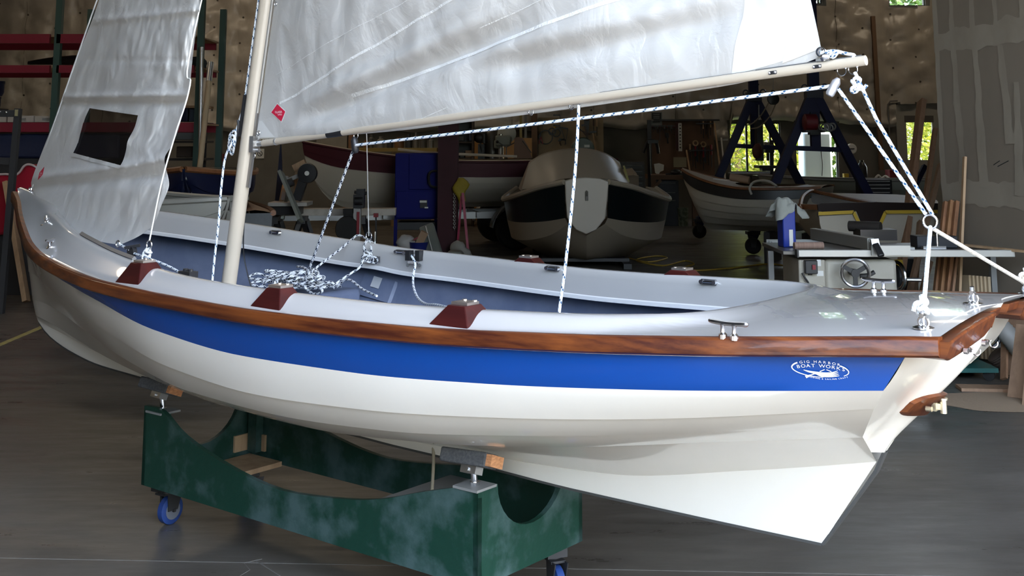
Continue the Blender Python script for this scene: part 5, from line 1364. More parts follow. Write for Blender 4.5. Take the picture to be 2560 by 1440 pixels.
q = fl(66, 757); p = at(16, 455, q.y + .35); plank(q + ZU * .01, p, .05, .09, pine, 'leaning_board', 'brown board leaning beside the red hull at the skiff bow')
# steel shelving right of the jib
sv = thing('steel_shelving', 'dark steel shelving with a raw board shelf, seen between jib and mast', 'shelving', at(470, 500, 16.2), 0); sv.location.z = 0; WM[sv] = M.Translation(sv.location)
for px in (404, 502):
    for dy in (0, .5):
        m = MB(); x = at(px, 0, 16.2).x; m.bx((x - .02, 16.2 + dy, 0), (x + .02, 16.24 + dy, 2.2)); m.build('upright', dark, sv)
for y, mt in ((264, pine), (306, dark), (352, dark), (396, dark)):
    m = MB(); a = at(398, y, 16.2); b = at(509, y, 16.2); m.bx((a.x, 16.18, a.z - .03), (b.x, 16.75, a.z)); m.build('shelf', mt, sv)
for x0, x1, y0, y1, mt, lb, nm in ((425, 470, 268, 304, navy, 'dark blue crate on the upper steel shelf', 'crate'), (472, 498, 272, 304, mat('slate_box', (.05, .07, .10), .6), 'slate coloured tub beside the dark blue crate', 'tub'), (430, 490, 318, 350, mat('grey_crate', (.14, .15, .15), .7), 'grey crate on the middle steel shelf', 'crate'), (440, 490, 366, 394, mat('brown_box', (.10, .08, .07), .7), 'brown box on the lowest steel shelf', 'box')):
    m = MB(); pbox(m, x0, y0, x1, y1, 16.3, .35); tag(m.build(nm, mt, bev=.01), lb, nm)
m = MB(); c = at(492, 155, 14.5); m.sph(c + V((0, 0, -.02)), .12, (1.1, .8, .75)); m.bx((c.x - .1, 14.4, deckz_(163)), (c.x + .1, 14.6, c.z - .05)); tag(m.build('dark_bag', mat('dark_fabric', (.04, .045, .05), .9)), 'dark lumpy bag on top of the rack just past the jib', 'bag')
m = MB(); q = at(499, 470, 13.65); p = at(504, 118, 13.9); q = p + (q - p) * (p.z / (p.z - q.z)); m.cyl(q, p, .022, 12); tag(m.build('metal_pole', alu), 'thin grey metal pole leaning on the pallet rack end', 'pole')
m = MB(); q = at(494, 470, 13.45); p = at(527, 160, 13.9); q = p + (q - p) * (p.z / (p.z - q.z)); m.cyl(q, p, .034, 14); o = m.build('spar', mat('tan_spar', (.46, .34, .21), .5)); tag(o, 'tan wooden spar leaning upright between jib and mast', 'spar')
k = MB(); d = (p - q).normalized(); k.cyl(p - d * .22, p + d * .02, .036, 14); k.build('metal_ferrule', alu, o)
# notices on the concrete
for x, y, w, h, lb in ((650, 384, .17, .20, 'white no-smoking notice on the concrete wall beside the mast'), (652, 352, .30, .12, 'white lettered notice above the no-smoking notice')):
    m = MB(); c = at(x, y, YB - .012); m.box(c, (w, .012, h)); o = m.build('wall_notice', paper); tag(o, lb, 'notice')
    k = MB()
    if h > .15: k.torus(c - V((0, .010, 0)), (0, 1, 0), .05, .006, 20, 6); k.beam(c + V((-.035, -.010, .035)), c + V((.035, -.010, -.035)), .006, .010)
    else: k.torus(c + V((-.06, -.010, 0)), (0, 1, 0), .03, .006, 14, 6, a0=.6, a1=5.2); k.beam(c + V((.02, -.01, -.03)), c + V((.08, -.01, .03)), .006, .012); k.beam(c + V((.02, -.01, .03)), c + V((.08, -.01, -.03)), .006, .012)
    k.build('printed_symbol', ink, o)
m = MB(); c = at(553, 394, YB - .06); m.box(c, (.11, .1, .16)); o = m.build('alarm_box', mat('dull_red', (.16, .015, .02), .5), bev=.01); tag(o, 'small dark red alarm box on the concrete wall left of the mast', 'alarm box')
m = MB(); m.box(c + V((0, -.054, -.02)), (.05, .01, .03)); m.build('pull_handle', paper, o)
# miter saw, saw horses, plank
Ys = 15.6
for i, (px, lb) in enumerate(((690, 'black sawhorse at the loose end of the long white plank'), (757, 'black sawhorse under the miter saw stand'), (905, 'black sawhorse behind the trailer jack'))):
    c = at(px, 560, Ys); c.z = 0; t = thing('sawhorse', lb, 'sawhorse', c, .1, 'black sawhorses under the white plank')
    m = MB(); m.box((0, 0, .58), (.10, .62, .09)); m.build('top_rail', blackp, t, world=False)
    for sx in (-1, 1):
        for sy in (-1, 1): m = MB(); m.beam((sx * .21, sy * .30, 0), (sx * .03, sy * .24, .56), .05, .06); m.build('leg', blackp, t, world=False)
a = at(642, 539, Ys); b = at(988, 541, Ys); plank(V((a.x, Ys, .67)), V((b.x, Ys + .1, .67)), .28, .085, mat('whitewashed_plank', (.50, .46, .40), .7, var=(6, (.36, .32, .27), .4, .7)), 'plank', 'long pale plank laid across the black sawhorses', up=ZU)
sw = thing('miter_saw', 'miter saw with a black blade guard and a tiny orange lamp, on the sawhorses', 'saw', at(735, 530, 15.2), 0); sw.location.z = .715; WM[sw] = M.Translation(sw.location)
def spx(x, y, d=0): return at(x, y, 15.2 + d)
m = MB(); a, b = spx(676, 505), spx(772, 514); m.bx((a.x, 15.05, b.z), (b.x, 15.5, a.z)); m.build('saw_table', mat('pale_cast_table', (.42, .40, .36), .5), sw)
m = MB(); m.beam(spx(700, 512, .1), spx(702, 530, .1), .3, .1); m.bx((spx(690, 0).x, 15.1, spx(0, 536).z), (spx(765, 0).x, 15.4, spx(0, 514).z)); m.build('saw_base', blackp, sw)
m = MB(); m.beam(spx(708, 500), spx(716, 440), .05, .05, (0, 1, 0)); m.beam(spx(716, 452), spx(765, 432), .05, .10, (0, 1, 0)); m.build('saw_arm', mat('grey_casting', (.30, .30, .29), .4, metal=.3), sw)
m = MB(); m.lathe([(.0, -.05), (.12, -.045), (.13, 0), (.12, .045), (0, .05)], spx(769, 433, -.05), (0, 1, 0), 24); m.beam(spx(762, 440), spx(742, 500), .11, .12, (0, 1, 0)); g = m.build('blade_guard', blackp, sw)
m = MB(); m.lathe([(.03, -.06), (.03, .06)], spx(769, 433, -.05), (0, 1, 0), 16); m.build('arbor_cap', paper, g)
m = MB(); m.lathe([(.055, -.06), (.055, .06)], spx(722, 458, -.05), V((1, 0, .4)), 16); m.build('motor', dark, sw)
em = bpy.data.materials.new('orange_lamp'); em.use_nodes = True; eb = em.node_tree.nodes['Principled BSDF']; eb.inputs['Emission Color'].default_value = (1, .42, .12, 1); eb.inputs['Emission Strength'].default_value = 6; eb.inputs['Base Color'].default_value = (.8, .4, .1, 1)
m = MB(); m.box(spx(709, 451, -.08), (.035, .02, .04)); m.box(spx(712, 461, -.08), (.035, .02, .03)); m.build('indicator_lamp', em, sw)
m = MB(); m.beam(spx(702, 430, -.1), spx(752, 552, -.35), .04, .16, (0, 1, 0)); m.beam(spx(722, 470, .1), spx(706, 548, .0), .04, .05, (0, 1, 0)); tag(m.build('folded_stand', mat('grey_green_board', (.26, .28, .25), .6)), 'grey-green trestle leg board leaning before the miter saw', 'stand')
m = MB(); m.prism([(0, 0), (.12, 0), (.06, .9)], spx(686, 516, .4), V((1, 0, 0)), ZU, V((0, .03, 0))); tag(m.build('blue_offcut', navy), 'dark blue tapered offcut standing left of the miter saw', 'offcut')
m = MB(); m.beam(spx(702, 512, .3), spx(712, 462, .3), .05, .10, (0, 1, 0)); tag(m.build('pine_offcut', pine), 'raw pine offcut standing behind the miter saw arm', 'offcut')
m = MB(); m.beam(spx(735, 422, .3), spx(765, 407, .3), .1, .1, (0, 1, 0)); m.beam(spx(738, 505, .3), spx(742, 424, .3), .04, .06, (0, 1, 0)); tag(m.build('pine_offcut', pine), 'raw pine block raised behind the miter saw guard', 'offcut')
# trailer, its jack and wheel
trl = thing('boat_trailer', 'galvanised boat trailer carrying the maroon-banded boat', 'trailer', V((-.6, 18.2, 0)), rz_of(V((1.55, 18.9, 0)), V((-3.2, 17.9, 0))))
galv = mat('galvanised_steel', (.36, .36, .35), .45, metal=.6)
for y in (.45, -.55):
    m = MB(); m.beam((-2.0, y, .50), (2.2, y * .6, .48), .06, .10); m.build('frame_rail', galv, trl, world=False)
for x in (-1.5, 0, 1.4): m = MB(); m.beam((x, -.6, .5), (x, .5, .5), .06, .08); m.build('cross_member', galv, trl, world=False)
m = MB(); m.beam((2.2, 0, .46), (3.2, 0, .46), .07, .08); m.build('tongue', galv, trl, world=False)
for y in (-.80, .72):
    t = MB(); t.lathe([(.19, -.085), (.28, -.09), (.305, -.06), (.305, .06), (.28, .09), (.19, .085)], (-.52, y, .305), (0, 1, 0), 28); w = t.build('tyre', rubber, trl, world=False)
    t = MB(); t.lathe([(.19, -.07), (.195, -.085), (.175, -.08), (.16, -.03), (.09, -.045), (.07, -.08), (0, -.085)], (-.52, y, .305), (0, 1, 0) if y > 0 else (0, 1, 0), 24); t.lathe([(.19, .07), (.195, .085), (.175, .08), (.16, .03), (.09, .045), (.07, .08), (0, .085)], (-.52, y, .305), (0, 1, 0), 24); rm_ = t.build('wheel_rim', steel, w, world=False)
    f = MB(); f.grid([[V((-.52 + .37 * cos(a), y + o, .305 + .37 * sin(a))) for a in [pi * .02 + pi * .96 * k / 16 for k in range(17)]] for o in (-.13, .13)]); f.build('fender', galv, trl, world=False, solid=.01)
m = MB(); m.box((.25, -.62, .62), (.34, .01, .16)); pl = m.build('number_plate', paper, trl, world=False)
m = MB()
for i in range(3): m.box((.15 + .09 * i, -.628, .62), (.05, .004, .08))
m.build('plate_marks', grey_paint, pl, world=False)
jk = thing('trailer_jack', 'trailer jack post with a black winch head and a red strip before the maroon-banded boat', 'jack', at(893, 600, 15.0), 0); jk.location.z = 0; WM[jk] = M.Translation(jk.location)
def jpx(x, y, d=0): return at(x, y, 15 + d)
m = MB(); a = jpx(893, 600); m.beam(V((a.x, 15, .02)), jpx(894, 515), .09, .09); m.build('jack_post', galv, jk)
m = MB(); m.box(jpx(895, 560, -.05), (.035, .02, .30)); m.build('red_strip', redp, jk)
m = MB(); m.box(jpx(898, 503), (.13, .16, .17)); m.box(jpx(902, 482), (.10, .12, .10)); m.cyl(jpx(886, 480), jpx(917, 483), .022, 10); m.lathe([(.05, -.05), (.05, .05)], jpx(897, 503, -.08), (1, 0, 0), 14); m.build('winch_head', blackp, jk)
m = MB(); w0 = jpx(870, 572); w0.z = max(w0.z, .14); m.lathe([(.08, -.05), (.15, -.05), (.165, 0), (.15, .05), (.08, .05)], w0, (0, 1, 0), 22); m.box(w0 + V((.0, 0, .22)), (.12, .1, .06)); m.beam(w0 + V((0, 0, .2)), w0, .12, .02, (0, 1, 0)); m.build('jack_wheel', rubber, jk)
m = MB(); m.lathe([(.06, -.03), (.08, 0), (.06, .03)], w0, (0, 1, 0), 16); m.build('wheel_hub', mat('navy_hub', (.03, .04, .07), .5), jk)
m = MB(); c = jpx(940, 538, .4); m.box(c, (.06, .05, .05)); o = m.build('trailer_light', redp); 
m2 = MB(); m2.beam(jpx(940, 538, .43), V((c.x, 15.5, .02)), .02, .02, (0, 1, 0)); m2.build('light_post', dark, o); tag(o, 'small red trailer light beside the white plank end', 'light')
# steel column and blue cabinet
cx = at(1118, 600, 16.6).x; m = MB(); prim = mat('red_oxide_primer', (.050, .013, .018), .6, spec=.25, var=(2, (.036, .010, .014), .4, .7))
m.bx((cx - .14, 16.6, 0), (cx + .14, 16.625, HT)); m.bx((cx - .14, 16.9, 0), (cx + .14, 16.925, HT)); m.bx((cx - .008, 16.6, 0), (cx + .008, 16.92, HT)); o = m.build('steel_post', prim); tag(o, 'dark red steel building post standing between the blue cabinet and the cabin boat', 'post')
m = MB(); m.bx((cx - .17, 16.55, 0), (cx + .17, 16.98, .02)); m.build('base_plate', prim, o)
cab_ = thing('tool_cabinet', 'tall dark blue steel tool cabinet on legs beside the red steel post', 'cabinet', at(1040, 600, 16.95), 0); cab_.location.z = 0; WM[cab_] = M.Translation(cab_.location)
m = MB(); pbox(m, 986, 383, 1094, 548, 16.95, .55); m.build('cabinet_body', bluep, cab_, bev=.01)
m = MB(); pbox(m, 1022, 386, 1092, 474, 16.92, .03); d_ = m.build('cabinet_door', bluep, cab_, bev=.006)
m = MB(); m.tube(crv([at(1092, 427, 16.85), at(1076, 430, 16.83), at(1072, 445, 16.83), at(1076, 464, 16.83), at(1092, 468, 16.85)], 5), .016, 8); m.build('door_handle', blackp, d_)
m = MB(); pbox(m, 990, 478, 1092, 545, 16.92, .03); d_ = m.build('cabinet_drawer', bluep, cab_, bev=.006)
m = MB(); pbox(m, 1050, 500, 1068, 520, 16.90, .02); m.build('lock_plate', blackp, d_)
m = MB(); m.box(at(1058, 504, 16.895), (.10, .01, .03)); m.box(at(1066, 519, 16.895), (.05, .01, .02)); m.build('pale_label', paper, d_)
for px in (989, 1090):
    for dy in (.02, .5): m = MB(); a = at(px, 548, 16.95 + dy); m.bx((a.x - .025, 16.95 + dy, 0), (a.x + .025, 16.955 + dy, a.z)); m.build('leg', bluep, cab_)
m = MB(); pbox(m, 994, 556, 1088, 575, 16.955, .45); m.build('under_shelf', dark, cab_)
# yellow bag, chain and red tubes hung on the post
yp = 16.5
m = MB(); c = at(1152, 470, yp); R_ = []
for i in range(9):
    t = i / 8; R_.append([V((c.x + (.10 + .03 * sin(7 * t)) * sin(pi * (.12 + .8 * t)) * cos(a) + .02 * sin(9 * t), yp + .05 * sin(a), c.z + .14 - .36 * t)) for a in [2 * pi * k / 10 for k in range(10)]])
m.grid(R_, close=True); m.add(R_[0], [tuple(range(10))]); m.add(R_[-1], [tuple(range(10))]); tag(m.build('yellow_bag', mat('yellow_fabric', (.30, .22, .015), .7, bump=(20, .5))), 'crumpled yellow bag hanging on the red steel post', 'bag')
ch = MB()
for i in range(22): p = at(1136, 476 + 4.6 * i, yp + .04); ch.torus(p, (1, 0, 0) if i % 2 else (0, 1, 0), .016, .005, 10, 5)
tag(ch.build('chain', galv), 'grey chain hanging down the red steel post', 'chain')
m = MB(); m.beam(at(1157, 482, 16.4), V((at(1172, 545, 16.3).x, 16.3, .02)), .035, .035, (0, 1, 0)); m.beam(at(1154, 490, 16.45), V((at(1142, 545, 16.45).x, 16.5, .02)), .03, .03, (0, 1, 0)); tag(m.build('red_lever', mat('bright_red', (.30, .01, .05), .4)), 'pair of red lever bars splayed below the yellow bag', 'lever')
# clutter on the floor before the cabinet
def lump(name, c, r, d, mt, label, cat, amp=.25, fr=6, n=18, k=12):
    m = MB(); m.sph(c + ZU * (r * d[2]), r, d, n, k)
    cc_ = c + ZU * (r * d[2])
    m.v = [cc_ + (p - cc_) * (1 + amp * fbm(((p - cc_) * fr) + V((c.x, c.y, 0)), 3)) for p in m.v]
    zmin = min(p.z for p in m.v); m.v = [V((p.x, p.y, p.z - zmin + c.z)) for p in m.v]
    o = m.build(name, mt, sharp=180); tag(o, label, cat); return o
yf = 15.7
def gpx(x, d=0): p = at(x, 600, yf + d); p.z = 0; return p
m = MB(); m.bx(gpx(1000) + V((0, -.1, 0)), gpx(1034) + V((0, .25, .10))); o = m.build('flat_box', redp); tag(o, 'low red and white box under the crumpled white bag', 'box'); k = MB(); k.bx(gpx(1002) + V((0, -.112, .02)), gpx(1032) + V((0, -.10, .07))); k.build('white_label', paper, o)
lump('crumpled_bag', gpx(1015, .1) + ZU * .10, .12, (1.0, .8, 1.0), mat('white_plastic_bag', (.42, .40, .38), .5), 'crumpled whitish plastic bag on the floor by the blue cabinet', 'bag', .5)
m = MB(); m.lathe([(.10, 0), (.125, .26), (.13, .27), (.12, .27), (.10, .02), (0, .02)], gpx(1047, .05), n=20); o = m.build('blue_bucket', mat('deep_blue_plastic', (.01, .02, .16), .4)); tag(o, 'deep blue bucket holding offcuts before the steel post', 'bucket')
m = MB(); m.beam(gpx(1040, .05) + ZU * .15, gpx(1062, .05) + ZU * .40, .10, .16, (0, 1, 0)); tag(m.build('tan_carton', card), 'small tan carton stuck in the blue bucket', 'carton')
m = MB(); m.beam(gpx(1034, .0) + ZU * .30, gpx(1058, 0) + ZU * .37, .02, .02, (0, 1, 0)); tag(m.build('red_rod', redp), 'thin red rod lying over the blue bucket', 'rod')
m = MB(); m.beam(gpx(1094, -.1) + ZU * .03, gpx(1066, .25) + ZU * .46, .20, .10, (0, 1, 0)); o = m.build('grey_tray', mat('grey_green_plastic', (.17, .18, .16), .5), bev=.02); tag(o, 'grey plastic tray leaning against the red steel post', 'tray'); k = MB(); k.tube([gpx(1086, -.2) + ZU * .08, gpx(1064, .12) + ZU * .47], .006, 6); k.build('pale_edge', paper, o)
m = MB(); a, b = gpx(1112, -.6), gpx(1160, -.6); m.prism([(0, 0), (b.x - a.x, 0), (b.x - a.x - .01, .16), (b.x - a.x - .05, .20), (.05, .20), (.01, .16)], a, V((1, 0, 0)), ZU, V((0, .3, 0))); o = m.build('grey_bin', mat('grey_green_plastic'), bev=.02); tag(o, 'grey rounded plastic bin upturned at the foot of the steel post', 'bin'); k = MB(); k.box(a + V(((b.x - a.x) / 2 - .02, -.004, .05)), (.03, .01, .02)); k.build('bin_slot', blackp, o)
lump('crumpled_paper', gpx(1150, .6), .12, (1.3, .6, .9), mat('grey_paper', (.30, .28, .25), .8), 'crumpled grey paper beside the trailer wheel', 'paper', .6)
# ================================================================ benches along the back wall
def grp(name, label, cat, px, Y, group=None):
    c = at(px, 540, Y); c.z = 0; return thing(name, label, cat, c, 0, group)
yb = 22.3
wb = grp('workbench', 'workbench with a yellow top edge behind the maroon-banded boat', 'bench', 950, yb)
m = MB(); pbox(m, 876, 370, 1092, 379, yb, .8); m.build('bench_top', mat('yellow_bench_edge', (.38, .25, .06), .6), wb)
for px in (884, 985, 1085):
    m = MB(); a = at(px, 379, yb); m.bx((a.x - .05, yb + .05, 0), (a.x + .05, yb + .15, a.z)); m.build('leg', ply, wb)
m = MB(); pbox(m, 880, 428, 1090, 434, yb + .1, .6); m.build('lower_shelf', dark, wb)
r_ = random.Random(4); cols = [mat('bottle_white', (.20, .19, .17), .4), mat('bottle_dark', (.04, .045, .05), .4), mat('bottle_grey', (.09, .085, .075), .5), mat('bottle_amber', (.20, .10, .04), .4)]
zt_ = at(0, 370, yb).z; zl_ = at(0, 428, yb + .2).z
for i, (px, h, k, w) in enumerate(((915, 20, 3, 7), (928, 33, 2, 6), (952, 28, 0, 9), (975, 18, 1, 8), (998, 26, 3, 12), (1022, 34, 1, 9), (1040, 38, 0, 6), (1058, 30, 2, 9), (1078, 26, 0, 7))):
    c = at(px, 370, yb + .3); hh = h / FPX * 22.6; ww = w / FPX * 22.6; m = MB(); m.lathe([(ww, 0), (ww, hh * .7), (ww * .5, hh * .8), (ww * .5, hh), (0, hh)], V((c.x, c.y, zt_)), n=12); o = m.build('bottle', cols[k]); tag(o, 'small bottle standing on the yellow-edged workbench', 'bottle', 'bottles on the yellow-edged workbench')
for i, (px, h, k, w) in enumerate(((924, 20, 1, 6), (936, 26, 0, 5), (950, 16, 2, 7), (962, 24, 1, 5), (975, 22, 0, 7))):
    c = at(px, 428, yb + .3); hh = h / FPX * 22.6; ww = w / FPX * 22.6; m = MB(); m.lathe([(ww, 0), (ww, hh * .75), (ww * .4, hh * .85), (ww * .4, hh), (0, hh)], V((c.x, c.y, zl_)), n=12); o = m.build('bottle', cols[k]); tag(o, 'small bottle on the low shelf under the yellow-edged workbench', 'bottle', 'bottles on the low bench shelf')
m = MB(); pbox(m, 790, 335, 868, 402, YB - .12, .05); tag(m.build('wall_sheet', mat('pale_sheet', (.33, .30, .25), .7, var=(1.5, (.25, .22, .18), .4, .7))), 'pale stained sheet on the back wall behind the maroon bow', 'sheet')
m = MB(); pbox(m, 870, 330, 886, 402, YB - .3, .12); m.bx((at(872, 0, YB).x, YB - .28, 0), (at(884, 0, YB).x, YB - .2, at(0, 402, YB).z)); tag(m.build('timber_post', mat('orange_timber', (.28, .14, .07), .7)), 'orange-brown timber post at the end of the yellow bench', 'post')
# open bookcase
bc_ = grp('bookcase', 'dark open bookcase just past the red steel post', 'bookcase', 1160, yb)
for px in (1136, 1182): m = MB(); a = at(px, 300, yb); m.bx((a.x - .02, yb, 0), (a.x + .02, yb + .5, at(0, 300, yb).z)); m.build('side_panel', mat('dark_wood', (.045, .025, .015), .6), bc_)
for y in (300, 354, 395, 450, 500): m = MB(); a = at(1138, y, yb); b = at(1181, y, yb); m.bx((a.x, yb + .01, a.z - .03), (b.x, yb + .5, a.z)); m.build('shelf', mat('dark_wood'), bc_)
m = MB(); pbox(m, 1138, 300, 1181, 545, yb + .5, .02); m.build('back_panel', blackp, bc_)
for x0, x1, y0, y1, mt, lb, nm in ((1172, 1181, 321, 352, navy, 'upright dark box on the top bookcase shelf', 'box'), (1141, 1160, 340, 352, cols[2], 'low grey tin on the top bookcase shelf', 'tin'), (1163, 1180, 376, 394, card, 'brown carton on the second bookcase shelf', 'carton'), (1150, 1160, 380, 394, cols[2], 'grey jar beside the brown carton', 'jar'), (1142, 1156, 425, 449, cols[1], 'dark can on the third bookcase shelf', 'can'), (1164, 1174, 432, 449, cols[3], 'amber can on the third bookcase shelf', 'can')):
    m = MB(); pbox(m, x0, y0, x1, y1 + .3, yb + .1, .2); tag(m.build(nm, mt, bev=.006), lb, nm)
# plywood backing with a warm glow put into its colour, drill press and its table
m = MB(); pbox(m, 1184, 345, 1330, 470, YB - .5, .04); m.bx((at(1184, 0, YB).x, YB - .49, 0), (at(1330, 0, YB).x, YB - .47, .7)); tag(m.build('plywood_sheet', mat('glow_orange_plywood', (.46, .24, .08), .6)), 'plywood sheet coloured with a warm orange glow behind the drill press', 'sheet')
dp = grp('drill_press', 'drill press with a bright chrome column before the orange plywood', 'drill press', 1255, 22.4); yd = 22.4
m = MB(); m.cyl(at(1252, 410, yd), at(1252, 335, yd), .06, 16); m.build('column', mat('chrome', (.85, .85, .85), .08, metal=1), dp)
m = MB(); m.box(at(1258, 352, yd), (.30, .5, .20)); m.cyl(at(1244, 350, yd - .1), at(1244, 372, yd - .1), .07, 12); m.build('head', mat('grey_green_casting', (.17, .18, .15), .45), dp, bev=.03)
m = MB(); m.lathe([(.18, -.03), (.18, .03), (.14, .05), (0, .05)], at(1267, 334, yd), (0, -1, 0), 28); m.build('pulley_cover', mat('pale_cover', (.42, .41, .35), .5), dp)
m = MB()
for a in (.5, 2.6, 4.7): c = at(1266, 368, yd - .3); q = c + V((cos(a) * .2, 0, sin(a) * .2)); m.beam(c, q, .018, .018, (0, 1, 0)); m.sph(q, .03, n=8, k=6)
m.build('feed_handle', blackp, dp)
m = MB(); pbox(m, 1216, 401, 1288, 409, yd - .3, .7); m.build('table', mat('cast_iron_table', (.20, .18, .16), .4, metal=.3), dp)
m = MB(); c = at(1252, 410, yd); m.cyl(V((c.x, yd, 0)), c, .06, 14); m.bx((c.x - .3, yd - .3, 0), (c.x + .3, yd + .3, .05)); m.build('base', dark, dp)
m = MB(); m.lathe([(.16, 0), (.18, .5), (.12, .6), (.10, .62)], at(1230, 402, yd + .4), n=18); m.bx((at(1218, 0, yd).x, yd + .2, 0), (at(1242, 0, yd).x, yd + .6, at(0, 402, yd + .4).z)); tag(m.build('dust_hood', mat('smoky_grey_metal', (.10, .09, .08), .35, metal=.4)), 'smoky grey dust hood beside the drill press column', 'hood')
m = MB(); pbox(m, 1244, 417, 1282, 470, yd - .1, .3); m.bx((at(1244, 0, yd).x, yd - .1, 0), (at(1282, 0, yd).x, yd + .2, .7)); tag(m.build('small_cabinet', mat('grey_white_metal', (.28, .27, .24), .5), bev=.01), 'small grey-white cabinet under the drill press table', 'cabinet')
m = MB(); m.prism([(at(x, y, 21.6).x, at(x, y, 21.6).z) for x, y in ((1286, 345), (1296, 342), (1308, 346), (1320, 365), (1330, 395), (1334, 415), (1284, 412))], V((0, 21.6, 0)), V((1, 0, 0)), ZU, V((0, .12, 0))); a = at(1305, 412, 21.6); m.bx((a.x - .15, 21.6, 0), (a.x + .15, 21.72, a.z)); o = m.build('wood_pattern', mat('brown_pattern_wood', (.17, .075, .035), .5)); tag(o, 'brown curved wooden pattern standing beside the drill press', 'pattern')
m = MB(); m.cyl(at(1306, 352, 21.58), at(1328, 382, 21.58), .012, 8); m.build('metal_rod', steel, o)
m = MB(); m.lathe([(.07, 0), (.07, .18), (.05, .2)], at(1210, 358, yd), n=14); m.sph(at(1200, 345, yd), .10, (1.2, .8, 1)); m.beam(at(1200, 356, yd), at(1209, 378, yd), .03, .03, (0, 1, 0)); m.bx((at(1196, 0, yd).x, yd + .1, 0), (at(1212, 0, yd).x, yd + .2, at(0, 360, yd).z)); tag(m.build('bench_grinder', blackp), 'black bench grinder on a stand between bookcase and drill press', 'grinder')
for px, mt, lb in ((1336, mat('brown_stud', (.16, .09, .05)), 'brown timber stud left of the tan tool board'), (1302, mat('yellow_stud', (.30, .24, .08), .6), 'yellowish upright batten behind the drill press'), (1314, grey_paint, 'grey metal upright behind the drill press')):
    m = MB(); a = at(px, 280, YB - .42); m.bx((a.x - (.06 if px > 1330 else .025), YB - .42, 0), (a.x + (.06 if px > 1330 else .025), YB - .30, 2.35)); tag(m.build('batten', mt), lb, 'batten')
# tan tool board with hanging tools
tbm = mat('tool_board', (.34, .25, .15), .7, var=(1.2, (.27, .20, .12), .4, .7))
m = MB(); pbox(m, 1346, 294, 1508, 460, YB - .30, .03); tbd = m.build('tool_board', tbm); tag(tbd, 'tan plywood tool board on the back wall above the cabin boat', 'tool board')
def hung(kind, px, py, L, ang, mt, label, group, Y=None, w=.03):
    "one hand tool hanging on a board: handle, shank, head"
    Y = Y or YB - .34; c = at(px, py, Y); d = V((sin(ang), 0, -cos(ang))); x = V((d.z, 0, -d.x)); m = MB(); hm = mat('dark_tool_steel', (.03, .03, .032), .4, metal=.5)
    t = m; 
    if kind == 'hammer': m.beam(c, c + d * L, .025, w, (0, 1, 0), 1); m.beam(c - x * .07, c + x * .07, .04, .05, (0, 1, 0))
    elif kind == 'saw': m.prism([(0, 0), (L, .0), (L, .03), (0, .12)], c, d, x, V((0, .006, 0))); m.torus(c - d * .04 + x * .05, (0, 1, 0), .05, .016, 12, 6, m=1)
    elif kind == 'clamp': m.beam(c, c + d * L, .012, .03, (0, 1, 0)); m.beam(c, c + x * .14, .03, .03, (0, 1, 0)); m.beam(c + d * L * .7, c + d * L * .7 + x * .14, .03, .03, (0, 1, 0)); m.cyl(c + d * L * .7 + x * .11, c + d * L + x * .11, .012, 8, m=1)
    elif kind == 'pliers': m.beam(c, c + d * L * .4 + x * .01, .02, .03, (0, 1, 0)); m.beam(c + d * L * .4, c + d * L + x * .04, .02, .022, (0, 1, 0), 1); m.beam(c + d * L * .4, c + d * L - x * .04, .02, .022, (0, 1, 0), 1)
    elif kind == 'square': m.beam(c, c + d * L, .006, .03, (0, 1, 0)); m.beam(c, c + x * L * .5, .02, .045, (0, 1, 0), 1)
    elif kind == 'ring': m.torus(c + d * L / 2, (0, 1, 0), L / 2, w * .4, 18, 6)
    else: m.cyl(c, c + d * L * .45, w * .55, 8, m=1); m.cyl(c + d * L * .45, c + d * L, w * .25, 8)
    o = m.build(kind if kind != 'driver' else 'screwdriver', [hm, mt]); tag(o, label, 'tool', group); return o
g1 = 'hand tools on the tan tool board'; dkh = mat('dark_handle', (.05, .03, .02), .6)
for kd, px, py, L, an, mt, lb in (('clamp', 1400, 288, .30, .0, yellow, 'black clamp with a yellow screw high on the tan tool board'), ('ring', 1364, 326, .28, 0, blackp, 'black oblong ring on the tan tool board'), ('ring', 1380, 320, .14, 0, galv0, 'small pale ring on the tan tool board'), ('ring', 1390, 322, .16, .1, galv0, 'second small pale ring on the tan tool board'), ('clamp', 1402, 318, .36, .3, dkh, 'dark clamp beside the pale rings'), ('clamp', 1420, 322, .34, -.2, dkh, 'dark clamp over the green bandsaw cover'), ('pliers', 1444, 318, .30, .9, dkh, 'dark pliers over the green bandsaw cover'), ('hammer', 1462, 312, .34, .2, dkh, 'dark hammer near the end of the tan tool board'), ('saw', 1474, 300, .42, -.1, dkh, 'dark hand saw hung on the tan tool board'), ('driver', 1484, 298, .30, 0, dkh, 'first screwdriver at the tan tool board end'), ('driver', 1492, 298, .34, 0, pine, 'pale-handled screwdriver at the tan tool board end'), ('square', 1356, 300, .26, 0, galv0, 'steel square on the tan tool board'), ('pliers', 1352, 330, .24, 0, redp, 'red-handled pliers on the tan tool board'), ('hammer', 1482, 330, .38, .15, pine, 'pale hammer under the screwdrivers')):
    hung(kd, px, py, L, an, mt, lb, g1)
m = MB(); c = at(1457, 372, 21.5); m.lathe([(.19, -.08), (.21, -.06), (.21, .06), (.19, .08), (0, .08)], V((c.x, 21.5, c.z)), (0, -1, 0), 28); m.bx((c.x - .2, 21.42, 0), (c.x + .2, 21.58, c.z)); o = m.build('bandsaw', mat('dark_green_enamel', (.03, .055, .035), .4)); tag(o, 'dark green bandsaw with a rounded top behind the cabin roof', 'bandsaw'); k = MB(); k.box(V((c.x + .07, 21.40, c.z + .05)), (.10, .01, .05)); k.build('label_plate', paper, o)
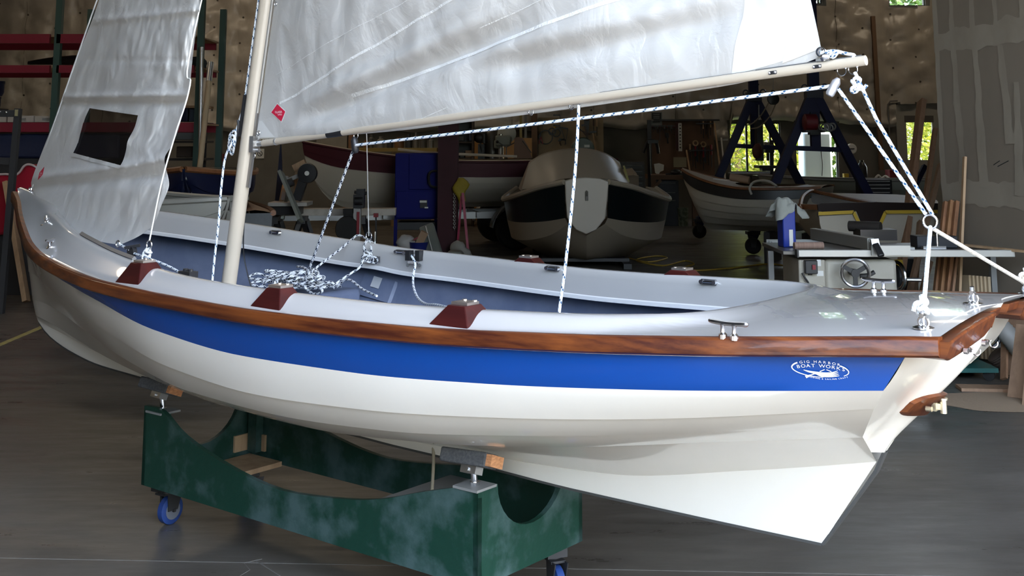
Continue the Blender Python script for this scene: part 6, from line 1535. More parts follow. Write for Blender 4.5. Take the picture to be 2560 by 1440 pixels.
# tall tool chest
tc_ = grp('parts_chest', 'tall brown chest of many shallow drawers behind the cabin boat', 'chest', 1578, 21.6)
m = MB(); pbox(m, 1540, 405, 1612, 540, 21.6, .5); m.bx((at(1540, 0, 21.6).x, 21.6, 0), (at(1612, 0, 21.6).x, 22.1, .2)); m.build('carcass', mat('dark_brown_metal', (.045, .032, .025), .5), tc_)
for i in range(9):
    y = 412 + 14.5 * i; m = MB(); pbox(m, 1562, y, 1608, y + 10, 21.57, .04); d_ = m.build('drawer', mat('dark_grey_drawer', (.06, .06, .058), .5), tc_); k = MB(); a = at(1566, y + 2.5, 21.55); b = at(1605, y + 2.5, 21.55); k.beam(a, b, .02, .012); k.build('drawer_pull', grey_paint, d_)
m = MB(); R_ = [[at(1552, 424, 21.3), at(1580, 420, 21.3), at(1592, 434, 21.3)], [at(1552, 440, 21.2), at(1585, 438, 21.2), at(1594, 440, 21.2)]]; m.grid(R_); m.bx((at(1555, 0, 21.4).x, 21.25, 0), (at(1588, 0, 21.4).x, 21.4, at(0, 438, 21.3).z)); tag(m.build('tan_cushion', mat('tan_cloth', (.36, .29, .22), .8)), 'tan folded cloth draped in front of the tall drawer chest', 'cloth')
# main tool wall
pegm = mat('brown_peg_board', (.155, .085, .050), .75, var=(1.0, (.12, .065, .04), .4, .7))
m = MB(); pbox(m, 1624, 301, 1784, 438, YB - .30, .03); tag(m.build('peg_board', pegm), 'large brown peg board of hand tools above the timber bench', 'peg board')
m = MB(); pbox(m, 1622, 300, 1628, 548, YB - .36, .06, True); m.bx((at(1624, 0, YB).x, YB - .36, at(0, 303, YB).z), (at(1784, 0, YB).x, YB - .30, at(0, 299, YB).z)); tag(m.build('board_edging', dark), 'dark edging framing the brown peg board', 'edging')
g2 = 'hand tools on the brown peg board'
for i in range(10): hung(('driver', 'pliers', 'driver')[i % 3], 1632 + 5.8 * i, 313, .10 + .03 * (i % 3), 0, (redp, dkh, grey_paint)[i % 3], 'small tool on the upper rail of the brown peg board', g2 + ' upper rail', w=.03)
m = MB(); m.beam(at(1627, 315, YB - .36), at(1686, 315, YB - .36), .06, .025); tag(m.build('tool_rail', dark), 'upper dark tool rail on the brown peg board', 'rail')
m = MB(); m.beam(at(1722, 376, YB - .36), at(1783, 376, YB - .36), .06, .025); tag(m.build('tool_rail', dark), 'lower dark tool rail on the brown peg board', 'rail')
m = MB(); m.beam(at(1740, 309, YB - .36), at(1783, 309, YB - .36), .06, .025); tag(m.build('tool_rail', dark), 'short dark tool rail by the peg board corner', 'rail')
for i in range(9): hung(('saw', 'driver', 'driver')[i % 3] if i % 4 else 'driver', 1725 + 6.6 * i, 360 + (i * 7) % 9, .34 + .06 * (i % 3), 0, (ply, dkh, redp)[i % 3], 'long tool on the lower rail of the brown peg board', g2 + ' lower rail', w=.035)
for i in range(5): hung('driver', 1752 + 6 * i, 298 + (i * 5) % 8, .30 + .05 * (i % 2), 0, (dkh, pine, dkh)[i % 3], 'long tool hanging at the peg board corner rail', g2 + ' corner rail', w=.03)
hung('driver', 1667, 332, .22, .08, blackp, 'thick black file alone on the middle of the brown peg board', None, w=.07); hung('square', 1649, 316, .30, 0, dkh, 'dark tee square hanging from the upper tool rail', None)
m = MB(); pbox(m, 1690, 304, 1697, 376, YB - .35, .03); tag(m.build('dark_strip', mat('maroon_strip', (.06, .015, .015), .6)), 'dark maroon strip on the brown peg board', 'strip')
m = MB(); pbox(m, 1697, 308, 1704, 378, YB - .37, .03); o = m.build('lettered_strip', paper); tag(o, 'narrow white strip with blocky marks hanging on the brown peg board', 'strip'); k = MB()
for i in range(8):
    y = 313 + 8 * i; a = at(1698.5, y, YB - .375); k.box(at(1700.5, y, YB - .375), (.028, .006, .018 + .010 * (i % 2)))
k.build('block_marks', ink, o)
m = MB(); pbox(m, 1684, 393, 1716, 418, YB - .34, .005); tag(m.build('pinned_sheet', mat('yellowed_paper', (.34, .30, .20), .8)), 'yellowed paper sheet pinned low on the brown peg board', 'paper')
m = MB(); m.prism([(at(x, y, YB - .36).x, at(x, y, YB - .36).z) for x, y in ((1635, 410), (1648, 408), (1660, 412), (1659, 426), (1650, 430), (1646, 438), (1638, 432))], V((0, YB - .36, 0)), V((1, 0, 0)), ZU, V((0, .02, 0))); tag(m.build('white_template', paper), 'white cut-out template leaning on the timber bench', 'template')
m = MB(); pbox(m, 1628, 280, 1655, 300, YB - .2, .01); o = m.build('wall_sign', mat('grey_sign', (.20, .21, .20), .6)); tag(o, 'upper small grey lettered sign above the brown peg board', 'sign'); k = MB(); pbox(k, 1630, 282, 1653, 298, YB - .205, .004); k.build('sign_face', ink, o)
k = MB()
for y in (286, 291, 295): k.box(at(1641, y, YB - .21), (.13, .004, .018))
k.build('sign_lettering', mat('grey_sign'), o)
m = MB(); pbox(m, 1628, 301, 1655, 313, YB - .33, .01); o = m.build('wall_sign', mat('grey_sign')); tag(o, 'lower small grey sign at the top edge of the brown peg board', 'sign'); k = MB(); k.box(at(1641, 305, YB - .335), (.15, .004, .02)); k.build('sign_lettering', ink, o)
# timber bench with a drawer unit and bucket beneath
tb3 = grp('timber_bench', 'heavy timber bench with braced posts under the brown peg board', 'bench', 1680, 22.4)
m = MB(); pbox(m, 1626, 438, 1745, 449, 22.4, .9); m.build('bench_top', mat('worn_brown_timber', (.17, .095, .055), .7), tb3)
for px in (1632, 1738):
    for dy in (0, .8): m = MB(); a = at(px, 449, 22.4 + dy); m.bx((a.x - .06, 22.4 + dy, 0), (a.x + .06, 22.5 + dy, a.z)); m.build('leg', mat('worn_brown_timber'), tb3)
for (x0, y0), (x1, y1) in (((1634, 472), (1652, 450)), ((1736, 472), (1716, 450))): m = MB(); m.beam(at(x0, y0, 22.38), at(x1, y1, 22.38), .05, .08, (0, 1, 0)); m.build('brace', mat('worn_brown_timber'), tb3)
du = grp('drawer_unit', 'black drawer unit with grey pulls under the timber bench', 'drawer unit', 1668, 22.5)
m = MB(); pbox(m, 1642, 452, 1696, 545, 22.5, .6, True); m.build('carcass', mat('black_blue_metal', (.012, .014, .02), .5), du)
for y0, y1 in ((456, 476), (480, 496), (500, 544)): m = MB(); pbox(m, 1648, y0, 1690, y1, 22.47, .04); d_ = m.build('drawer', mat('black_blue_metal'), du); k = MB(); k.beam(at(1650, y0 + 1.5, 22.45), at(1688, y0 + 1.5, 22.45), .02, .014); k.build('drawer_pull', grey_paint, d_)
m = MB(); a = at(1708, 548, 22.45); m.lathe([(.085, 0), (.105, .33), (.11, .34), (.10, .34), (0, .33)], V((a.x, 22.45, 0)), n=18); o = m.build('paint_bucket', mat('printed_bucket', (.20, .22, .16), .5, var=(14, (.08, .10, .06), .45, .55))); tag(o, 'printed white and green bucket beside the black drawer unit', 'bucket')
m = MB(); m.sph(at(1690, 431, 22.6), .09, (1.2, .8, .7)); m.cyl(at(1680, 436, 22.6), at(1664, 437, 22.6), .03, 8); m.bx((at(1683, 0, 22.6).x, 22.55, at(0, 438.5, 22.6).z), (at(1697, 0, 22.6).x, 22.65, at(0, 434, 22.6).z)); tag(m.build('bench_vise', blackp), 'black vise on the timber bench below the yellowed paper', 'vise')
m = MB(); m.tube(crv([at(1608, 382, 22.3), at(1614, 366, 22.3), at(1622, 352, 22.3), at(1640, 356, 22.3), at(1646, 384, 22.3)], 5), .03, 8); m.box(at(1632, 354, 22.3), (.2, .12, .06)); m.cyl(at(1621, 360, 22.3), V((at(1617, 0, 22.3).x, 22.3, 0)), .03, 8); tag(m.build('work_light', blackp), 'black work light stand with bent arms left of the brown peg board', 'lamp')
for x0, y0, x1, y1, mt, lb in ((1786, 308, 1801, 430, pine, 'pale thin stick leaning right of the brown peg board'), (1803, 345, 1812, 440, alu, 'grey pipe leaning beside the first window'), (1716, 376, 1726, 436, pine, 'short pale stick leaning on the brown peg board')):
    p = at(x0, y0, YB - .4); q = at(x1, y1, YB - .9); q = p + (q - p) * (p.z / (p.z - q.z)) if x0 != 1716 else q; m = MB(); m.beam(q, p, .03, .03, (0, 1, 0)); tag(m.build('stick', mt), lb, 'stick')
# bench, tank panel and bits right of the gantry
m = MB(); yq = 23.0
rb = grp('side_bench', 'grey work bench under the back windows', 'bench', 2080, yq); pbox(m, 1985, 449, 2242, 455, yq, .9); m.build('bench_top', grey_paint, rb)
for px in (1992, 2236): m = MB(); a = at(px, 455, yq); m.bx((a.x - .05, yq + .05, 0), (a.x + .05, yq + .15, a.z)); m.build('leg', dark, rb)
wt = mat('white_enamel', (.46, .53, .60), .5)
m = MB(); pbox(m, 2011, 330, 2079, 449, YB + .7, .5); m.bx((at(2014, 0, YB).x, YB + .72, -.05), (at(2076, 0, YB).x, YB + 1.15, at(0, 448, YB + .7).z)); o = m.build('white_tank', wt, bev=.05); tag(o, 'tall white tank standing outside the second window', 'tank')
m = MB(); m.tube(crv([at(2051, 330, YB + .66), at(2052, 370, YB + .66), at(2056, 410, YB + .66), at(2055, 440, YB + .66)], 5), .012, 6); m.build('black_cable', blackp, o)
m = MB(); c = at(2128, 372, YB - .10); m.lathe([(.11, 0), (.11, .03), (.09, .05), (0, .05)], c, (0, -1, 0), 20); o = m.build('round_wall_fitting', paper); tag(o, 'round whitish fitting on the dark wall right of the gantry', 'fitting'); k = MB(); k.box(c + V((0, -.055, 0)), (.10, .01, .02)); k.build('slot', blackp, o)
m = MB(); pbox(m, 2111, 434, 2122, 449, yq + .2, .12); tag(m.build('yellow_tub', yellow), 'small yellow tub on the grey side bench', 'tub')
m = MB(); c = at(2156, 449, yq + .3); m.lathe([(.10, 0), (.10, .24), (.06, .32), (.04, .34), (.04, .38), (0, .38)], c, n=16); tag(m.build('gas_bottle', blackp), 'black gas bottle on the grey side bench behind the gantry leg', 'bottle')
m = MB(); m.tube(crv([at(2188, 446, yq + .1), at(2196, 438, yq + .1), at(2204, 445, yq + .2), at(2214, 440, yq + .2), at(2224, 447, yq + .1)], 5), .02, 8); tag(m.build('coiled_hose', paper), 'pale loose hose on the grey side bench above the black chest', 'hose')
m = MB(); pbox(m, 2226, 425, 2250, 465, YB - .6, .3); m.bx((at(2230, 0, YB).x, YB - .6, 0), (at(2246, 0, YB).x, YB - .4, at(0, 465, YB - .6).z)); tag(m.build('compressor', mat('dull_red')), 'dark red machine by the pale door', 'machine')
bch = grp('tool_chest', 'black tool chest with bright chrome drawer rails behind the gantry leg', 'tool chest', 2200, 18.6)
m = MB(); pbox(m, 2163, 449, 2230, 500, 18.6, .5, True); m.build('carcass', blackp, bch, bev=.01)
for i, y in enumerate((452, 461, 470, 480, 490)):
    m = MB(); pbox(m, 2166 + i * 2, y, 2227, y + 8, 18.57, .03); d_ = m.build('drawer', blackp, bch); k = MB(); k.beam(at(2168 + 2.6 * i, y + 1, 18.55), at(2224, y + 1, 18.55), .02, .016); k.build('drawer_rail', steel, d_)
# ================================================================ blue gantry
gb = mat('gantry_blue', (.003, .005, .045), .45, spec=.3)
ga = thing('gantry_crane', 'dark blue rolling gantry crane with two A-frames before the windows', 'crane', V((3.9, 18.4, 0)), 0)
def aframe(ax, ay, L0, L1, Y, c0, c1):
    "apex at picture point, feet at picture points on the floor line"
    m = MB(); ap = at(ax, ay, Y); m.bx((ap.x - .075, Y - .06, ap.z - .25), (ap.x + .075, Y + .06, 4.3)); m.build('mast_post', gb, ga)
    feet = []
    for (fx, fy) in (L0, L1):
        f = at(fx, fy, Y); m = MB(); m.beam(f, ap + V((.04 if fx > ax else -.04, 0, -.02)), .12, .13, (0, 1, 0)); m.build('leg', gb, ga); feet.append(f)
    m = MB(); h = .62; p = feet[0].lerp(ap, h); q = feet[1].lerp(ap, h); m.beam(p, q, .07, .07, ZU); m.build('cross_bar', gb, ga)
    m = MB(); m.bx((ap.x - .065, Y - .05, p.z), (ap.x + .065, Y + .05, ap.z)); m.build('inner_post', gb, ga)
    m = MB(); m.bx((ap.x - .12, Y - .09, ap.z - .05), (ap.x + .12, Y + .09, ap.z + .10)); m.torus(ap + V((-.14, -.06, .09)), (0, 1, 0), .045, .012, 14, 6); m.torus(ap + V((.15, -.06, .10)), (0, 1, 0), .045, .012, 14, 6); m.build('apex_collar', mat('dark_blue_steel', (.010, .012, .03), .4), ga)
    for f in feet:
        r = .115; m = MB(); m.obox(V((f.x, Y, .30)), V((.09, 0, 0)), V((0, .09, 0)), V((0, 0, .02))); m.beam(V((f.x, Y, .30)), V((f.x, Y, max(.36, f.z + .04))), .10, .10, (0, 1, 0))
        for s in (-.05, .05): m.prism([(-.07, .30), (.07, .30), (.03, .10), (-.03, .10)], V((f.x, Y + s, 0)), V((1, 0, 0)), ZU, V((0, .008, 0)))
        fk = m.build('caster_fork', dark, ga); m = MB(); m.lathe([(.05, -.035), (r * .9, -.035), (r, -.02), (r, .02), (r * .9, .035), (.05, .035)], V((f.x, Y, r + .005)), (0, 1, 0), 24); w_ = m.build('caster_wheel', rubber, fk); m = MB(); m.lathe([(0, -.03), (.05, -.03), (.05, .03), (0, .03)], V((f.x, Y, r + .005)), (0, 1, 0), 14); m.build('wheel_hub', galv, w_)
    return ap, feet
A1 = aframe(1884, 246, (1748, 560), (2062, 575), 19.6, 0, 0)
A2 = aframe(2034, 236, (1882, 592), (2232, 605), 16.9, 0, 0)
m = MB(); m.beam(V((A1[0].x, 19.6, 4.2)), V((A2[0].x, 16.9, 4.2)), .12, .22); m.build('top_beam', gb, ga)
# hoists hung on the frames
m = MB(); c = at(1906, 392, 19.3); m.bx((at(1881, 0, 19.3).x, 19.25, at(0, 402, 19.3).z), (at(1896, 0, 19.3).x, 19.45, at(0, 300, 19.3).z)); o = m.build('lift_strut', blackp); tag(o, 'black lift strut hanging inside the farther gantry frame', 'strut')
lump('hoist_motor', at(1894, 396, 19.2), .10, (.8, .8, 1.2), mat('rusty_red', (.10, .03, .025), .6), 'rusty hoist motor on the black lift strut', 'hoist', .3)
hs = thing('chain_hoist', 'red and black electric hoist on the nearer gantry cross bar', 'hoist', at(2030, 325, 16.7), 0)
m = MB(); m.lathe([(.09, -.1), (.12, -.08), (.12, .08), (.09, .1)], at(2026, 306, 16.7), (1, 0, 0), 18); m.build('motor', mat('dull_red'), hs)
m = MB(); pbox(m, 2015, 318, 2062, 331, 16.65, .25); pbox(m, 2026, 330, 2050, 337, 16.7, .15); m.build('gear_case', blackp, hs)
m = MB()
for k in range(5): m.torus(at(2056 + 6 * k, 317 + 2 * (k % 2), 16.55), (.5 * sin(k * 2), 1, .3 * cos(k)), .05, .012, 14, 6)
m.build('coiled_chain', galv, hs)
pl_ = thing('pulley_block', 'black pulley block hanging on a line between the gantry frames', 'pulley', at(1933, 244, 18.6), 0)
m = MB(); m.cyl(at(1933, 226, 18.6), at(1933, 120, 18.6), .008, 6); m.build('hanger_line', galv, pl_)
m = MB(); m.lathe([(.03, -.05), (.09, -.04), (.09, .04), (.03, .05)], at(1933, 248, 18.6), (0, 1, 0), 18); m.torus(at(1933, 233, 18.6), (0, 1, 0), .04, .012, 12, 6); m.beam(at(1933, 236, 18.6), at(1933, 262, 18.6), .07, .09, (0, 1, 0)); m.build('pulley_cheek', blackp, pl_)
m = MB(); m.tube(crv([at(1925, 250, 18.6), at(1905, 285, 18.7), at(1882, 308, 18.9), at(1868, 312, 19.2)], 6), .011, 6); m.tube(crv([at(1940, 258, 18.6), at(1925, 290, 18.7), at(1900, 316, 18.9), at(1878, 322, 19.2)], 6), .011, 6); m.build('lift_rope', mat('tan_rope', (.30, .26, .20), .8), pl_)
m = MB(); m.tube([at(1897, 262, 19.4), at(1897, 330, 19.4)], .008, 6); tag(m.build('pull_chain', galv), 'thin grey pull chain inside the farther gantry frame', 'chain')
# bits on the rowing boat deck
m = MB(); m.cyl(at(1826, 442, 15.6), at(1873, 451, 15.5), .05, 18); tag(m.build('cardboard_tube', card), 'brown cardboard tube lying on the rowing boat deck', 'tube')
m = MB(); m.tube(crv([at(1879, 486, 15.3), at(1874, 470, 15.3), at(1884, 456, 15.3), at(1905, 451, 15.2), at(1925, 455, 15.1), at(1942, 466, 15.0)], 6), .016, 8); tag(m.build('white_hose', mat('white_hose', (.45, .42, .36), .5)), 'bowed pale hose standing over the rowing boat deck', 'hose')
m = MB(); m.beam(at(1786, 447, 15.9), at(1822, 451, 15.7), .06, .012); tag(m.build('pale_highlight', paper), 'short white strip painting a highlight on the rowing boat foredeck', 'batten')  # flat white strip stands in for a highlight on the deck
# bench drill silhouette before the first window
bdz = thing('bench_drill', 'dark bench drill standing before the first window', 'drill', at(1926, 440, 22.8), 0)
m = MB(); m.cyl(at(1930, 446, 22.8), at(1930, 350, 22.8), .035, 10); m.build('column', dark, bdz)
m = MB(); pbox(m, 1914, 362, 1936, 382, 22.6, .3); m.cyl(at(1920, 382, 22.6), at(1920, 402, 22.6), .03, 8); m.build('drill_head', blackp, bdz, bev=.02)
m = MB(); pbox(m, 1912, 355, 1924, 363, 22.65, .2); m.build('pale_cover', mat('pale_cover'), bdz)
m = MB(); pbox(m, 1898, 414, 1942, 421, 22.6, .5); pbox(m, 1906, 421, 1930, 428, 22.7, .25); m.build('drill_table', blackp, bdz)
m = MB(); pbox(m, 1896, 440, 1945, 449, 22.6, .6); a = at(1905, 449, 22.7); b = at(1938, 449, 22.7); m.bx((a.x, 22.7, 0), (a.x + .06, 22.8, a.z)); m.bx((b.x, 22.7, 0), (b.x + .06, 22.8, b.z)); m.build('stand', dark, bdz)
# ================================================================ table saw
YS = 8.5
ts = thing('table_saw', 'cabinet table saw with a long pale fence rail and round hand wheel behind the stern', 'table saw', V((2.5, 8.9, 0)), 0)
def sx_(px, py, d=0): return at(px, py, YS + d)
castm = mat('grey_cast_iron', (.17, .16, .145), .35, metal=.4, var=(3, (.12, .115, .105), .4, .7))
cabm = mat('worn_white_cabinet', (.44, .41, .34), .45, var=(2.2, (.34, .30, .23), .45, .7, 7))
zt = sx_(0, 628).z; xa, xb, xc = sx_(1974, 0).x, sx_(2215, 0).x, sx_(2503, 0).x
m = MB(); m.bx((xa + .0, YS, 0), (xa + .19, YS + .5, zt - .06)); m.build('cabinet_side', cabm, ts, bev=.01)
m = MB(); m.bx((xa + .19, YS + .02, 0), (xb, YS + .55, zt - .06)); m.build('cabinet_body', cabm, ts, bev=.03)
m = MB(); m.bx((sx_(1912, 0, .45).x - .02, YS + .02, zt - .028), (xb + .05, YS + .72, zt)); m.build('saw_top', castm, ts, bev=.004)
m = MB(); m.bx((xb + .05, YS + .02, zt - .03), (xc - .10, YS + .72, zt - .002)); m.build('extension_top', mat('dark_laminate', (.05, .048, .045), .35), ts)
m = MB(); m.bx((xa - .01, YS - .05, sx_(0, 641).z), (xc - .03, YS + .0, zt + .012)); m.build('fence_rail', mat('pale_anodised_rail', (.55, .54, .50), .35, metal=.3), ts, bev=.004)
m = MB(); m.bx((xa - .02, YS - .055, sx_(0, 642).z), (xa - .008, YS + .02, zt + .014)); m.build('rail_cap', blackp, ts)
f0, f1 = sx_(2097, 600, .72), sx_(2178, 620, .0); f0.z = f1.z = zt + .045
m = MB(); m.beam(V((f1.x, YS - .0, zt + .05)), V((f1.x - .17, YS + .95, zt + .05)), .055, .085); fn = m.build('rip_fence', mat('grey_anodised', (.30, .29, .26), .35, metal=.5), ts, bev=.004)
m = MB(); m.bx((sx_(2145, 0).x, YS - .075, sx_(0, 636).z), (sx_(2238, 0).x, YS - .052, sx_(0, 612).z)); m.build('fence_head', mat('pale_anodised_rail'), fn)
m = MB(); m.beam(sx_(2186, 598, -.06), sx_(2190, 618, -.08), .055, .02, (0, 1, 0)); m.build('lever_bracket', alu, fn)
m = MB(); m.beam(sx_(2188, 610, -.09), sx_(2204, 641, -.16), .045, .03, (0, 1, 0)); m.build('lock_lever', blackp, fn, bev=.008)
m = MB(); m.cyl(sx_(2123, 565, 1.1), sx_(2202, 568, .95), .042, 14); m.bx((sx_(2118, 0, 1.0).x, YS + .9, zt), (sx_(2206, 0, 1.0).x, YS + 1.1, sx_(0, 572, 1.0).z)); tag(m.build('steel_roll', mat('dark_steel_roll', (.08, .07, .065), .3, metal=.6)), 'dark steel roll lying on a block behind the rip fence', 'roll')
hw = thing('dummy', '', '') if False else None
c = sx_(2138, 683, -.10); m = MB(); m.torus(c, (.15, 1, 0), .095, .013, 28, 8); w_ = m.build('hand_wheel', steel, ts)
m = MB(); m.cyl(c + V((0, .02, 0)), c + V((0, .10, 0)), .025, 12); m.lathe([(.03, -.012), (.03, .012)], c, (0, 1, 0), 14)
for k in range(3): a = pi / 2 + 2 * pi * k / 3 + pi; m.beam(c, c + V((cos(a) * .09, 0, sin(a) * .09)), .03, .012, (0, 1, 0))
m.build('wheel_spokes', blackp, w_)
m = MB(); m.tube(crv([sx_(2150, 690, .015), sx_(2170, 688, .015), sx_(2186, 680, .015)], 5), .016, 6); m.build('tilt_slot', blackp, ts)
m = MB(); m.bx((sx_(1986, 0).x, YS - .05, sx_(0, 683).z), (sx_(2016, 0).x, YS - .0, sx_(0, 650).z)); sb = m.build('switch_box', blackp, ts, bev=.005); m = MB(); m.bx((sx_(2002, 0).x, YS - .062, sx_(0, 672).z), (sx_(2010, 0).x, YS - .05, sx_(0, 660).z)); m.build('red_switch', redp, sb)
m = MB(); m.tube(crv([sx_(2006, 682, -.03), sx_(2012, 694, -.03), sx_(2022, 710, -.02), sx_(2024, 730, -.02)], 5), .007, 6); m.build('power_cord', blackp, sb)
for x0, y0, x1, y1 in ((2018, 649, 2028, 665), (2017, 677, 2033, 690)):
    m = MB(); m.bx((sx_(x0, 0).x, YS - .004, sx_(0, y1).z), (sx_(x1, 0).x, YS + .001, sx_(0, y0).z)); lb = m.build('safety_label', paper, ts); m = MB(); a, b = sx_(x0 + 2, y0 + 4), sx_(x1 - 3, y0 + 4); m.beam(a + V((0, -.006, 0)), b + V((0, -.006, 0)), .004, .01); m.beam(a + V((0, -.006, -.015)), b + V((0, -.006, -.015)), .004, .008); m.build('label_print', ink, lb)
m = MB(); c = sx_(2244, 690, .3); m.torus(c, (1, .25, 0), .10, .013, 24, 8); w2 = m.build('side_wheel', steel, ts); m = MB(); m.cyl(V((xb, c.y, c.z)), c, .018, 10); m.cyl(c + V((.0, -.04, -.02)), c + V((.15, -.06, -.02)), .014, 10); m.build('crank_handle', alu, w2); m = MB(); m.lathe([(.085, -.012), (.085, .012), (0, .02)], c - V((.02, 0, 0)), (1, .25, 0), 20); m.build('wheel_disc', blackp, w2)
for x in (1926, 2480):
    m = MB(); p = sx_(x, 640, .35); m.bx((p.x - .02, p.y - .02, 0), (p.x + .02, p.y + .02, zt - .03)); m.build('support_leg', grey_paint, ts)
for k in range(3): m = MB(); m.beam(V((sx_(1918, 0, .5).x + .03, YS + .74 + .10 * k, zt - .01)), V((xb, YS + .74 + .10 * k, zt - .01)), .02, .03); m.build('rear_rail', galv, ts)
# things on the saw
m = MB(); a = sx_(1967, 600, .35); m.box(V((a.x, a.y, zt + .145)), (.10, .12, .29), .15); o = m.build('blue_canister', mat('bright_blue_box', (.010, .035, .30), .35, coat=.3), bev=.008); tag(o, 'upright blue canister on the table saw under a grey rag', 'canister'); m = MB(); m.box(V((a.x + .018, a.y - .063, zt + .07)), (.03, .004, .12), .15); m.build('pale_label', paper, o)
rg_ = MB(); R_ = []; cc_ = V((a.x, a.y, zt + .30)); rr = random.Random(8)
for i in range(13):
    t = i / 12; r = .035 + .085 * t; row = []
    for k in range(36):
        th = 2 * pi * k / 36; w = 1 + .30 * sin(3 * th + 1.0) * t + .20 * sin(5 * th + .4) * t + .10 * sin(9 * th + t)
        z = .035 * (1 - t) + .05 * fbm((cos(th) * 1.4, sin(th) * 1.4, t * 1.6), 3) * (.3 + .7 * t) - .085 * t ** 1.6 * (1 + .6 * sin(3 * th + 1.2)) * .8
        row.append(cc_ + V((cos(th) * r * w, sin(th) * r * w * .8, max(z, -.24) + .02)))
    R_.append(row)
rg_.grid(R_, close=True); rg_.add(R_[0], [tuple(range(36))]); tag(rg_.build('grey_rag', mat('grey_green_cloth', (.30, .31, .28), .9, bump=(30, .3)), sharp=180, recalc=False, solid=.004), 'crumpled grey rag draped on the blue canister', 'rag')
m = MB(); m.cyl(V((sx_(1966, 0, .12).x, YS + .14, zt + .026)), V((sx_(2040, 0, .10).x, YS + .16, zt + .026)), .026, 18); m.build; tag(m.build('cardboard_tube', mat('pinkish_cardboard', (.34, .22, .17), .8, var=(2, (.28, .18, .14), .45, .55), stretch=(30, 1, 1))), 'spiral cardboard tube lying on the front of the table saw', 'tube')
m = MB(); m.bx((sx_(2258, 0, .3).x, YS + .25, zt), (sx_(2356, 0, .3).x, YS + .40, zt + .085)); o = m.build('black_jig', mat('black_blue_metal'), bev=.004); tag(o, 'black sawing jig with a chrome knob on the saw extension', 'jig'); m = MB(); m.lathe([(.012, 0), (.012, .09), (.03, .10), (.03, .12), (0, .125)], V((sx_(2312, 0, .2).x, YS + .20, zt + .02)), n=14); m.bx((sx_(2275, 0, .2).x, YS + .17, zt), (sx_(2330, 0, .2).x, YS + .24, zt + .02)); m.build('clamp_knob', steel, o)
m = MB(); m.beam(sx_(2212, 598, .15) * 1, V((sx_(2240, 0, .15).x, YS + .12, zt + .012)), .03, .016); m.v = [V((p.x, p.y, zt + .004 + (p.z % .016))) for p in m.v]; m = MB(); m.box(V((sx_(2236, 0, .12).x, YS + .12, zt + .009)), (.12, .04, .018), -.35); tag(m.build('push_stick', paper), 'white push stick on the table saw beside the black jig', 'push stick')
m = MB(); m.beam(V((sx_(2398, 0, .2).x, YS + .35, zt + .012)), V((sx_(2524, 0, -.1).x, YS - .14, zt + .010)), .05, .016); tag(m.build('thin_board', pine), 'thin pale board jutting over the end of the saw rail', 'board')
# ================================================================ lumber by the partition
def lean(x0, y0, x1, y1, Y0, Y1, w, t, mt, label, group='boards leaning by the partition'):
    p = at(x0, y0, Y1); q = at(x1, y1, Y0); q = p + (q - p) * (p.z / (p.z - q.z)); q.z = .004
    m = MB(); m.beam(q, p, w, t, V((0, 1, 0))); zmin = min(v.z for v in m.v); m.v = [v + ZU * max(0, -zmin) for v in m.v]
    o = m.build('leaning_board', mt, bev=.002); tag(o, label, 'board', group); return o
br1 = mat('brown_lumber', (.34, .19, .11), .7, var=(8, (.25, .13, .07), .4, .7), stretch=(3, 3, .3))
lean(2305, 258, 2246, 745, 11.2, 11.9, .05, .135, br1, 'tallest wide brown plank leaning before the pale door')
lean(2338, 325, 2282, 735, 11.5, 12.2, .04, .055, br1, 'narrow brown plank just right of the tallest plank')
o = lean(2352, 415, 2272, 745, 10.4, 11.0, .04, .06, mat('tan_lumber', (.34, .21, .13), .7, var=(8, (.26, .16, .10), .4, .7), stretch=(3, 3, .3)), 'narrow tan plank crossing low before the brown ones')
m = MB(); p = at(2262, 664, 11.0); m.box(p + V((0, .25, 0)), (.11, .07, .05), 0, rot=M.Rotation(-.12, 3, 'Y')); tag(m.build('yellow_tape_band', yellow), 'strip of yellow tape around the tallest plank', 'tape')
for i, (x0, x1, y0) in enumerate(((2364, 2338, 508), (2378, 2352, 505), (2392, 2368, 507))):
    lean(x0, y0, x1, 745, 9.0 - .06 * i, 9.28 - .05 * i, .03, .045, fir if i != 1 else mat('orange_fir', (.38, .19, .085), .6, var=(7, (.26, .12, .05), .4, .7), stretch=(3, 3, .3)), ('first', 'second', 'third')[i] + ' short red fir board of the close-set trio at the partition end')
lean(2412, 392, 2398, 735, 8.9, 9.05, .02, .042, pine, 'pale thin stick leaning on the partition')
lean(2300, 560, 2286, 740, 10.6, 11.2, .04, .05, mat('tan_lumber'), 'tan batten half hidden behind the saw top')
lean(2392, 640, 2380, 745, 8.8, 9.0, .02, .03, br1, 'thin brown batten standing beside the pale stick')
for i in range(6):
    c = pxz(2418 + 9 * i, 700); m = MB(); b = P0 + PD * c[0] + PN * (.10 + .012 * i); b.z = 0; x0 = at(2408 + 9.5 * i, 735, 8.95 - .02 * i); ztp = at(2420, 693, 8.95).z
    q = V((x0.x, x0.y, .0)); m.beam(q, V((x0.x + .02, x0.y + .06, ztp)), .20, .022, V((1, .25, 0))); zmin = min(v.z for v in m.v); m.v = [v - ZU * zmin for v in m.v]; tag(m.build('stacked_board', mat('pale_board', (.48, .37, .24), .7)), 'short pale board of the upright row at the foot of the partition', 'board', 'upright row of short boards')
m = MB(); p0 = at(2275, 760, 10.2); p0.z = 0; m.beam(p0, p0 + V((.28, .25, .55)), .04, .04, (0, 1, 0)); tag(m.build('brace_stick', mat('tan_lumber')), 'short slanting stick under the saw extension', 'stick')
m = MB(); p = at(2312, 415, 15.6); q = at(2240, 560, 15.2); q = p + (q - p) * (p.z / (p.z - q.z)); m.beam(q, p, .06, .06, (0, 1, 0)); tag(m.build('navy_prop', navy), 'dark navy prop leaning behind the brown planks', 'prop')
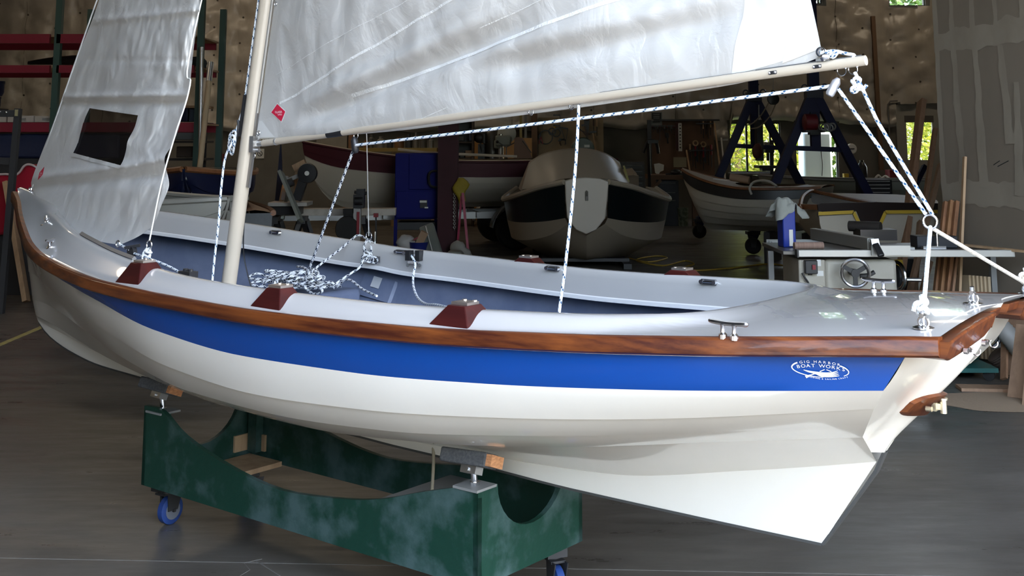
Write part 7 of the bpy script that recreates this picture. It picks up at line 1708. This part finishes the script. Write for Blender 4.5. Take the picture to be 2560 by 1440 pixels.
# dust collector drum on its dolly
yd_ = fl(2490, 954).y
dr = thing('dust_drum', 'dark green drum on a teal dolly with black casters behind the transom', 'drum', V((at(2440, 950, yd_).x, yd_ + .25, 0)), 0)
def dxp(px, py, d=0): return at(px, py, yd_ + d)
a = dxp(2395, 932); b = dxp(2496, 921)
m = MB(); m.bx((a.x - .18, yd_, a.z), (b.x, yd_ + .5, b.z)); m.build('dolly_deck', mat('teal_dolly', (.02, .11, .10), .5), dr)
c = V((b.x - .215, yd_ + .24, b.z)); m = MB(); m.lathe([(.12, 0), (.17, .03), (.195, .08), (.195, .36), (.18, .42), (0, .44)], c + ZU * .005, n=28); m.build('drum_body', mat('dark_green_drum', (.010, .07, .055), .4, bump=(3, .2)), dr)
for x, dy in ((b.x - .05, .04), (b.x - .05, .46), (a.x - .12, .04), (a.x - .12, .46)):
    m = MB(); m.lathe([(.02, -.016), (.038, -.016), (.038, .016), (.02, .016)], V((x, yd_ + dy, .038)), (.6, 1, 0), 18); m.bx((x - .02, yd_ + dy - .02, .05), (x + .02, yd_ + dy + .02, a.z)); w_ = m.build('caster', rubber, dr)
m = MB(); m.tube(crv([dxp(2480, 870, .1), dxp(2499, 850, .1), dxp(2500, 810, .1), dxp(2488, 795, .15), dxp(2470, 800, .2)], 6), .014, 8); m.build('black_hose', blackp, dr)
hz = MB(); pth = crv([dxp(2462, 800, .25), dxp(2505, 822, .1), dxp(2540, 862, .05), dxp(2580, 910, .05), dxp(2640, 950, .1)], 14); hz.tube(pth, [.062 + .006 * (i % 2) for i in range(len(pth))], 16)
tag(hz.build('corrugated_hose', mat('grey_hose', (.26, .25, .23), .5), sharp=60), 'grey corrugated dust hose curving off the green drum', 'hose')
hz = MB(); pth = crv([dxp(2488, 885, .30), dxp(2520, 915, .3), dxp(2560, 925, .3), dxp(2620, 930, .3)], 14); hz.tube([V((p.x, p.y, max(p.z, .07))) for p in pth], [.062 + .006 * (i % 2) for i in range(len(pth))], 16)
tag(hz.build('corrugated_hose', mat('brown_hose', (.10, .07, .055), .6), sharp=60), 'brown corrugated hose lying lower behind the grey one', 'hose')
m = MB(); p = fl(2412, 976); m.box(p + V((.28, .0, .011)), (.62, .14, .02), -.10); tag(m.build('floor_board', mat('tan_lumber')), 'flat board lying on the dusty floor by the transom', 'board')
m = MB(); p = fl(2500, 985); m.box(p + V((.22, .05, .010)), (.40, .12, .018), -.30); tag(m.build('floor_board', br1), 'second flat board farther along the dusty floor', 'board')
for i, (x, y, h) in enumerate(((2552, 1000, .42), (2590, 1020, .5))):
    q = fl(x, y); m = MB(); m.beam(q + ZU * .005, q + V((.16, .18, h)), .02, .16, V((1, -1, 0))); zmin = min(v.z for v in m.v); m.v = [v - ZU * zmin for v in m.v]; tag(m.build('board_end', mat('tan_lumber')), ('nearer' if i else 'farther') + ' tilted board end standing on the floor under the hoses', 'board')
sdm = mat('sawdust', (.34, .25, .17), .95, bump=(60, .5))
m = MB(); c = fl(2520, 1005); R_ = [[c + V((cos(a) * r * (.55 + .12 * sin(3 * a)), sin(a) * r * .28, .012 * (1 - r) + .0015)) for a in [2 * pi * k / 30 for k in range(30)]] for r in (.05, .4, .75, 1.0)]
m.grid(R_, close=True); m.add(R_[0], [tuple(range(30))]); tag(m.build('sawdust', sdm, recalc=False), 'thin spill of sawdust on the floor by the boards', 'sawdust', kind='stuff')
for i, (x, y, w, h, mt, lb) in enumerate(((2478, 775, .05, .62, br1, 'dark brown leaning strip above the corrugated hose'), (2505, 770, .22, .62, mat('tan_lumber'), 'pale leaning panel offcut behind the grey hose'), (2545, 765, .16, .7, br1, 'brown leaning panel at the frame edge behind the hoses'))):
    p = at(x, y, 8.35); m = MB(); q = V((p.x - .04, p.y - .25, .003)); m.beam(q, p + V((.12, .05, 0)), .02, w, V((.3, -1, 0))); zmin = min(v.z for v in m.v); m.v = [v - ZU * (zmin - .001) for v in m.v]; tag(m.build('leaning_offcut', mt), lb, 'board')
# cords on the floor
yc = MB(); yc.tube(crv([fl(1528, 641, .01), fl(1570, 645, .01), fl(1620, 655, .01), fl(1668, 645, .01), fl(1640, 640, .01), fl(1590, 650, .01), fl(1655, 664, .01), fl(1712, 652, .01), fl(1735, 660, .01), fl(1712, 668, .01), fl(1740, 676, .01), fl(1830, 670, .01), fl(1925, 660, .01), fl(2000, 672, .01)], 6), .010, 6)
tag(yc.build('extension_cord', mat('yellow_cord', (.42, .27, .04), .6)), 'yellow extension cord trailing over the floor past the cabin boat', 'cord')
# foliage outside the windows
lf1 = mat('painted_sun_leaf', (.16, .26, .03), .45, var=(5, (.70, .66, .16), .38, .62)); lf2 = mat('dark_leaf', (.06, .13, .03), .5, var=(3, (.14, .22, .04), .35, .65)); bark = mat('branch_bark', (.30, .24, .17), .8)  # yellow leaf tones put sun flecks into the bush colour
def tree(x, y, h, w, mt, seed, label, n=1100, z0=.1, lsz=.07):
    t = thing('tree', label, 'tree', V((x, y, -.05)), 0, 'trees outside the back windows'); r = random.Random(seed); m = MB()
    m.tube([V((x, y, -.05)), V((x + .1, y, h * .5)), V((x, y + .1, h))], [.10, .07, .02], 8)
    for k in range(10):
        z = h * (.12 + .08 * k); a = r.uniform(0, 6.3); m.tube([V((x, y, z)), V((x + cos(a) * w * .5, y + sin(a) * w * .4, z + .3)), V((x + cos(a) * w * .9, y + sin(a) * w * .8, z + .5))], [.03, .02, .008], 5)
    m.build('trunk', bark, t); m = MB()
    for k in range(n):
        z = z0 + (h - z0) * r.random(); rad = w * (.35 + .65 * sin(pi * min(1, .25 + .75 * z / h))) * sqrt(r.random()); a = r.uniform(0, 6.3); c = V((x + cos(a) * rad, y + sin(a) * rad * .8, z)); s = lsz * r.uniform(.5, 1.3)
        u = V((r.gauss(0, 1), r.gauss(0, 1), r.gauss(0, .6))).normalized(); v_ = u.orthogonal().normalized(); v_ = (v_ * cos(a) + u.cross(v_) * sin(a))
        m.add([c - u * s, c + v_ * s * .5, c + u * s, c - v_ * s * .5], [(0, 1, 2, 3)])
    o = m.build('foliage', mt, t, recalc=False); return t
for i, (x, y, h, w, mt, n, lb) in enumerate(((5.3, 28.0, 3.2, 1.2, lf1, 1500, 'sunny bush outside the first back window'), (6.6, 28.6, 3.4, 1.1, lf1, 1300, 'sunny bush outside the second back window'), (9.9, 27.6, 3.2, 1.3, lf1, 1500, 'yellow-green bush outside the pale door'), (4.6, 31.5, 6.5, 2.2, lf2, 1800, 'dark tree behind the sunny bush of the first window'), (8.2, 31.5, 7.0, 2.4, lf2, 1900, 'dark tree seen through the high windows'), (11.8, 32.5, 7.0, 2.4, lf2, 1700, 'dark tree behind the yellow-green bush'))):
    tree(x, y, h, w, mt, 30 + i, lb, n * 3, lsz=.075 if h < 5 else .14)
# unseen ceiling lamps added to brighten the back of the shop
lamp_m = bpy.data.materials.new('fill_lamp_diffuser'); lamp_m.use_nodes = True; eb = lamp_m.node_tree.nodes['Principled BSDF']; eb.inputs['Emission Color'].default_value = (1, .82, .60, 1); eb.inputs['Emission Strength'].default_value = LAMP
for i, (x, y) in enumerate(((-8.5, 10), (-7.0, 16.5), (-6.5, 21), (-3.5, 21.5), (8.2, 21.8))):
    t = thing('fill_lamp', 'unseen strip lamp added under the roof to brighten the workshop', 'lamp', V((x, y, HT - .5)), 0, 'added fill lamps under the roof')
    m = MB(); m.box((0, 0, .06), (2.4, .5, .08)); m.beam((-.9, 0, .1), (-.9, 0, .5), .02, .02); m.beam((.9, 0, .1), (.9, 0, .5), .02, .02); m.build('fill_lamp_housing', paper, t, world=False)
    m = MB(); m.box((0, 0, .0), (2.3, .42, .03)); m.build('diffuser', lamp_m, t, world=False)

# unseen dark conifers added across the yard to cut the low sky light
m = MB(); r = random.Random(77)
for k in range(70):
    x = -52 + 1.5 * k + r.uniform(-.6, .6); y = -30 + r.uniform(-4, 3); h = r.uniform(8, 13.5); w = r.uniform(1.6, 2.6)
    for t_ in range(4): m.lathe([(w * (1 - .2 * t_), h * (.08 + .22 * t_)), (w * .25 * (1 - .2 * t_), h * (.36 + .22 * t_)), (0, h * (.38 + .22 * t_))], (x, y, -.1), n=9)
    m.cyl((x, y, -.2), (x, y, h * .15), .2, 6)
tag(m.build('sky_screen_treeline', mat('conifer_green', (.025, .045, .018), .9)), 'unseen dark conifers added across the yard to screen the low sky', 'trees', kind='stuff')
# ================================================================ daylight
w = bpy.data.worlds.new('sky'); SC.world = w; w.use_nodes = True; nt = w.node_tree
bg = nt.nodes['Background']; sk = nt.nodes.new('ShaderNodeTexSky'); sk.sky_type = 'NISHITA'; sk.sun_disc = False
sk.sun_elevation = radians(36); sk.sun_rotation = radians(90); sk.air_density = 1.0; sk.dust_density = 1.6; sk.ozone_density = 1.0
hs_ = nt.nodes.new('ShaderNodeHueSaturation'); hs_.inputs['Saturation'].default_value = .72; tn = nt.nodes.new('ShaderNodeMixRGB'); tn.blend_type = 'MULTIPLY'; tn.inputs[0].default_value = 1; tn.inputs[2].default_value = (1, .965, .91, 1)
nt.links.new(sk.outputs[0], hs_.inputs['Color']); nt.links.new(hs_.outputs[0], tn.inputs[1]); nt.links.new(tn.outputs[0], bg.inputs[0]); bg.inputs[1].default_value = SKY
sd = bpy.data.lights.new('sun', 'SUN'); so = bpy.data.objects.new('sun', sd); COL.objects.link(so)
sd.energy = SUN; sd.angle = radians(.6); sd.color = (1.0, .93, .82)
so.rotation_euler = V((-.80, -.10, -.58)).to_track_quat('-Z', 'Y').to_euler()
SC.view_settings.view_transform = 'Standard'; SC.view_settings.look = 'None'; SC.view_settings.exposure = EXPO; SC.view_settings.gamma = 1; SC.view_settings.use_curve_mapping = False
SC.cycles.max_bounces = 8; SC.cycles.diffuse_bounces = 5; SC.cycles.glossy_bounces = 4; SC.cycles.transparent_max_bounces = 12
SC.cycles.sample_clamp_indirect = 4; SC.cycles.use_denoising = True; SC.cycles.adaptive_threshold = .015
SC.cycles.caustics_reflective = False; SC.cycles.caustics_refractive = False
